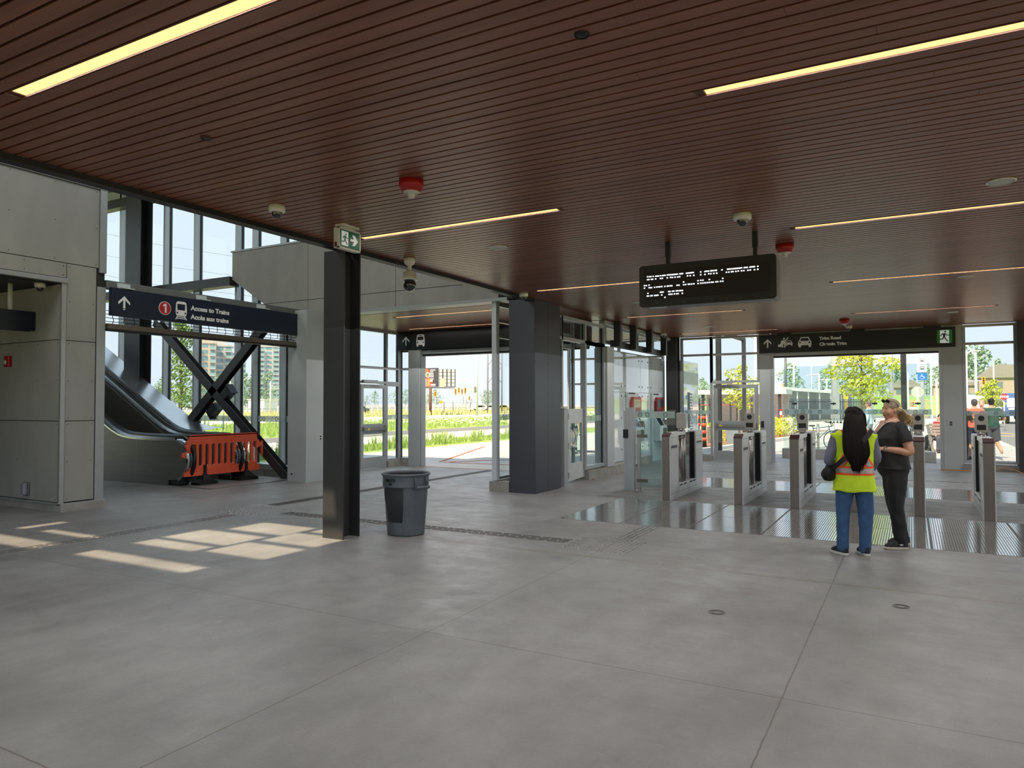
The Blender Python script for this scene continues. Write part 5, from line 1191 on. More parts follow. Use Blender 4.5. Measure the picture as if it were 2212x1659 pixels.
# tall weeds along the lawn edge + clover verge
rnd = random.Random(9); b = MB()
for i in range(2600):
    y = rnd.uniform(13, 34); x = -17.0-abs(rnd.gauss(0, .8)); h_ = rnd.uniform(.10, .26)*(1.0+1.3*(noise.noise(Vector((x*.8, y*1.1, 3))) > .22))
    a = rnd.uniform(0, 6.28); lx, ly = .06*math.cos(a), .06*math.sin(a)
    b.add([(x-.02, y-.02, -.02), (x+.02, y+.02, -.02), (x+lx+.004, y+ly, h_)], [(0, 1, 2)], 0 if rnd.random() < .7 else 1)
    if h_ > .4:
        for k in range(5): z = h_*(.3+.14*k); b.add([(x+lx*.5, y, z), (x+.05*math.cos(k*2), y+.05*math.sin(k*2), z+.05), (x+lx*.5, y, z+.04)], [(0, 1, 2)], 1)
tag(b.build('tall_weeds', LW, weld=False), 'strip of tall green weeds along the walk outside the bus exit', 'weeds', kind='stuff')
b = MB()
for i in range(5200):
    x = rnd.uniform(-48, -28.3); y = rnd.uniform(14, 110)*(-x/40); h_ = rnd.uniform(.10, .32)
    if rnd.random() < .42 and y > 45: s = .07; b.add([(x-s, y-s, h_), (x+s, y-s, h_), (x+s, y+s, h_), (x-s, y+s, h_+.06)], [(0, 1, 2, 3)], 2)
    else: b.add([(x-.06, y-.06, -.02), (x+.06, y+.06, -.02), (x+.02, y, h_+.05)], [(0, 1, 2)], i % 2)
tag(b.build('clover_verge', LW+[M('clover_blossom', (232, 226, 196), .8)], weld=False), 'rough grass verge full of pale clover blossom across the path', 'grass', kind='stuff')
b = MB()
for i in range(3600):
    y = rnd.uniform(20, 140); x = -62-rnd.random()**1.5*50; h_ = rnd.uniform(.3, .8); b.add([(x-.08, y-.08, -.02), (x+.08, y+.08, -.02), (x+rnd.uniform(-.1, .1), y, h_)], [(0, 1, 2)], i % 2)
tag(b.build('meadow_stalks', leafmat('straw_grass', (192, 190, 132), (210, 206, 156)), weld=False), 'pale yellow meadow grass along the far fence', 'grass', kind='stuff')

# ================================================================ poles, signs, buildings to the west
mPole = M('galvanised_pole', (205, 210, 214), .5, .3, .05); mWhiteP = M('white_painted_pole', (232, 234, 236), .5); mFence = M('black_fence', (52, 56, 58), .6)
def pole(x, y, h, w, lab, arms=(), name='lamp_post', cat='lamp post', m=None, grp=None, head=True):
    t = thing(name, lab, cat, (x, y, 0), group=grp); b = MB(); b.cyl((x, y, -.02), (x, y, h), w/2, w/2*.7, 12); b.cyl((x, y, -.02), (x, y, .12), w*.9, n=12); b.build('mast', m or mWhiteP, t, weld=False)
    if arms:
        b = MB(); hh = MB()
        for dx, dz in arms:
            # arm across the view (roughly perpendicular to the line of sight)
            v = Vector((y, -x, 0)).normalized(); e = Vector((x, y, h-.1))+v*dx+Vector((0, 0, dz)); b.tube([(x, y, h-.1-abs(dz)*.3), tuple(Vector((x, y, h-.05))+v*dx*.6+Vector((0, 0, dz*.8))), tuple(e)], w*.3, 6)
            hh.bar(tuple(e-v*.1*abs(dx)), tuple(e+v*(.35 if dx > 0 else -.35)), .16, .07)
        b.build('arm', m or mWhiteP, t, weld=False); hh.build('lamp_head', mWhiteP, t, weld=False)
    return t
pole(-46.5, 74.7, 13, .26, 'tall white pole in the middle of the bus exit view, grey cabinet on it')
b = MB(); b.box(-47.15, -46.6, 74.2, 74.7, 3.05, 3.8); tag(b.build('pole_cabinet', M('grey_cabinet', (170, 174, 178), .5), bevel=.02), 'grey equipment cabinet fixed to the tall white pole', 'cabinet')
t = thing('lattice_pylon', 'grey lattice pylon with crossed braces right in the bus exit view', 'pylon', (-63.5, 107.6, 0)); b = MB()
for i in range(4):
    z = 2.2+3.1*i
    if i: b.tube([(-64.5, 107.1, z), (-62.4, 108.4, z+2.9)], .05, 5); b.tube([(-62.4, 108.4, z), (-64.5, 107.1, z+2.9)], .05, 5)
for x, y in ((-64.5, 107.1), (-62.4, 108.4)): b.cyl((x, y, -.02), (x, y, 15), .15, .13, 8)
b.build('lattice', M('pylon_steel', (140, 146, 156), .6, .2), t, weld=False)
pole(-75.9, 117.7, 6.3, .35, 'white street lamp with two spread arms beyond the meadow', ((1.1, .35), (-1.1, .35)))
pole(-78.2, 128, 8.4, .2, 'slim grey pole left of the lattice pylon', m=mPole); pole(-76.6, 129, 8.2, .2, 'slim pale pole right of the lattice pylon', m=mPole); pole(-76.2, 105.3, 10.4, .18, 'thin grey pole above the billboard', m=mPole); pole(-72.7, 107.8, 4.3, .2, 'short white pole between billboard and traffic signals')
# billboard
t = thing('billboard', 'two sided billboard on a rusty post, dark food poster left and bare panels right', 'billboard', (-64, 89.6, 0))
b = MB(); b.cyl((-64.1, 89.5, -.02), (-64.1, 89.5, 4.4), .22, n=12); b.bar((-67.5, 89.9, 4.2), (-61, 91.6, 4.15), .3, .12); b.build('post', M('rusty_post', (110, 80, 68), .8), t, weld=False)
A_ = Vector((-67.2, 89.7, 0)); B2 = Vector((-63.1, 90.05, 0)); tt = (B2-A_).normalized(); nn = Vector((tt.y, -tt.x, 0)); L4 = (B2-A_).length
fb = lambda u, v, d: tuple(A_+tt*u+nn*d+Vector((0, 0, v)))
b = MB(); b.prism([(0, 4.28), (L4, 4.28), (L4, 7.2), (0, 7.2)], fb, -.2, 0); b.build('poster_board', M('billboard_dark', (66, 66, 72), .5), t)
b = MB(); b.prism([(.6, 4.35), (L4-1.42, 4.35), (L4-1.42, 6.9), (.6, 7.0)], fb, 0, .02, 0); b.prism([(.6, 4.35), (L4-1.0, 4.35), (L4-.8, 5.5), (.6, 5.7)], fb, 0, .015, 0)
b.prism(disc(.32, 18, L4-1.95, 6.75), fb, .02, .04, 1); b.prism(disc(.42, 20, L4-1.75, 6.15), fb, .02, .05, 2); b.prism(disc(.3, 16, L4-1.75, 6.15), fb, .05, .06, 3); b.prism([(L4-1.9, 4.4), (L4-1.45, 4.4), (L4-1.3, 5.6), (L4-1.8, 5.6)], fb, .02, .05, 4); b.prism([(L4-2.4, 4.4), (L4-1.95, 4.4), (L4-1.95, 5.6), (L4-2.3, 5.6)], fb, .02, .05, 5)
b.build('poster_art', [M('poster_red', (196, 52, 60), .5), M('poster_orange', (232, 110, 70), .5), M('poster_plate', (230, 225, 205), .5), M('poster_food', (120, 130, 90), .5, 0, .4, 8), M('poster_drink', (236, 150, 70), .5), M('poster_pink', (230, 150, 190), .5)], t, weld=False)
b = MB()
for i, (z, w_) in enumerate(((6.82, .92), (6.55, .55), (6.30, .6), (6.05, .62), (5.80, .62), (5.5, .62))): b.prism([(L4-1.36, z), (L4-1.36+w_, z), (L4-1.36+w_, z+.13), (L4-1.36, z+.13)], fb, .02, .03)
b.prism([(L4-1.3, 5.1), (L4-.9, 5.1), (L4-.9, 5.4), (L4-1.3, 5.4)], fb, .02, .05); b.prism([(L4-1.3, 4.6), (L4-.4, 4.6), (L4-.4, 4.75), (L4-1.3, 4.75)], fb, .02, .03); b.prism([(L4-1.3, 4.42), (L4-.4, 4.42), (L4-.4, 4.5), (L4-1.3, 4.5)], fb, .02, .03)
b.build('poster_text_bars', mWhiteP, t, weld=False)
A3 = Vector((-62.95, 90.1, 0)); B3 = Vector((-60.9, 91.6, 0)); t3 = (B3-A3).normalized(); n3 = Vector((t3.y, -t3.x, 0)); L3_ = (B3-A3).length
fb3 = lambda u, v, d: tuple(A3+t3*u+n3*d+Vector((0, 0, v)))
b = MB(); b.prism([(0, 4.3), (L3_, 4.3), (L3_, 7.0), (0, 7.0)], fb3, -.1, 0, 0)
for i in range(4):
    for j in range(5): b.prism([(.08+.63*i, 4.42+.53*j), (.48+.63*i, 4.42+.53*j), (.48+.63*i, 4.85+.53*j), (.08+.63*i, 4.85+.53*j)], fb3, 0, .03, 1)
b.prism([(.1, 4.3), (.9, 4.35), (.95, 5.5), (.15, 5.65)], fb3, .03, .06, 2); b.build('rear_panels', [M('panel_frame', (84, 84, 90), .6), M('bare_panel', (226, 222, 204), .7), M('peeling_paper', (206, 190, 160), .8, 0, .2, 3)], t, weld=False)
# traffic signals
mSig = M('signal_yellow', (236, 166, 46), .5)
def signal(x, y, z, s, lab, pl=True, grp='traffic signals on the far road'):
    t = thing('traffic_signal', lab, 'traffic light', (x, y, 0 if pl else z-s*.6), group=grp); v = Vector((y, -x, 0)).normalized(); w = Vector((x, y, 0)).normalized(); c = Vector((x, y, z))
    b = MB(); b.bar(c-Vector((0, 0, s/2)), c+Vector((0, 0, s/2)), s*.42, s*.3, 0, tuple(w)); b.build('signal_head', mSig, t)
    b = MB(); 
    for k in (-1, 0, 1): q = c-w*s*.16+Vector((0, 0, k*s*.3)); b.cyl(q, q-w*.03, s*.11, n=10)
    b.build('lens', M('signal_lens_dark', (60, 50, 40), .3), t, weld=False)
    b = MB(); 
    if pl: b.cyl((x+w.x*.3, y+w.y*.3, -.02), (x+w.x*.3, y+w.y*.3, z+s*.6), s*.12, n=8); b.build('post', mWhiteP, t)
    else: e = c-v*2.2; b.bar(c, e, .06, .06); b.cyl((e.x, e.y, -.02-z+s*.6+z-s*.6), (e.x, e.y, z+.3), .08, n=8); b.build('mast_arm', mWhiteP, t, weld=False)
    return t
signal(-72.0, 108.3, 3.95, .95, 'yellow traffic signal nearest the billboard on its white post'); signal(-71.5, 108.6, 4.2, .85, 'yellow traffic signal higher up, second from the billboard', True); signal(-71.0, 108.9, 4.0, .85, 'yellow traffic signal third from the billboard'); signal(-70.5, 109.2, 4.15, .95, 'yellow traffic signal by the two armed street lamp'); signal(-75.3, 118.1, 2.85, .75, 'lower yellow traffic signal right of the two armed lamp'); signal(-69.2, 98.0, 3.4, .8, 'yellow traffic signal right beside the billboard post')
signal(-82.2, 91.5, 3.1, .85, 'yellow traffic signal seen through the side glass of the vestibule')
def diamond(x, y, z, s, lab, zt=None, col=None, shape=4):
    t = thing('warning_sign', lab, 'sign', (x, y, 0)); w = Vector((x, y, 0)).normalized(); v = Vector((w.y, -w.x, 0)); c = Vector((x, y, z))-w*.05; b = MB()
    pts = [(s*math.cos(2*math.pi*k/shape+ (0 if shape == 4 else math.pi/8)), s*math.sin(2*math.pi*k/shape+(0 if shape == 4 else math.pi/8))) for k in range(shape)]
    b.prism(pts, lambda a, e, d: tuple(c+v*a+Vector((0, 0, e))-w*d), 0, .03); b.build('sign_plate', col or mSig, t); b = MB(); b.cyl((x, y, -.02), (x, y, z+s*.6), .035, n=8); b.build('post', mPole, t); return t
diamond(-68.4, 98.6, 2.0, .36, 'yellow diamond road sign low beyond the fence in the bus exit view'); 
t = diamond(-47.3, 36.9, 1.5, .26, 'yellow black striped hazard marker behind the cross brace')
o = t.children[0]; b = MB(); 
w = Vector((-47.3, 36.9, 0)).normalized(); v = Vector((w.y, -w.x, 0)); c = Vector((-47.3, 36.9, 1.5))-w*.09
for k in (-.14, .04): b.prism([(k, -.12), (k+.06, -.12), (k+.16, .12), (k+.1, .12)], lambda a, e, d: tuple(c+v*a+Vector((0, 0, e))-w*d), 0, .005)
b.build('stripe', mBlack, t, weld=False)
diamond(-62.9, 49.5, 1.9, .17, 'small red and white road sign left of the brace joint', col=M('road_sign_red', (206, 80, 76), .5), shape=8); diamond(-62.5, 49.9, 2.2, .2, 'small white sign with red mark right of the brace joint', col=M('road_sign_white', (232, 214, 212), .5), shape=8)
# cars far away
def car(x, y, rz, L_, lab, mt, h=1.45, base=0., grp='parked cars'):
    t = thing('car', lab, 'car', (x, y, base), rz, grp); b = MB(); W2 = .88
    body = [(-L_/2, .3), (-L_/2, .75), (-L_*.42, .88), (-L_*.28, .92), (-L_*.17, h), (L_*.2, h), (L_*.34, .95), (L_*.48, .8), (L_/2, .6), (L_/2, .3)]
    b.prism(body, lambda u, v, d: (u, d, v), -W2, W2); b.build('body', mt, t, local=True, bevel=.05)
    b = MB(); g = [(-L_*.25, .95), (-L_*.165, h-.07), (L_*.185, h-.07), (L_*.30, .98)]; b.prism(g, lambda u, v, d: (u, d, v), -W2-.01, W2+.01); b.build('window_glass', mSmoke, t, local=True)
    for sx_ in (-1, 1):
        for sy_ in (-1, 1): b = MB(); b.cyl((sx_*L_*.31, sy_*W2-.1*sy_, .32), (sx_*L_*.31, sy_*(W2+.02), .32), .32, n=18); b.build('wheel', mBlack, t, local=True)
    return t
mCarW = M('car_white', (228, 230, 232), .25, 0, .02, coat=.5)
car(-85.5, 138, R(55), 4.4, 'white car beyond the meadow right of the white pole', mCarW, base=.0); car(-83.0, 139.5, R(40), 4.4, 'white car behind the lattice pylon', mCarW); car(-93, 106, R(50), 4.4, 'dark car seen through the side glass of the vestibule', M('car_dark', (90, 96, 104), .3)); car(-80.5, 139.5, R(60), 4.0, 'yellowish vehicle at the right end of the parked row', M('car_sand', (206, 186, 120), .4))
car(-112, 84, R(35), 4.6, 'pale car behind the fence low in the cross brace window', mCarW)
# fence line with posts
t = thing('mesh_fence', 'black mesh fence with tall posts along the far meadow', 'fence', (-66, 80, 0)); b = MB()
PF = [(-60, 20), (-62, 45), (-64.5, 75), (-66, 92), (-69.5, 101), (-72, 107.5), (-75, 118), (-77.5, 128.8), (-82, 145)]
posts = []
for (a, c) in zip(PF[:-1], PF[1:]):
    k = max(1, int(math.dist(a, c)/6.2)); posts += [(a[0]+(c[0]-a[0])*i/k, a[1]+(c[1]-a[1])*i/k) for i in range(k)]
for x, y in posts:
    b = MB(); b.cyl((x, y, -.02), (x, y, 2.0), .055, n=6); b.build('post', mFence, t)
b = MB()
for (a, c) in zip(posts[:-1], posts[1:]): b.bar((a[0], a[1], 1.95), (c[0], c[1], 1.95), .02, .02); b.bar((a[0], a[1], .1), (c[0], c[1], .1), .02, .02)
b.build('rail', mFence, t, weld=False)
# white guard posts
b = MB()
t = thing('guard_rail', 'low white guard rail with square posts along the distant road', 'guard rail', (-100, 90, 0))
for i in range(60):
    x, y = -112+.35*i, 60+1.5*i; b.box(x-.14, x+.14, y-.14, y+.14, -.02, 1.15)
b.build('posts', mWhiteP, t, weld=False)
b = MB(); b.bar((-112, 60, .85), (-91.3, 148.5, .85), .05, .22); b.build('rail', mPole, t, weld=False)
# apartment towers
def tower(cx, cy, w, d, h, nf, lab, mw, base=0., crown=True, balc=True):
    """front face turned to the station"""
    ang = math.atan2(cy, cx); t = thing('apartment_tower', lab, 'building', (cx, cy, base), ang-math.pi/2, 'apartment towers'); b = MB()
    b.box(-w/2, w/2, 0, d, 0, h); b.box(-w*.3, w*.25, .2*d, .8*d, h, h+3)
    b.box(-w/2-.3, w/2+.3, -.3, d+.3, h-.5, h+.1); b.build('wall', mw, t, local=True, weld=False)
    gl = M('tower_window_glass', (126, 158, 166), .15, 0, .15, .3); nb = max(3, int(w/3.2)); fh = h/nf
    for k in range(nf):
        b = MB()
        for i in range(nb):
            u = -w/2+w*(i+.5)/nb; ww = w/nb*(.38 if i % 3 == 1 else .30); b.box(u-ww, u+ww, -.06, .02, k*fh+.7, (k+1)*fh-.35)
        b.build('window_row', gl, t, local=True, weld=False)
    b = MB()
    for k in range(1, nf):
        for i in range(nb):
            if i % 3 == 1: continue
            u = -w/2+w*(i+.5)/nb; b.box(u-w/nb*.42, u+w/nb*.42, -1.5, 0, k*fh-.12, k*fh+.1)
    b.build('balcony_slab', M('balcony_slab_white', (226, 226, 224), .7), t, local=True, weld=False)
    b = MB()
    for k in range(1, nf):
        for i in range(nb):
            if i % 3 == 1: continue
            u = -w/2+w*(i+.5)/nb; b.box(u-w/nb*.42, u+w/nb*.42, -1.52, -1.46, k*fh+.1, k*fh+1.1)
    b.build('balcony_rail', M('balcony_glass', (150, 182, 178), .2, 0, .1), t, local=True, weld=False)
    return t
mBeige = M('beige_precast', (206, 184, 164), .8, 0, .05, .4); mBluew = M('bluish_cladding', (150, 164, 186), .6, 0, .08, .3); mGreyw = M('light_grey_cladding', (196, 194, 190), .7, 0, .06, .3)
tower(-270, 208.5, 9.0, 14, 29, 10, 'beige apartment tower with green windows, left of the cross brace', mBeige); tower(-276, 221, 11, 14, 28.8, 10, 'grey beige apartment wing with balconies, joined right of the beige tower', mGreyw)
tower(-287, 241, 6.0, 14, 27, 10, 'narrow blue glass block between the two towers', mBluew); tower(-281.5, 254.5, 10.5, 14, 31, 13, 'tall white balconied tower right of the cross brace', mGreyw); tower(-278, 266, 9, 14, 29.5, 12, 'bluish tower at the far right of the skyline', mBluew)
pole(-68.6, 58.2, 4.7, .2, 'pale green street lamp behind the right half of the brace', ((.9, .35),), m=mPole); 
for (x, y, nm) in ((-88.8, 80.7, 'right'), (-92.7, 76.2, 'middle')):
    t = thing('catenary_mast', 'white railway catenary mast with lattice arm, %s of the brace window' % ('far right' if nm == 'right' else 'mid part'), 'mast', (x, y, 0)); b = MB(); b.cyl((x, y, -.02), (x, y, 5.3), .12, .10, 8)
    v = Vector((y, -x, 0)).normalized(); o_ = Vector((x, y, 0))
    if nm == 'right':
        P_ = lambda u, z: tuple(o_+v*u+Vector((0, 0, z))); b.bar(P_(0, 4.6), P_(3.6, 4.6), .06, .06); b.bar(P_(.3, 4.1), P_(3.6, 4.25), .06, .06)
        for k in range(3): b.bar(P_(.2+1.1*k, 4.1), P_(.8+1.1*k, 4.6), .04, .04); b.bar(P_(.8+1.1*k, 4.6), P_(1.3+1.1*k, 4.15), .04, .04)
    else:
        P_ = lambda u, z: tuple(o_+v*u+Vector((0, 0, z))); b.bar(P_(0, 4.8), P_(-1.4, 5.2), .05, .05); b.bar(P_(0, 4.3), P_(-1.2, 4.9), .05, .05)
    b.build('mast_frame', mWhiteP, t, weld=False)
b = MB(); b.box(-114, -109.5, 98, 101.5, -.02, 2.6); b.box(-114.2, -109.3, 97.8, 101.7, 2.6, 2.75); tag(b.build('site_shed', mWhiteP, weld=False), 'low white shed before the trees right of the brace', 'shed')
for i, (x, y) in enumerate(((-35.6, 27.5), (-35.0, 28.3))): b = MB(); b.cyl((x, y, -.02), (x, y, 1.15), .05, n=8); b.cyl((x, y, .75), (x, y, 1.05), .052, n=8); tag(b.build('marker_post', M('green_marker', (120, 150, 140), .5)), ('left' if i == 0 else 'right')+' one of two slim green marker posts in the brace window', 'post')
t = thing('fire_hydrant', 'blue topped fire hydrant just above the orange barrier', 'hydrant', (-25.1, 21.4, 0)); b = MB(); b.lathe((-25.1, 21.4, -.02), [(.16, 0), (.16, .05), (.10, .07), (.10, .5), (.13, .52), (.13, .56)], 16); b.cyl((-25.3, 21.4, .38), (-24.9, 21.4, .38), .06, n=10); b.build('barrel', M('hydrant_red', (190, 60, 50), .5), t, weld=False)
b = MB(); b.ball((-25.1, 21.4, .54), (.14, .14, .13), 14, half=1); b.build('cap', M('hydrant_blue', (70, 130, 210), .5), t)
# power lines across the sky
b = MB()
for k, (z0_, z1_) in enumerate(((30, 22), (26, 19), (22.5, 16), (20, 14.5))): b.tube([(-140, 40+20*k*.2, z0_+6), (-110, 75, (z0_+z1_)/2+2.5), (-80, 110, z1_+2), (-40, 150, z1_+4)], .035, 4, caps=False)
tag(b.build('power_line', M('wire_grey', (120, 128, 136), .6), weld=False), 'thin overhead power lines across the sky in the tall windows', 'power line')

# ================================================================ front plaza things
t = thing('glass_screen', 'free standing glass wind screen with frosted dotted band on a concrete block', 'glass screen', (-1.5, 23.25, 0))
b = MB(); b.box(-3.46, .58, 23.08, 23.42, -.01, .29); b.build('concrete_base', M('pale_concrete_block', (188, 184, 176), .8, 0, .1, 4, .2), t, bevel=.01)
mGS = glassmat('wind_screen_glass', (.84, .93, .93), 1.0)
jx = [-3.44, -2.32, -1.22, -.12, .50]; jx = [-3.44, -3.1, -2.02, -.93, .16, .50]
b = MB()
for a, c in zip(jx[:-1], jx[1:]): b.box(a+.006, c-.006, 23.24, 23.252, .30, 2.77)
b.build('glass_panel', mGS, t, weld=False)
b = MB()
for x in jx[1:-1]: b.box(x-.008, x+.008, 23.256, 23.40, .29, 1.72)
b.build('glass_fin', mGS, t, weld=False)
b = MB()
for x in jx[1:-1]: b.box(x-.07, x+.07, 23.215, 23.24, 1.62, 1.665); b.box(x-.012, x+.012, 23.252, 23.39, 1.6, 1.68)
b.build('clamp', M('clamp_dark', (62, 66, 68), .4, .5), t, weld=False)
b = MB(); frit(b, FX(0, 23.23, 0), -3.42, .49, 1.40, .15, seed=12, dd=0); b.build('frosted_band', [mFrit, mFritD], t, weld=False)
# totem outside beside the front wall
t = thing('glass_totem', 'tall pale glass clad totem outside, left of the front door', 'totem', (-6.0, 22.3, 0))
fT = FY(-6.02, 0, 0); b = MB(); b.box(-6.5, -6.03, 21.3, 23.1, -.01, 2.95); b.build('core', mAluL, t)
b = MB()
for e, f in ((.1, 2.25), (2.30, 2.60), (2.62, 2.95)): b.prism([(21.3, e), (23.1, e), (23.1, f), (21.3, f)], fT, 0, .02, 0)
b.prism([(21.3, 2.25), (23.1, 2.25), (23.1, 2.62), (21.3, 2.62)], fT, .02, .03, 1); b.build('glass_cladding', [mMilk, M('totem_grey_band', (160, 168, 164), .2)], t, weld=False)
b = MB(); b.prism([(21.86, .9), (22.08, .9), (22.08, 2.0), (21.86, 2.0)], fT, .02, .03, 1)
for i in range(14):
    for j in range(3): b.prism([(22.12+.11*j+(.03 if i % 2 else 0), .75+.09*i), (22.17+.11*j+(.03 if i % 2 else 0), .75+.09*i), (22.17+.11*j, .80+.09*i), (22.12+.11*j, .80+.09*i)], fT, .02, .03, 0 if (i+j) % 3 else 2)
b.prism(disc(.07, 16, 21.72, 1.85), fT, .02, .03, 3); b.prism([(22.85, 1.0), (22.92, 1.0), (22.92, 1.4), (22.85, 1.4)], fT, .02, .03, 4); b.build('map_panel', [M('map_blue', (110, 150, 190), .4), mBlack, mWhite, M('info_blue', (90, 160, 215), .4), M('totem_yellow', (214, 176, 60), .4)], t, weld=False)
# canopy posts
for i, (x, y, lab) in enumerate(((-.2, 25.7, 'dark steel canopy post standing right of the wind screen'), (-5.85, 25.3, 'dark steel canopy post seen through the pane above the glass door'))):
    b = MB(); ibeam(b, (x, y, -.01), (x, y, 4.4), .16, .16, .014, upv=(0, 1, 0)); b.box(x-.14, x+.14, y-.14, y+.14, -.01, .02); tag(b.build('canopy_post', mDark, weld=False), lab, 'post')
t = thing('bent_steel_post', 'dark steel post with sloping arm high in the front door window', 'post', (-5.8, 29.4, 0)); b = MB(); b.box(-5.87, -5.73, 29.33, 29.47, -.01, 4.25); b.bar((-5.8, 29.4, 4.2), (-7.4, 27.8, 4.75), .14, .14); b.build('steel_frame', mDark, t, weld=False)
pole(-8.2, 45, 5.9, .22, 'white street lamp with long sloping arm in the front door window', ((-2.6, .9),)); 
pole(-11.7, 81.2, 7.5, .34, 'dark grey pole at the left of the exit opening', m=M('pole_dark', (92, 98, 102), .5)); pole(-17.3, 108.6, 6.3, .3, 'white T shaped lamp post at the far left of the exit opening', ((.9, 0), (-.9, 0)))
pole(-11.3, 84.2, 5.7, .26, 'white lamp post with one arm to the left behind the screen', ((-1.3, -.1),)); pole(-12.3, 109.3, 8.0, .16, 'thin tall white pole behind the screen', m=mWhiteP); pole(-9.8, 94.5, 5.3, .26, 'white lamp post with short left arm, second of the pair', ((-1.1, -.1),)); pole(-11.3, 119.5, 5.4, .28, 'white T shaped lamp post left of the big monopole', ((.8, 0), (-.8, 0)))
for i, (x, y, w_, lab) in enumerate(((-5.4, 63.8, .62, 'thick pale monopole with bolted base, left of the woman in the vest'), (-3.1, 69.9, .46, 'thick pale monopole behind the young maple'), (-1.6, 75, .40, 'pale monopole just right of the maple crown'))):
    t = thing('monopole', lab, 'mast', (x, y, 0)); b = MB(); b.cyl((x, y, .25), (x, y, 16), w_/2, w_/2*.8, 18); b.build('mast', mPole, t)
    b = MB(); b.cyl((x, y, .20), (x, y, .25), w_*.85, n=18); b.cyl((x, y, -.02), (x, y, .05), w_*.85, n=18)
    for k in range(10): a = k*math.pi/5; b.cyl((x+w_*.7*math.cos(a), y+w_*.7*math.sin(a), 0), (x+w_*.7*math.cos(a), y+w_*.7*math.sin(a), .32), .03, n=6, m=1)
    b.build('base_plate', [mPole, mAluD], t, weld=False)
pole(1.7, 80, 6.2, .2, 'white lamp post with angled arm left of the bus stop post', ((.9, .5),)); pole(-.3, 90, 5, .2, 'short white pole right of the blonde woman'); pole(3.7, 70, 5.6, .2, 'white lamp post with arm at the right edge of the opening', ((1.0, .45),))
# bus stop post
t = thing('bus_stop_post', 'bus stop post with two white bus plates and a blue wheelchair plate', 'sign', (.72, 60, 0)); fbs = FX(.72, 59.8, 0)
b = MB(); b.cyl((.72, 60, 2.5), (.72, 60, 6), .12, n=12, m=1); b.box(.58, .86, 59.9, 60.1, -.02, 2.55, 0); b.build('post', [M('post_grey', (150, 154, 156), .5), mWhiteP], t, weld=False)
for (z0_, z1_, mm_, nm) in ((4.47, 5.02, mWhiteP, 'a'), (3.90, 4.43, mWhiteP, 'b'), (3.32, 3.84, M('access_blue', (50, 120, 214), .4), 'c')):
    b = MB(); b.prism([(-.30, z0_), (.30, z0_), (.30, z1_), (-.30, z1_)], fbs, 0, .04); o = b.build('plate', mm_, t); q = MB()
    if nm != 'c':
        zc = (z0_+z1_)/2; strokes(q, [(-.13, zc+.02), (-.13, zc+.12), (.13, zc+.12), (.13, zc+.02), (-.13, zc+.02)], .025, fbs, .04, .05); strokes(q, [(-.15, zc-.12), (-.10, zc-.03), (.10, zc-.03), (.15, zc-.12)], .03, fbs, .04, .05); strokes(q, [(-.05, zc-.05), (.05, zc-.05)], .05, fbs, .04, .05); q.build('bus_symbol', M('symbol_dark', (60, 62, 66), .5), o, weld=False)
    else:
        zc = (z0_+z1_)/2; strokes(q, [(-.02, zc+.17), (-.02, zc), (.08, zc), (.15, zc-.12)], .045, fbs, .04, .05); strokes(q, [(-.03+.12*math.cos(R(a)), zc-.07+.12*math.sin(R(a))) for a in range(110, 380, 30)], .035, fbs, .04, .05); q.build('wheelchair_symbol', mWhiteP, o, weld=False)
t = thing('stop_sign', 'grey back of an octagonal sign behind the wind screen', 'sign', (.3, 45, 0)); b = MB(); b.prism([(.32*math.cos(R(22.5+45*k)), 2.26+.32*math.sin(R(22.5+45*k))) for k in range(8)], FX(.3, 45, 0), 0, .02); b.build('sign_plate', M('sign_back_grey', (190, 188, 184), .5), t); b = MB(); b.cyl((.3, 44.94, -.02), (.3, 44.94, 2.5), .04, n=8); b.build('post', mWhiteP, t)
t = thing('stop_sign', 'red STOP sign by the trailer in the right front window', 'sign', (4.85, 51.8, 0)); fs = FX(4.85, 51.7, 0); b = MB(); b.prism([(.2*math.cos(R(22.5+45*k)), 2.02+.2*math.sin(R(22.5+45*k))) for k in range(8)], fs, 0, .02); b.build('sign_plate', M('stop_red', (214, 40, 58), .4), t)
b = MB(); b.merge(text_mb('STOP', .13, lambda u, v, d: fs(u, 1.955+v, d), .02, .025, align='CENTER', bold=.01)); b.build('lettering', mWhiteP, t, weld=False); b = MB(); b.cyl((4.85, 51.8, -.02), (4.85, 51.8, 2.1), .035, n=8); b.build('post', mWhiteP, t)
signal(4.2, 74.9, 3.45, .62, 'left orange traffic signal above the white trailer', False, grp=None); signal(5.55, 74.8, 3.6, .66, 'right orange traffic signal above the white trailer', False, grp=None)
pole(3.0, 52, 4.8, .12, 'thin white pole beside the left orange signal'); pole(6.0, 90, 7.0, .3, 'tall white lamp post between the two orange signals', ((-1.2, 1.0),)); pole(7.4, 88, 5.8, .16, 'thin white pole with round top right of the orange signals'); pole(9.9, 88, 4.6, .26, 'white pole with short arms before the roofs at right', ((.9, -.2),))
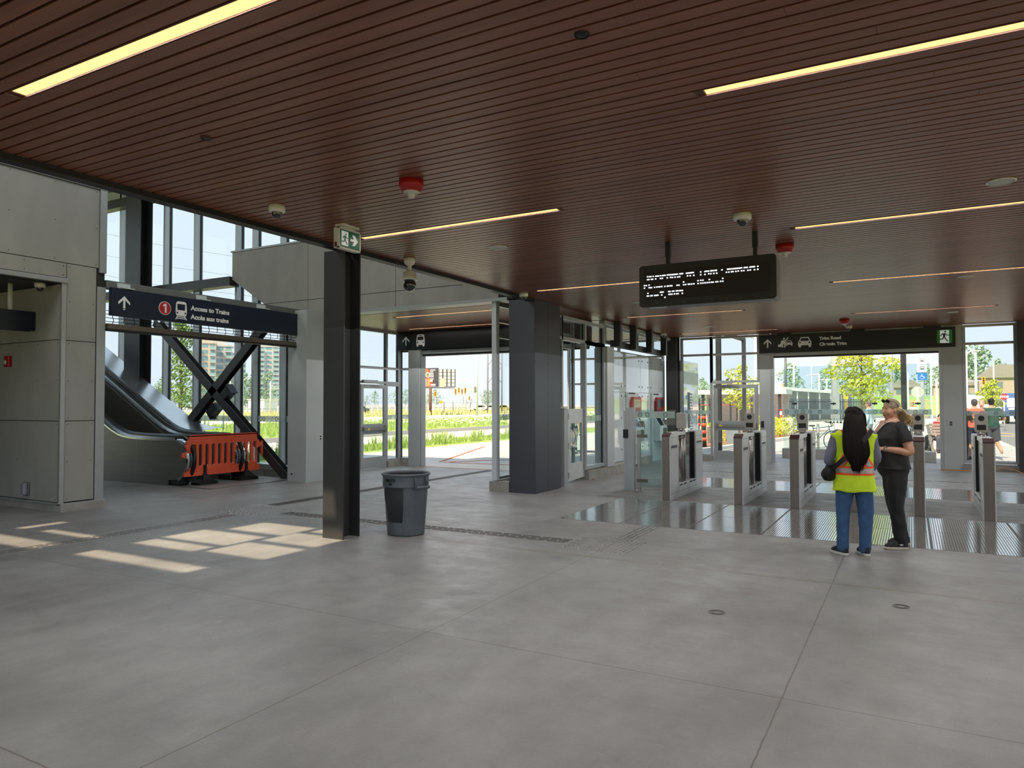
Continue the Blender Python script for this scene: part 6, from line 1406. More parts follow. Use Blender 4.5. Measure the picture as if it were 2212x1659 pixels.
# trailer + blue truck
t = thing('trailer', 'long white box trailer with green edge lines at right', 'trailer', (6.2, 75, 0)); b = MB(); b.box(3.7, 9.4, 75, 77.5, 1.15, 2.42, 0); b.box(3.7, 9.4, 74.97, 77.5, 2.42, 2.50, 1); b.box(3.7, 9.4, 74.97, 77.5, 1.10, 1.16, 1); b.build('box_body', [mWhiteP, M('trailer_green', (110, 150, 140), .5)], t, weld=False)
for x in (4.3, 8.2, 8.9): b = MB(); b.cyl((x, 75, .5), (x, 75.3, .5), .5, n=18); b.build('wheel', mBlack, t)
b = MB(); b.box(3.7, 9.4, 75.2, 77.2, .85, 1.15); b.build('chassis', mDark, t)
t = thing('truck', 'blue and white truck parked behind the STOP sign', 'truck', (7.3, 69.7, 0)); b = MB(); b.box(6.55, 7.85, 69.7, 74, .6, 2.42, 0); b.box(6.7, 7.5, 69.66, 69.7, 1.3, 2.05, 1); b.box(6.8, 7.2, 69.64, 69.66, 1.1, 1.25, 1); b.build('body', [M('truck_blue', (84, 112, 176), .4), mWhiteP], t, weld=False)
for x in (6.75, 7.65): b = MB(); b.cyl((x-.15, 70.4, .45), (x+.15, 70.4, .45), .45, n=16); b.build('wheel', mBlack, t)
b = MB(); b.box(5.9, 6.35, 70.2, 70.6, 1.7, 2.05); b.box(5.85, 6.4, 70.3, 70.5, -.02, 1.7, 1); tag(b.build('equipment_box', [M('equip_grey', (130, 136, 144), .5), mWhiteP], weld=False), 'white equipment cabinet with grey window beside the blue truck', 'cabinet')
# platform shelter roofs, dark fence, yellow phone post
t = thing('platform_shelter', 'long low platform shelter with pale sloping roof behind the wind screen', 'shelter', (-8, 78, 0)); b = MB()
b.prism([(-11.3, 3.35), (-11.3, 3.0), (-9.3, 2.85), (-5.2, 2.55), (-5.2, 2.75), (-9.3, 3.15)], lambda u, v, d: (u, 76+d+.9*(u+11), v), 0, 5); b.build('roof', M('shelter_roof', (206, 216, 212), .5), t)
b = MB(); b.prism([(-11.3, 0), (-5.4, 0), (-5.4, 2.6), (-11.3, 3.0)], lambda u, v, d: (u, 80.5+d+.9*(u+11), v), 0, .2); b.build('wall', M('shelter_wall', (150, 160, 166), .5), t)
for i in range(7): b = MB(); x = -11+.95*i; y = 76.4+.9*(x+11); b.box(x-.06, x+.06, y-.06, y+.06, -.02, 2.9-.06*i); b.build('post', mPole, t)
t = thing('platform_shelter', 'flat pale shelter roof seen through the glass front door', 'shelter', (-11, 56, 0)); b = MB(); b.box(-14.5, -7.9, 55, 58, 2.35, 2.7); b.build('roof', M('shelter_roof2', (200, 204, 200), .6), t); b = MB(); b.box(-14.3, -8.1, 57.6, 57.8, 0, 2.35); b.build('wall', M('shelter_brick', (176, 160, 158), .8, 0, .15, 6), t)
for x in (-14, -11.4, -8.4): b = MB(); b.box(x-.1, x+.1, 55.2, 55.4, -.02, 2.35); b.build('post', mDark, t)
t = thing('picket_fence', 'tall dark slatted fence behind the glass wind screen', 'fence', (-6, 66, 0)); b = MB()
for i in range(90):
    x = -9.6+.068*i; y = 58+.19*i; b.box(x-.028, x+.028, y-.02, y+.02, .1, 2.05)
b.build('slats', M('fence_slate', (66, 76, 88), .6), t, weld=False); b = MB(); b.bar((-9.6, 58, 1.8), (-3.5, 75.1, 1.8), .04, .06); b.bar((-9.6, 58, .3), (-3.5, 75.1, .3), .04, .06); b.build('rail', mFence, t, weld=False)
t = thing('mesh_fence', 'dark post fence with red rail beyond the sapling outside the front door', 'fence', (-9.5, 44, 0)); b = MB()
for i in range(8): b = MB(); x = -12.6+.62*i; b.box(x-.05, x+.05, 44, 44.1, -.02, 2.0); b.build('post', mFence, t)
b = MB(); b.box(-12.6, -8.2, 44.0, 44.04, 1.55, 1.6); b.build('rail', M('red_rail', (180, 80, 76), .5), t)
t = thing('emergency_phone', 'yellow emergency phone post with blue lamp behind the woman in the vest', 'phone post', (-5.7, 79.8, 0)); b = MB(); b.box(-5.86, -5.56, 79.7, 79.95, -.02, 2.75); b.build('post', M('phone_yellow', (240, 206, 46), .45), t, bevel=.02)
b = MB(); b.cyl((-5.71, 79.8, 2.75), (-5.71, 79.8, 2.95), .12, n=12); b.build('blue_lamp', M('beacon_blue', (120, 130, 230), .3), t); b = MB(); b.tube(catmull([(-5.95, 79.8, 0), (-5.95, 79.8, 2.9), (-5.95, 79.8, 3.5), (-5.75, 79.8, 3.55), (-5.55, 79.8, 3.5)], 4), .05, 8); b.build('hooked_arm', M('phone_yellow', (240, 206, 46), .45), t)
for (x, y, z, lab) in ((-14.0, 92, 3.45, 'white board with yellow edge above the shelter roof'), (-9.0, 98, 2.9, 'white and red board right of the shelter roof')):
    b = MB(); b.box(x-.55, x+.35, y, y+.1, z-.7, z+.5, 0); b.box(x+.35, x+.5, y, y+.1, z-.7, z+.5, 1); b.cyl((x, y+.1, -.02), (x, y+.1, z), .06, n=6, m=0); tag(b.build('sign_board', [mWhiteP, mSig if z > 3 else mRed], weld=False), lab, 'sign')
t = thing('platform_sign', 'dark and yellow platform sign with letter A above the sapling', 'sign', (-10.6, 48, 0)); fs = FX(-10.6, 48, 0); b = MB(); b.prism([(0, 2.95), (.42, 2.95), (.42, 3.28), (0, 3.28)], fs, 0, .1, 0); b.prism([(0, 2.75), (.9, 2.75), (.9, 2.95), (0, 2.95)], fs, 0, .1, 1); b.prism([(.42, 2.95), (1.3, 2.95), (1.3, 3.35), (.42, 3.35)], fs, 0, .1, 2); b.build('board', [M('board_dark', (50, 54, 60), .5), mSig, mWhiteP], t, weld=False)
b = MB(); b.merge(text_mb('A', .24, lambda u, v, d: fs(.1+u, 2.99+v, d), .1, .105, bold=.01)); b.build('lettering', mWhiteP, t, weld=False); b = MB(); b.cyl((-9.9, 48.1, -.02), (-9.9, 48.1, 2.8), .06, n=8); b.build('post', mPole, t)
b = MB()
def planter(x, y, s, h, lab, name='concrete_planter'):
    b = MB(); b.prism(rrect(-s, s, -s, s, s*.3), lambda u, v, d: (x+u, y+v, d), -.01, h*.66); b.prism(rrect(-s*.97, s*.97, -s*.97, s*.97, s*.3), lambda u, v, d: (x+u, y+v, d), h*.66, h*.70); b.prism(rrect(-s, s, -s, s, s*.3), lambda u, v, d: (x+u, y+v, d), h*.70, h)
    return tag(b.build(name, M('planter_concrete', (204, 196, 182), .85, 0, .12, 8, .3), weld=False), lab, 'planter')
planter(-5.5, 38.6, .30, .92, 'square concrete planter between the shrub and the wind screen'); planter(-7.45, 29.3, .26, .72, 'round cornered concrete planter seen low through the front door')
t = thing('litter_bin', 'grey plastic bin seen low through the glass front door', 'bin', (-6.25, 29.4, 0)); b = MB(); b.prism([(-.20, -.01), (.20, -.01), (.27, .8), (-.27, .8)], lambda u, v, d: (-6.25+u, 29.2+d, v), 0, .45); b.build('body', M('bin_bluegrey', (130, 140, 156), .5), t, bevel=.02); b = MB(); b.box(-6.55, -5.95, 29.15, 29.7, .8, .92); b.build('lid', M('bin_bluegrey', (130, 140, 156), .5), t, bevel=.02)
t = thing('traffic_barrel', 'black and orange striped channel post outside beside the totem', 'barrel', (-6.75, 26.2, 0))
for dx in (0, .24):
    b = MB()
    b.cyl((-6.85+dx, 26.2, 0), (-6.85+dx, 26.2, 1.3), .10, .075, 14, 0)
    for k in range(4): b.cyl((-6.85+dx, 26.2, .30+.26*k), (-6.85+dx, 26.2, .42+.26*k), .105-.005*k, n=14, m=1)
    b.build('striped_post', [M('barrel_black', (40, 40, 42), .6), M('barrel_orange', (232, 90, 60), .5)], t, weld=False)
b = MB(); b.cyl((-7.45, 49.4, -.02), (-7.45, 49.4, 1.3), .07, n=10, m=0); b.cyl((-7.45, 49.4, .55), (-7.45, 49.4, .9), .075, n=10, m=1); b.cyl((-7.45, 49.4, 1.15), (-7.45, 49.4, 1.3), .075, n=10, m=1); tag(b.build('flex_post', [mWhiteP, mRed], weld=False), 'red and white flexible marker post behind the planter', 'post')
# wooden fence by the embankment and brick houses
t = thing('wooden_fence', 'pale orange wooden rail fence before the grass embankment', 'fence', (2.5, 95, 0)); b = MB(); 
for z in (.7, 1.3, 1.9): b.bar((-1.5, 95, z), (5.6, 94, z), .05, .12)
b.build('rail', M('fence_orange_wood', (216, 170, 124), .7), t, weld=False)
for i in range(8): x = -1.5+i; b = MB(); b.box(x-.06, x+.06, 94.4, 94.5, -.03, 2.1); b.build('post', M('fence_orange_wood', (216, 170, 124), .7), t)
def house(x, y, w, h, lab, base=0.):
    t = thing('house', lab, 'house', (x, y, base)); b = MB(); b.box(x-w/2, x+w/2, y, y+8, base, base+h*.6); b.build('wall', M('house_brick', (176, 158, 146), .85, 0, .1, 4), t); b = MB(); b.prism([(-w/2-.4, h*.58), (w/2+.4, h*.58), (w*.25, h), (-w*.25, h)], lambda u, v, d: (x+u, y-.4+d, base+v), 0, 8.8); b.build('roof', M('house_roof', (150, 142, 140), .8), t)
    b = MB(); b.box(x-w*.3, x-w*.12, y-.05, y, base+h*.2, base+h*.45); b.box(x+w*.1, x+w*.28, y-.05, y, base+h*.2, base+h*.45); b.build('window', M('house_window', (110, 124, 134), .2), t, weld=False); return t
house(16.5, 165, 10, 6.0, 'brick house with grey roof at the far right', 3.0); house(8.0, 172, 8, 4.0, 'low brick house behind the round tree', 2.9); house(-1.0, 175, 6, 3.6, 'brick house among trees behind the octagonal sign', 2.9)
# bicycle + rack
t = thing('bicycle', 'road bicycle with drop handlebar leaning on the silver rack post', 'bicycle', (-2.9, 27.6, 0)); mBk = M('bike_frame', (96, 112, 120), .4)
def wheel(x, y, z, r): return [(x+r*math.cos(R(a))*.8, y+r*math.cos(R(a))*.6, z+r*math.sin(R(a))) for a in range(0, 361, 12)]
for nm, cx in (('front_wheel', -2.48), ('rear_wheel', -3.45)):
    cy = 27.6+(cx+2.9)*.75; b = MB(); b.tube(wheel(cx, cy, .34, .33), .016, 6, caps=False); 
    for a in range(0, 180, 20): b.bar((cx-.26*math.cos(R(a)), cy-.2*math.cos(R(a)), .34-.33*math.sin(R(a))), (cx+.26*math.cos(R(a)), cy+.2*math.cos(R(a)), .34+.33*math.sin(R(a))), .003, .003)
    b.build(nm, mBlack, t, weld=False)
Pb = lambda s_, z: (-2.9+.8*s_, 27.6+.6*s_, z); b = MB()
for p_, q_ in ((Pb(-.1, .32), Pb(-.22, .82)), (Pb(-.2, .76), Pb(.38, .82)), (Pb(-.1, .32), Pb(.40, .74)), (Pb(.38, .88), Pb(.52, .34)), (Pb(-.2, .7), Pb(-.69, .34)), (Pb(-.1, .32), Pb(-.69, .34))): b.cyl(p_, q_, .016, n=8)
b.build('frame', mBk, t, weld=False); b = MB(); b.tube(catmull([(-2.68, 27.5, 1.0), (-2.62, 27.42, .99), (-2.5, 27.5, .96), (-2.48, 27.56, .86), (-2.56, 27.6, .82)], 5), .014, 6); b.tube(catmull([(-2.68, 27.5, 1.0), (-2.66, 27.8, .99), (-2.5, 28.0, .96), (-2.46, 27.98, .86), (-2.56, 27.94, .82)], 5), .014, 6); b.build('handlebar', mBlack, t, weld=False); b = MB(); b.ball(Pb(-.25, .86), (.12, .06, .03), 12); b.build('saddle', mBlack, t); b = MB(); b.cyl(Pb(-.1, .32), Pb(.0, .15), .012, n=6); b.ball(Pb(-.1, .32), (.07, .05, .07), 10); b.build('crank', mPole, t, weld=False)
b = MB(); b.cyl((-2.9, 27.45, -.01), (-2.9, 27.45, .92), .045, n=14); b.cyl((-2.9, 27.45, -.01), (-2.9, 27.45, .02), .09, n=14); tag(b.build('bike_rack_post', mSteel, weld=False), 'round silver bike rack post in front of the bicycle', 'bike rack')
for i, x in enumerate((-.95, -.2)): b = MB(); b.tube([(x, 27.4, -.01), (x, 27.4, .8), (x+.1, 27.45, .9), (x+.2, 27.5, .8), (x+.2, 27.5, -.01)], .03, 8); tag(b.build('bike_rack_hoop', mSteel), ('bike rack hoop behind the woman in black' if i == 0 else 'bike rack hoop seen just left of the end on fare gate'), 'bike rack')
# bench
t = thing('bench', 'grey brown slatted bench seen end on with two people sitting', 'bench', (1.3, 28.3, 0)); mBn = M('bench_grey_wood', (150, 138, 136), .7)
for x in (.62, 2.2):
    b = MB(); b.bar((x, 27.95, 0), (x-.16, 28.15, .92), .06, .07); b.bar((x+.02, 28.75, 0), (x-.1, 28.6, .45), .06, .07); b.bar((x-.05, 28.0, .42), (x-.05, 28.75, .42), .06, .06); b.build('end_frame', mBn, t, weld=False)
b = MB()
for k in range(5): b.box(.5, 2.3, 28.12+.12*k, 28.22+.12*k, .44, .47)
for k in range(4): b.box(.5, 2.3, 28.02+.02*k, 28.05+.02*k, .58+.1*k, .66+.1*k)
b.build('slats', mBn, t, weld=False)
# ================================================================ people
def remesh(b, vox, smooth=4, wr=0., wscale=9., seed=0.):
    """union of closed shapes -> one continuous skin"""
    me = bpy.data.meshes.new('tmp'); me.from_pydata(b.v, [], b.f); o = bpy.data.objects.new('tmp', me); COL.objects.link(o)
    bm = bmesh.new(); bm.from_mesh(me); bmesh.ops.remove_doubles(bm, verts=bm.verts, dist=1e-5); bmesh.ops.recalc_face_normals(bm, faces=bm.faces); bm.to_mesh(me); bm.free()
    m = o.modifiers.new('r', 'REMESH'); m.mode = 'VOXEL'; m.voxel_size = vox
    if smooth: s = o.modifiers.new('s', 'SMOOTH'); s.iterations = smooth; s.factor = .6
    dg = bpy.context.evaluated_depsgraph_get(); dg.update(); ev = o.evaluated_get(dg); m2 = bpy.data.meshes.new_from_object(ev)
    out = MB(); vs = [v.co.copy() for v in m2.vertices]
    if wr:
        ns = [v.normal.copy() for v in m2.vertices]
        vs = [v+n*wr*(noise.noise(Vector((v.x*wscale+seed, v.y*wscale, v.z*wscale*.45)))+.5*noise.noise(Vector((v.x*wscale*2.2, v.y*wscale*2.2+seed, v.z*wscale*1.6)))) for v, n in zip(vs, ns)]
    out.v = vs; out.f = [list(p.vertices) for p in m2.polygons]; out.m = [0]*len(out.f); out.sm = [True]*len(out.f)
    bpy.data.objects.remove(o); bpy.data.meshes.remove(me); bpy.data.meshes.remove(m2); return out
def rings(b, secs, n=22):
    """secs: (cx,cy,z,rx,ry)"""
    rows = [[(cx+rx*math.cos(2*math.pi*k/n), cy+ry*math.sin(2*math.pi*k/n), z) for k in range(n)] for cx, cy, z, rx, ry in secs]
    b.sheet(rows, closeu=True); 
    for r_, s in ((rows[0], secs[0]), (rows[-1], secs[-1])):
        k = len(b.v); b.v += [Vector(p) for p in r_]; b.f.append(list(range(k, k+n))); b.m.append(0); b.sm.append(True)
def limb(b, pts, rr, n=14, k=5):
    P_ = catmull(pts, k); rs = []
    for i in range(len(rr)-1): rs += [rr[i]+(rr[i+1]-rr[i])*j/k for j in range(k)]
    rs.append(rr[-1]); b.tube(P_, rs, n); b.ball(pts[0], rr[0], n, k=6); b.ball(pts[-1], rr[-1], n, k=6)
def hand(b, w, d, pn, s=1., curl=25, thumb=1):
    w, d, pn = Vector(w), Vector(d).normalized(), Vector(pn); pn = (pn-d*pn.dot(d)).normalized(); lt = d.cross(pn)*thumb
    c = w+d*.045*s
    for q in (-.022, 0, .022): b.tube([w+lt*q*.6*s, w+d*.05*s+lt*q*s, w+d*.088*s+lt*q*1.15*s], [.015*s, .016*s, .0125*s], 8)
    for i, (o, L_) in enumerate(((-.031, .066), (-.0105, .074), (.0105, .070), (.031, .055))):
        p = w+d*.086*s+lt*o*s; a = R(curl*.5); pts = [p]; 
        for seg, f in enumerate((.44, .32, .24)):
            dd = d*math.cos(a)+pn*math.sin(a); p = p+dd*L_*f*s; pts.append(p); a += R(curl)
        b.tube(pts, [.0092*s, .0088*s, .008*s, .0068*s], 7); b.ball(pts[-1], .0068*s, 7, k=4)
    p0 = w+d*.02*s-lt*.022*s; p1 = p0+(d*.55-lt*.75+pn*.25).normalized()*.042*s; p2 = p1+(d*.9-lt*.25+pn*.4).normalized()*.032*s; b.tube([p0, p1, p2], [.013*s, .0105*s, .008*s], 8); b.ball(p2, .008*s, 7, k=4)
def head_shape(b, c, yaw, s=1., jaw=1., pitch=0.):
    """c: head centre; faces local +Y turned by yaw"""
    Q = Matrix.Rotation(yaw, 3, 'Z') @ Matrix.Rotation(pitch, 3, 'X')
    h = MB(); F_ = lambda p: Vector(c)+Q @ (Vector(p)*s)
    h.ball((0, -.012, .035), (.073, .088, .082), 24, k=14); h.ball((0, .018, -.025), (.060*jaw, .070, .080), 22, k=12); h.ball((0, .050, -.083), (.032*jaw, .028, .026), 14, k=8)
    for q in (-1, 1): h.ball((q*.034*jaw, .048, -.030), (.026, .026, .030), 12, k=8); h.ball((q*.074, -.008, -.008), (.010, .020, .030), 10, k=8); h.ball((q*.030, .070, .022), (.024, .012, .007), 10, k=6)
    h.tube([(0, .078, .018), (0, .094, -.010), (0, .101, -.026)], [.007, .0088, .0105], 10); h.ball((0, .094, -.027), (.0145, .011, .009), 10, k=6); h.ball((0, .078, -.055), (.024, .012, .007), 12, k=6); h.ball((0, .076, -.064), (.020, .011, .007), 12, k=6)
    b.merge(h, F_); return F_
def face_parts(F_, body, s=1., lip=(150, 84, 78), brow=(60, 44, 36), detail=True):
    e = MB()
    for q in (-1, 1): e.ball(F_((q*.031, .0655, .006)), (.0115*s,)*3, 12, k=8)
    e.build('eyeball', M('eye_white', (200, 196, 190), .2), body, local=True)
    e = MB()
    for q in (-1, 1): e.ball(F_((q*.0315, .0722, .006)), (.0060*s,)*3, 10, k=6)
    e.build('iris', M('iris_dark', (36, 24, 18), .2), body, local=True)
    e = MB()
    for q in (-1, 1): e.tube([F_((q*.014, .0795, .026)), F_((q*.032, .079, .031)), F_((q*.048, .067, .027))], .0022*s, 6)
    e.build('eyebrow', M('brow_%d' % brow[0], brow, .8), body, local=True, weld=False)
    e = MB(); e.tube([F_((-.022, .082, -.058)), F_((-.008, .090, -.056)), F_((.008, .090, -.056)), F_((.022, .082, -.058))], .0038*s, 8); e.tube([F_((-.018, .082, -.063)), F_((0, .089, -.066)), F_((.018, .082, -.063))], .0042*s, 8)
    e.build('lips', M('lips_%d' % lip[0], lip, .4), body, local=True, weld=False)
def shoe(t, ank, d, mu, ms, s=1., name='shoe'):
    """shoe under an ankle point, toe towards d"""
    d = Vector((d[0], d[1], 0)).normalized(); lt = Vector((d.y, -d.x, 0)); a = Vector((ank[0], ank[1], 0))
    P_ = lambda u, v, z: a+d*u*s+lt*v*s+Vector((0, 0, z*s))
    outl = [(-.075, .0), (-.068, .026), (-.03, .034), (.03, .036), (.10, .046), (.145, .044), (.178, .024), (.186, 0), (.175, -.026), (.14, -.044), (.10, -.046), (.03, -.036), (-.03, -.034), (-.068, -.026)]
    b = MB(); n = len(outl)
    def ring(z, k, dx=0): return [tuple(P_(u*k+dx, v*k, z)) for u, v in outl]
    b.sheet([ring(.001, .97), ring(.004, 1.02), ring(.028, 1.04), ring(.032, .98)], closeu=True); k = len(b.v); b.v += [Vector(p) for p in ring(.001, .97)]; b.f.append(list(range(k, k+n))); b.m.append(0); b.sm.append(False)
    so = None
    u_ = MB()
    def top(z, fl, wid): return [tuple(P_(max(-.07, u) if u < .05 else .05+(u-.05)*fl, v*wid, z)) for u, v in outl]
    u_.sheet([ring(.026, .97), top(.05, .95, .95), top(.072, .72, .86), top(.088, .42, .78), top(.102, .16, .74)], closeu=True); k = len(u_.v); u_.v += [Vector(p) for p in top(.102, .16, .74)]; u_.f.append(list(range(k, k+n))); u_.m.append(0); u_.sm.append(True)
    o = u_.build(name, mu, t, local=True, weld=False); b.build('sole', ms, o, local=True, weld=False)
    l = MB()
    for i in range(4): l.tube([P_(.05+.02*i, -.022, .088-.006*i), P_(.052+.02*i, 0, .096-.007*i), P_(.05+.02*i, .022, .088-.006*i)], .0028*s, 5)
    l.build('laces', mu, o, local=True, weld=False); return o
def person(lab, loc, rz, H=1.7, J=None, skin=(196, 150, 122), shirt=None, pants=None, shoes=None, hair=None, vox=.012, girth=1., belly=0., bust=0., sleeve=.5, pl=1., shirt_z=(.90, 1.46), head_yaw=0., head_pitch=0., wr=.006, dz=0., face=True, jaw=1., curl=30, hem_flare=0.):
    """shirt/pants: material; sleeve: 0..2 (1 = to the elbow); pl: trouser leg 0..1 (1 = to the ankle)"""
    k = H/1.70; t = thing('person', lab, 'person', loc, rz); OFF[t.name] = Vector((0, 0, 0))
    D = dict(hipL=(-.09, 0, .90), hipR=(.09, 0, .90), kneeL=(-.10, .02, .49), kneeR=(.10, .02, .49), ankL=(-.10, -.02, .09), ankR=(.10, -.02, .09), toeL=(-.15, 1), toeR=(.15, 1),
             shL=(-.175, -.01, 1.385), shR=(.175, -.01, 1.385), elL=(-.235, -.03, 1.11), elR=(.235, -.03, 1.11), wrL=(-.24, .06, .88), wrR=(.24, .06, .88), hdL=(0, .15, -1), hdR=(0, .15, -1), pnL=(1, 0, 0), pnR=(-1, 0, 0), head=(0, .015, 1.585), neck=(0, -.012, 1.46), ty=0., lean=0.)
    D.update(J or {}); V = {a: (Vector(v)*k if len(v) == 3 and a[:2] not in ('hd', 'pn') else Vector(v)) for a, v in D.items() if not isinstance(v, float)}
    up_ = lambda p: Vector((p[0], p[1]+D['lean']*(p[2]/k-.9 if p[2]/k > .9 else 0), p[2]+dz))
    g = girth
    S_ = [(.80, .09, .08, 0), (.86, .165, .115, 0), (.93, .172, .125, 0), (1.0, .155, .115+belly*.6, belly*.5), (1.08, .148, .110+belly, belly*.6), (1.18, .155, .112+bust*.5+belly*.5, bust*.3+belly*.3), (1.26, .165, .118+bust, bust*.6), (1.34, .172, .105+bust*.4, bust*.2), (1.40, .165, .085, 0), (1.44, .11, .07, 0), (1.48, .055, .055, 0)]
    def torso(z0, z1, inf, flare=0.):
        out = []
        for z, rx, ry, cy in S_:
            if z0-.03 <= z <= z1+.001:
                zz = max(z, z0); f = 1+flare*max(0, (1.05-zz))*1.2; p = up_((0, D['ty']+cy*k, zz*k)); out.append((p.x, p.y, p.z, (rx*g*f)*k+inf, ry*g*k*f+inf))
        if out[0][2] > up_((0, 0, z0*k)).z+.002:
            q = out[0]; out.insert(0, (q[0], q[1], up_((0, 0, z0*k)).z, q[3]*(1+flare*.1), q[4]*(1+flare*.1)))
        return out
    b = MB(); rings(b, torso(.80, 1.48, 0))
    gl = .5+.5*g
    for s_ in 'LR':
        h_, kn, an = V['hip'+s_]+Vector((0, 0, dz)), V['knee'+s_], V['ank'+s_]; limb(b, [h_, (h_+kn)/2, kn, kn*.45+an*.55+Vector((0, -.012, 0))*k, an], [.088*k*gl, .078*k*gl, .056*k*gl, .053*k*gl, .036*k])
        limb(b, [up_(V['sh'+s_]), (up_(V['sh'+s_])+up_(V['el'+s_]))/2, up_(V['el'+s_]), (up_(V['el'+s_])*.6+up_(V['wr'+s_])*.4), up_(V['wr'+s_])], [.052*k*gl, .047*k*gl*g**.5, .038*k*gl, .037*k*gl, .025*k])
        hand(b, up_(V['wr'+s_]), V['hd'+s_], V['pn'+s_], k, curl, 1 if s_ == 'R' else -1)
        if an.z > .04: b.tube([an, an+Vector((0, 0, -.05))*k, an+Vector((V['toe'+s_][0], V['toe'+s_][1], 0)).normalized()*.06*k+Vector((0, 0, -.055))*k], [.036*k, .034*k, .026*k], 8)
    hc = up_(V['head']); nk = up_(V['neck']); b.tube([nk-Vector((0, 0, .06)), nk, hc+Vector((0, -.015, -.05))], [.058*k*gl, .052*k*gl, .05*k*gl], 14)
    F_ = head_shape(b, hc, head_yaw, k, jaw, head_pitch)
    body = remesh(b, vox, 3).build('body', M('skin_%d_%d' % (skin[0], skin[1]), skin, .55, 0, .05, 8), t, local=True, weld=False)
    if face: face_parts(F_, body, k)
    if shirt:
        q = MB(); rings(q, torso(shirt_z[0], shirt_z[1], .014, hem_flare)); 
        for s_ in 'LR':
            a, e, w = up_(V['sh'+s_]), up_(V['el'+s_]), up_(V['wr'+s_])
            if sleeve <= 1: q.tube([a+Vector((0, 0, .0)), a.lerp(e, sleeve*.5), a.lerp(e, sleeve)], [.066*k*gl, .064*k*gl*g**.4, .062*k*gl*g**.4], 14); q.ball(a, .066*k*gl, 12, k=6)
            elif sleeve > 1: limb(q, [a, (a+e)/2, e, e.lerp(w, (sleeve-1)*.5), e.lerp(w, sleeve-1)], [.068*k*gl, .062*k*gl, .056*k*gl, .050*k*gl, .046*k*gl])
        shirt_o = remesh(q, vox, 4, wr).build('shirt', shirt, t, local=True, weld=False)
    if pants:
        q = MB(); rings(q, [s for s in torso(.80, .98, .012)])
        for s_ in 'LR':
            h_, kn, an = V['hip'+s_]+Vector((0, 0, dz)), V['knee'+s_], V['ank'+s_]
            if pl > .95: limb(q, [h_, (h_+kn)/2, kn, (kn+an)/2, an+Vector((0, 0, .0))], [.106*k*gl, .096*k*gl, .077*k*gl, .070*k*gl, (.066 if pl >= 1 else .052)*k*gl])
            else: q.tube([h_, (h_+kn)/2, h_.lerp(kn, min(1, pl*2))], [.106*k*gl, .104*k*gl, .104*k*gl], 14); q.ball(h_, .106*k*gl, 12, k=6)
        remesh(q, vox, 4, wr*1.5, 7., 3.).build('trousers' if pl > .6 else 'shorts', pants, t, local=True, weld=False)
    if shoes:
        for s_ in 'LR':
            if V['ank'+s_].z < .16*k: shoe(t, V['ank'+s_], V['toe'+s_], shoes[0], shoes[1], k*.98)
    if hair: hair(t, F_, k)
    return t, F_, V, up_, k
def short_hair(m, bald=0):
    def f(t, F_, k):
        h = MB(); h.ball((0, -.020, .048), (.080, .090, .082), 20, k=12); h.ball((0, -.05, .0), (.070, .055, .07), 16, k=10)
        for q in (-1, 1): h.ball((q*.06, -.01, .03), (.02, .04, .045), 10, k=6)
        o = MB(); o.merge(h, F_); remesh(o, .010, 2, .006, 40).build('hair', m, t, local=True, weld=False)
    return f

mHairB = M('black_brown_hair', (22, 15, 13), .62, 0, .35, 20, 0, (1, 1, .1), spec=.2); mJean = M('blue_denim', (58, 92, 134), .85, 0, .18, 14, .25); mBlkTee = M('charcoal_black_tee', (38, 38, 41), .8, 0, .12, 20, .1)
mBlkPant = M('black_trouser_cloth', (20, 20, 23), .7, 0, .15, 12); mShoeB = M('black_knit_shoe', (26, 26, 29), .6, 0, .15, 60); mSoleW = M('white_shoe_sole', (212, 212, 206), .6); mSoleB = M('beige_shoe_sole', (196, 184, 166), .6, 0, .15, 40)
mDusty = M('dusty_blue_sleeve', (112, 116, 138), .8, 0, .12, 10, .1)
# ---- woman in the safety vest, seen from behind
tA, FA, VA, upA, kA = person('person seen from behind in yellow safety vest and blue jeans with long dark hair', (-.555, 8.66, 0), R(8), 1.60,
    dict(ankL=(-.135, -.02, .085), ankR=(.105, .03, .085), kneeL=(-.125, .01, .48), kneeR=(.115, .02, .48), toeL=(-.75, 1), toeR=(-.35, 1), elL=(-.265, -.02, 1.10), wrL=(-.20, .16, .97), hdL=(.55, .8, .1), pnL=(.3, 0, -1), elR=(.235, .05, 1.13), wrR=(.20, .22, .98), hdR=(-.6, .7, -.2)),
    skin=(150, 104, 82), shirt=mDusty, sleeve=1.85, pants=mJean, pl=1., shoes=(mShoeB, mSoleW), vox=.0065, head_yaw=R(28), shirt_z=(.92, 1.46), wr=.008, girth=1.02)
# safety vest: shell round the torso, stripes are assigned by position
q = MB(); k = kA
vs_ = [(.745, .232, .170, -.01), (.80, .228, .168, -.01), (.90, .218, .16, -.005), (1.0, .208, .152, 0), (1.1, .204, .148, 0), (1.2, .206, .148, 0), (1.3, .226, .145, 0), (1.36, .246, .13, 0), (1.395, .252, .115, -.005), (1.42, .225, .10, -.005), (1.445, .15, .09, -.005), (1.47, .07, .07, 0)]
rings(q, [(0, cy*k, z*k, rx*k, ry*k) for z, rx, ry, cy in vs_], 30)
vest = remesh(q, .0075, 3, .012, 9., 1.)
me = bpy.data.meshes.new('tmp'); me.from_pydata(vest.v, [], vest.f); bm = bmesh.new(); bm.from_mesh(me)
def cutp(co, no): bmesh.ops.bisect_plane(bm, geom=bm.verts[:]+bm.edges[:]+bm.faces[:], plane_co=co, plane_no=no)
for z in (.930, .955, 1.010, 1.035): cutp((0, 0, z*k), (0, .0, 1))
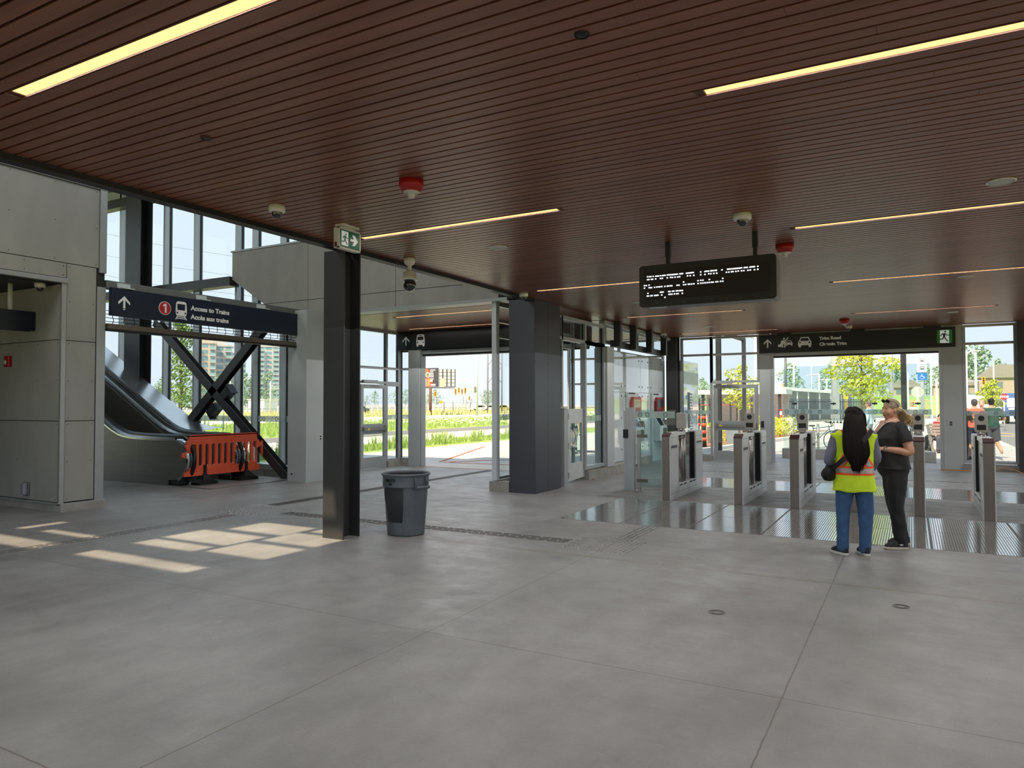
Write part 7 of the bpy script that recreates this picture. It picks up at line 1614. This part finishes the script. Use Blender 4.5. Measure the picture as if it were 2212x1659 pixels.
for s_ in (-1, 1):
    for o_ in (-.043, -.024, .024, .043): cutp((s_*(.155+o_*1.176)*k, 0, 1.035*k), (s_*1, 0, .62))
    for o_ in (.057, .076, .124, .143): cutp((s_*o_*k, 0, 0), (1, 0, 0))
bm.verts.ensure_lookup_table(); bm.faces.ensure_lookup_table(); bm.verts.index_update()
vest.v = [v.co.copy() for v in bm.verts]; vest.f = [[v.index for v in q_.verts] for q_ in bm.faces]; vest.sm = [True]*len(vest.f); bm.free(); bpy.data.meshes.remove(me)
def vest_zone(c):
    x, y, z = c.x/k, c.y/k, c.z/k
    if .955 < z < 1.010: return 2
    if .930 < z <= .955 or 1.010 <= z < 1.035: return 1
    if z >= 1.035:
        if y < .03:
            w = min(abs(x-(.155-(z-1.035)*.62)), abs(x+(.155-(z-1.035)*.62)))/1.176
        else: w = abs(abs(x)-.10)
        if w < .024: return 2
        if w < .043: return 1
    return 0
vest.m = [vest_zone(sum((vest.v[j] for j in q_), Vector())/len(q_)) for q_ in vest.f]
mVestY = M('fluorescent_yellow', (206, 238, 40), .7, 0, .06, 8, .1); vest.build('safety_vest', [mVestY, M('fluorescent_orange', (250, 92, 40), .7, 0, .04), M('reflective_silver', (168, 164, 160), .4, .3, .05)], tA, local=True, weld=False)
# long hair
h = MB(); b0 = MB(); b0.ball((0, -.018, .045), (.088, .098, .085), 22, k=12); b0.ball((0, -.055, -.03), (.088, .06, .10), 18, k=10); b0.ball((-.06, .0, -.03), (.03, .06, .09), 12, k=8); b0.ball((.06, .0, -.03), (.03, .06, .09), 12, k=8)
h.merge(b0, FA); hc = upA(VA['head'])
rings(h, [(0, hc.y-.085, hc.z-.02, .088, .045), (0, hc.y-.105, hc.z-.12, .098, .045), (0, -.135, hc.z-.22, .112, .042), (.0, -.165, hc.z-.32, .108, .036), (.008, -.180, hc.z-.42, .080, .030), (.01, -.185, hc.z-.50, .05, .024), (.01, -.19, hc.z-.56, .045, .015)], 20)
hh = remesh(h, .009, 2, .014, 16, 4.); rnd = random.Random(4)
for i in range(900):
    u = rnd.uniform(-1, 1); xx = u*.108; L_ = rnd.uniform(.42, .56)*(1-.22*abs(u)); zb = max(hc.z-.08-L_, hc.z-.62+.16*abs(u)+rnd.uniform(0, .06)); q0 = FA((u*.066, -.045, .112-.05*u*u)); dy = .018*rnd.random()
    sw = rnd.uniform(-.02, .025)
    hh.tube(catmull([q0, (xx*.85, hc.y-.098-.022*(1-u*u)-dy*.4, hc.z+.01), (xx*1.12, -.150-dy-.028*(1-u*u), hc.z-.20), (xx*1.0+sw+.008, -.192-dy-.022*(1-u*u), hc.z-.36), (xx*.62+sw*1.6+.015, -.205-dy, zb)], 3), [.0042]*9+[.0038, .0032, .0022, .001], 4, caps=False)
for i in range(160):   # crown strands combed down from the parting
    a = rnd.uniform(-1, 1); b_ = rnd.uniform(-.5, 1)
    hh.tube(catmull([FA((.01*a, .05-.10*b_, .128-.02*abs(b_))), FA((.065*a, .02-.11*b_, .115-.05*abs(a))), FA((.092*(1 if a > 0 else -1)*abs(a)**.4, -.02-.08*b_, .02)), FA((.098*(1 if a > 0 else -1)*abs(a)**.4, -.05-.05*b_, -.10))], 4), [.004]*13, 4, caps=False)
hh.build('hair', mHairB, tA, local=True, weld=False)
face_parts(FA, tA.children[0], kA) if False else None
b = MB(); 
for s_ in (-1, 1): b.ball(FA((s_*.079, -.005, -.045)), .006, 8)
b.build('earring', mSteel, tA, local=True)
t = thing('crossbody_bag', 'black crossbody bag at the left hip of the woman in the yellow vest', 'bag', (-.555, 8.66, 0), R(8)); q = MB(); q.ball((-.255, -.02, .875), (.075, .095, .085), 16, k=10); q.ball((-.235, .02, .93), (.06, .08, .06), 14, k=8); q.ball((-.285, .05, .86), (.05, .06, .05), 12, k=8)
remesh(q, .008, 3, .01, 14).build('pouch', mBlkPant, t, local=True, weld=False)
pts = catmull([(-.235, -.10, .93), (-.15, -.195, 1.02), (0, -.21, 1.16), (.11, -.18, 1.29), (.165, -.09, 1.365), (.16, .02, 1.375)], 6); b = MB()
b.sheet([[p+Vector((-.018, 0, .016)), p+Vector((.018, 0, -.016))] for p in pts]); b.sheet([[p+Vector((-.018, -.004, .016)), p+Vector((.018, -.004, -.016))] for p in pts]); b.build('strap', mBlack, t, local=True, weld=False)

# ---- woman in black
tB, FB_, VB, upB, kB = person('person in black tee and black trousers with blonde hair and sunglasses on her head', (-.20, 9.38, 0), R(118), 1.69,
    dict(ankL=(-.16, .0, .09), ankR=(.10, -.16, .09), kneeL=(-.13, .03, .49), kneeR=(.09, -.06, .49), toeL=(.12, 1), toeR=(.05, 1), hipL=(-.10, 0, .90), hipR=(.09, -.03, .90), elL=(-.275, -.06, 1.11), wrL=(-.13, .17, 1.14), hdL=(.55, .8, .05), pnL=(.4, -.2, -1), elR=(.27, -.04, 1.10), wrR=(.10, .19, 1.12), hdR=(-.7, .7, .1), pnR=(-.4, -.2, -1)),
    skin=(196, 146, 120), shirt=mBlkTee, sleeve=.62, pants=mBlkPant, pl=.97, shoes=(mShoeB, mSoleB), vox=.0065, girth=1.20, belly=.035, bust=.045, head_yaw=R(10), head_pitch=R(-3), shirt_z=(.905, 1.45), wr=.007, hem_flare=.35, jaw=1.12)
mBl = M('blonde_hair', (208, 184, 140), .5, 0, .25, 30, .2, (1, 1, .2)); mBlR = M('grey_blonde_roots', (158, 140, 118), .5, 0, .25, 40, .2)
h = MB(); b0 = MB(); b0.ball((0, -.020, .046), (.083, .094, .083), 22, k=12); b0.ball((0, -.06, .0), (.076, .055, .075), 16, k=10); h.merge(b0, FB_)
remesh(h, .008, 2, .006, 30).build('hair', mBlR, tB, local=True, weld=False)
hh = MB(); rnd = random.Random(7)
for i in range(520):
    a = rnd.uniform(-1, 1); s0 = FB_((a*.07, -.05+rnd.uniform(-.04, .03), .08-abs(a)*.05+rnd.uniform(-.06, .02))); s1 = FB_((a*.080, -.095, .0)); L_ = rnd.uniform(.75, 1.12)
    e1 = FB_((a*.10+rnd.uniform(-.02, .02), -.125, -.06*L_)); e2 = FB_((a*.11+rnd.uniform(-.03, .03), -.150-rnd.uniform(0, .05), -.12*L_)); e3 = FB_((a*.10+rnd.uniform(-.04, .04), -.125-rnd.uniform(0, .10), -.175*L_))
    hh.tube(catmull([s0, s1, e1, e2, e3], 3), [.0055]*7+[.005, .0045, .004, .0035, .0025, .0012], 4, caps=False)
for i in range(200):   # combed back from the forehead over the ears
    a = rnd.uniform(-1, 1); sg_ = 1 if a > 0 else -1; q_ = abs(a)
    hh.tube(catmull([FB_((.060*a, .060-.05*q_*q_, .108-.055*q_*q_)), FB_((.068*sg_*q_**.6+.0*a, .0, .122-.085*q_)), FB_((.078*sg_*q_**.5, -.06, .085-.10*q_)), FB_((.07*a, -.115, .0-.02*q_))], 4), [.0032]*13, 4, caps=False)
hh.build('hair_lengths', mBl, tB, local=True, weld=False)
b = MB()
for s_ in (-1, 1):
    c = FB_((s_*.036, .050, .098)); rr_ = [FB_((s_*.036+.031*math.cos(R(a)), .050+.006*math.sin(R(a)), .100+.022*math.sin(R(a)))) for a in range(0, 360, 24)]; k0 = len(b.v); b.v += rr_+[p+(FB_((0, .008, .003))-FB_((0, 0, 0))) for p in rr_]; n = len(rr_); b.f += [list(range(k0, k0+n)), list(range(k0+n, k0+2*n))]+[[k0+i, k0+(i+1) % n, k0+n+(i+1) % n, k0+n+i] for i in range(n)]; b.m += [0]*(n+2); b.sm += [False]*(n+2)
    b.tube([FB_((s_*.066, .048, .105)), FB_((s_*.086, -.01, .085)), FB_((s_*.085, -.045, .03))], .0028, 6)
b.tube([FB_((-.006, .058, .105)), FB_((0, .062, .108)), FB_((.006, .058, .105))], .003, 6)
sg = thing('sunglasses', 'black sunglasses pushed up on the head of the blonde woman', 'sunglasses', (-.20, 9.38, 0), R(118)); b.build('frame', M('black_gloss', (12, 12, 13), .12), sg, local=True, weld=False)
b = MB(); w = upB(VB['wrL']); e = upB(VB['elL']); d_ = (w-e).normalized(); c = w-d_*.02; b.tube([c-d_*.012, c+d_*.012], .031, 16); b.build('watch_band', mSteel, tB, local=True); b = MB(); 
o_ = Vector((-.6, -.2, .8)).normalized(); b.cyl(c+o_*.026, c+o_*.038, .017, n=16); b.build('watch_case', mSteel, tB, local=True)
b = MB(); 
for s_ in (-1, 1): b.tube(catmull([(s_*.085, -.02, 1.468), (s_*.08, .108, 1.425), (s_*.06, .188, 1.34), (s_*.032, .246, 1.25), (s_*.005, .246, 1.12)], 5), .004, 6)
b.build('lanyard', M('white_lanyard', (226, 220, 214), .6), tB, local=True, weld=False)
b = MB(); b.prism([(-.0, 0), (.13, 0), (.065, -.13)], lambda u, v, d: (u-.065, .10+d-.25*v*.2, 1.425+v), 0, .03) if False else None
# neckline opening
q = MB(); q.sheet([[((j-1)*w_, y_+.010*(1-abs(j-1)), z_) for j in range(3)] for w_, y_, z_ in ((.062, .098, 1.452), (.052, .124, 1.405), (.034, .165, 1.36), (.015, .206, 1.315), (.001, .226, 1.285))]); q.build('neck_skin', M('skin_196_146', (196, 146, 120), .55), tB, local=True, weld=False)
o = [c for c in tB.children if c.name.startswith('shoe')]
for q_ in o[:1]: 
    b = MB(); b.ball((-.16-.045, .02, .06), (.003, .022, .008), 10); b.build('shoe_emblem', mSoleW, q_, local=True)

# ---- people outside
mRedS = M('red_polo', (212, 28, 52), .8, 0, .08, 10); mCor = M('coral_shirt', (224, 106, 90), .8, 0, .08, 10); mGrS = M('dark_green_polo', (34, 74, 72), .8, 0, .1, 10); mNavyS = M('navy_shorts', (46, 56, 78), .8); mBluS = M('royal_blue_top', (62, 76, 160), .8)
sit = dict(hipL=(-.10, 0, .86), hipR=(.10, 0, .86), kneeL=(-.14, .40, .48), kneeR=(.14, .40, .48), ankL=(-.14, .42, .09), ankR=(.14, .42, .09))
mSand = M('sandal_dark', (50, 46, 46), .7)
J_ = dict(sit); J_.update(elL=(-.36, -.02, 1.22), wrL=(-.50, .10, 1.22), hdL=(-.6, .6, -.4), wrR=(.16, .26, .92), elR=(.25, .0, 1.12), hdR=(0, 1, -.3))
person('person in a red polo shirt sitting on the bench, arm over its end', (.86, 28.25, 0), R(186), 1.68, J_, dz=-.40, shirt=mRedS, sleeve=.75, pants=M('dark_grey_jeans', (70, 78, 88), .85), pl=1, shoes=(mSand, mSand), hair=short_hair(mHairB), vox=.015, head_yaw=R(-5), skin=(206, 160, 134), girth=1.05)
J_ = dict(sit); person('person in a blue top with black hair sitting behind the red polo', (.86, 29.3, 0), R(120), 1.62, J_, dz=-.40, shirt=mBluS, sleeve=.9, pants=mBlkPant, pl=1, shoes=(mSand, mSand), hair=short_hair(mHairB), vox=.016, head_yaw=R(0), skin=(200, 152, 126))
b = MB(); b.box(.8, 1.9, 29.1, 29.5, .40, .46); b.box(.85, .95, 29.15, 29.45, 0, .4); b.box(1.75, 1.85, 29.15, 29.45, 0, .4); tag(b.build('bench', mBn if 'mBn' in globals() else mPole, weld=False), 'plain bench under the person in the blue top', 'bench')
person('person in coral shirt and navy shorts seen from behind at right', (1.60, 24.75, 0), R(5), 1.76, dict(elL=(-.30, -.08, 1.14), wrL=(-.24, -.20, 1.28), hdL=(.2, -.3, 1), ankL=(-.12, .10, .09), kneeL=(-.11, .10, .49), ankR=(.10, -.16, .12)), shirt=mCor, sleeve=.8, pants=mNavyS, pl=.48, shoes=(mSand, mSand), hair=short_hair(M('dark_grey_hair', (66, 64, 66), .7)), vox=.014, skin=(196, 148, 120), face=False, girth=1.02)
person('person in dark green polo and grey shorts walking away at right', (2.06, 25.4, 0), R(12), 1.78, dict(elR=(.30, -.05, 1.13), wrR=(.12, .20, 1.08), hdR=(-1, .5, 0), elL=(-.28, -.03, 1.13), wrL=(-.12, .2, 1.08), hdL=(1, .5, 0), ankR=(.13, -.33, .24), kneeR=(.12, .02, .50), ankL=(-.10, .06, .09)), shirt=mGrS, sleeve=.85, pants=M('grey_shorts', (74, 78, 88), .8), pl=.48, shoes=(mSand, mSand), hair=short_hair(mHairB), vox=.014, skin=(196, 148, 120), face=False, girth=1.12, belly=.02)
person('person with orange top half hidden behind the green polo', (1.93, 26.9, 0), R(170), 1.74, shirt=M('orange_top', (232, 130, 90), .8), sleeve=.8, pants=mNavyS, pl=1, shoes=(mSand, mSand), hair=short_hair(M('short_grey_hair', (170, 140, 124), .7)), vox=.016, skin=(216, 164, 140))
person('person in dark tee with arm raised at the window edge beside the coral shirt', (1.22, 23.9, 0), R(-20), 1.70, dict(elR=(.24, .10, 1.12), wrR=(.30, .22, 1.30), hdR=(.1, .3, 1)), shirt=mBlkTee, sleeve=.8, pants=mBlkPant, pl=1, shoes=(mSand, mSand), hair=short_hair(mHairB), vox=.016, skin=(190, 142, 114), face=False)
person('person in pale blue shirt with grey ponytail behind the wind screen', (-1.32, 28.2, 0), R(75), 1.72, shirt=M('pale_blue_shirt', (196, 214, 226), .8), sleeve=1.8, pants=M('light_trousers', (150, 156, 160), .8), pl=1, shoes=(mSand, mSand), hair=short_hair(M('grey_brown_hair', (116, 98, 88), .7)), vox=.016, skin=(206, 150, 126))
person('person in a white shirt and cap seen through the glazed partition', (-9.9, 21.9, 0), R(-150), 1.66, shirt=M('white_shirt', (226, 228, 230), .8), sleeve=.8, pants=mNavyS, pl=1, shoes=(mSand, mSand), hair=short_hair(M('pale_cap', (196, 204, 196), .7)), vox=.016, skin=(196, 140, 112))
person('person in a white and red top far off behind the dark canopy post', (.05, 45.5, 0), R(170), 1.70, shirt=M('white_red_top', (232, 196, 190), .8), sleeve=.8, pants=mNavyS, pl=1, shoes=(mSand, mSand), hair=short_hair(M('reddish_cap', (190, 70, 66), .7)), vox=.02, skin=(206, 150, 126))
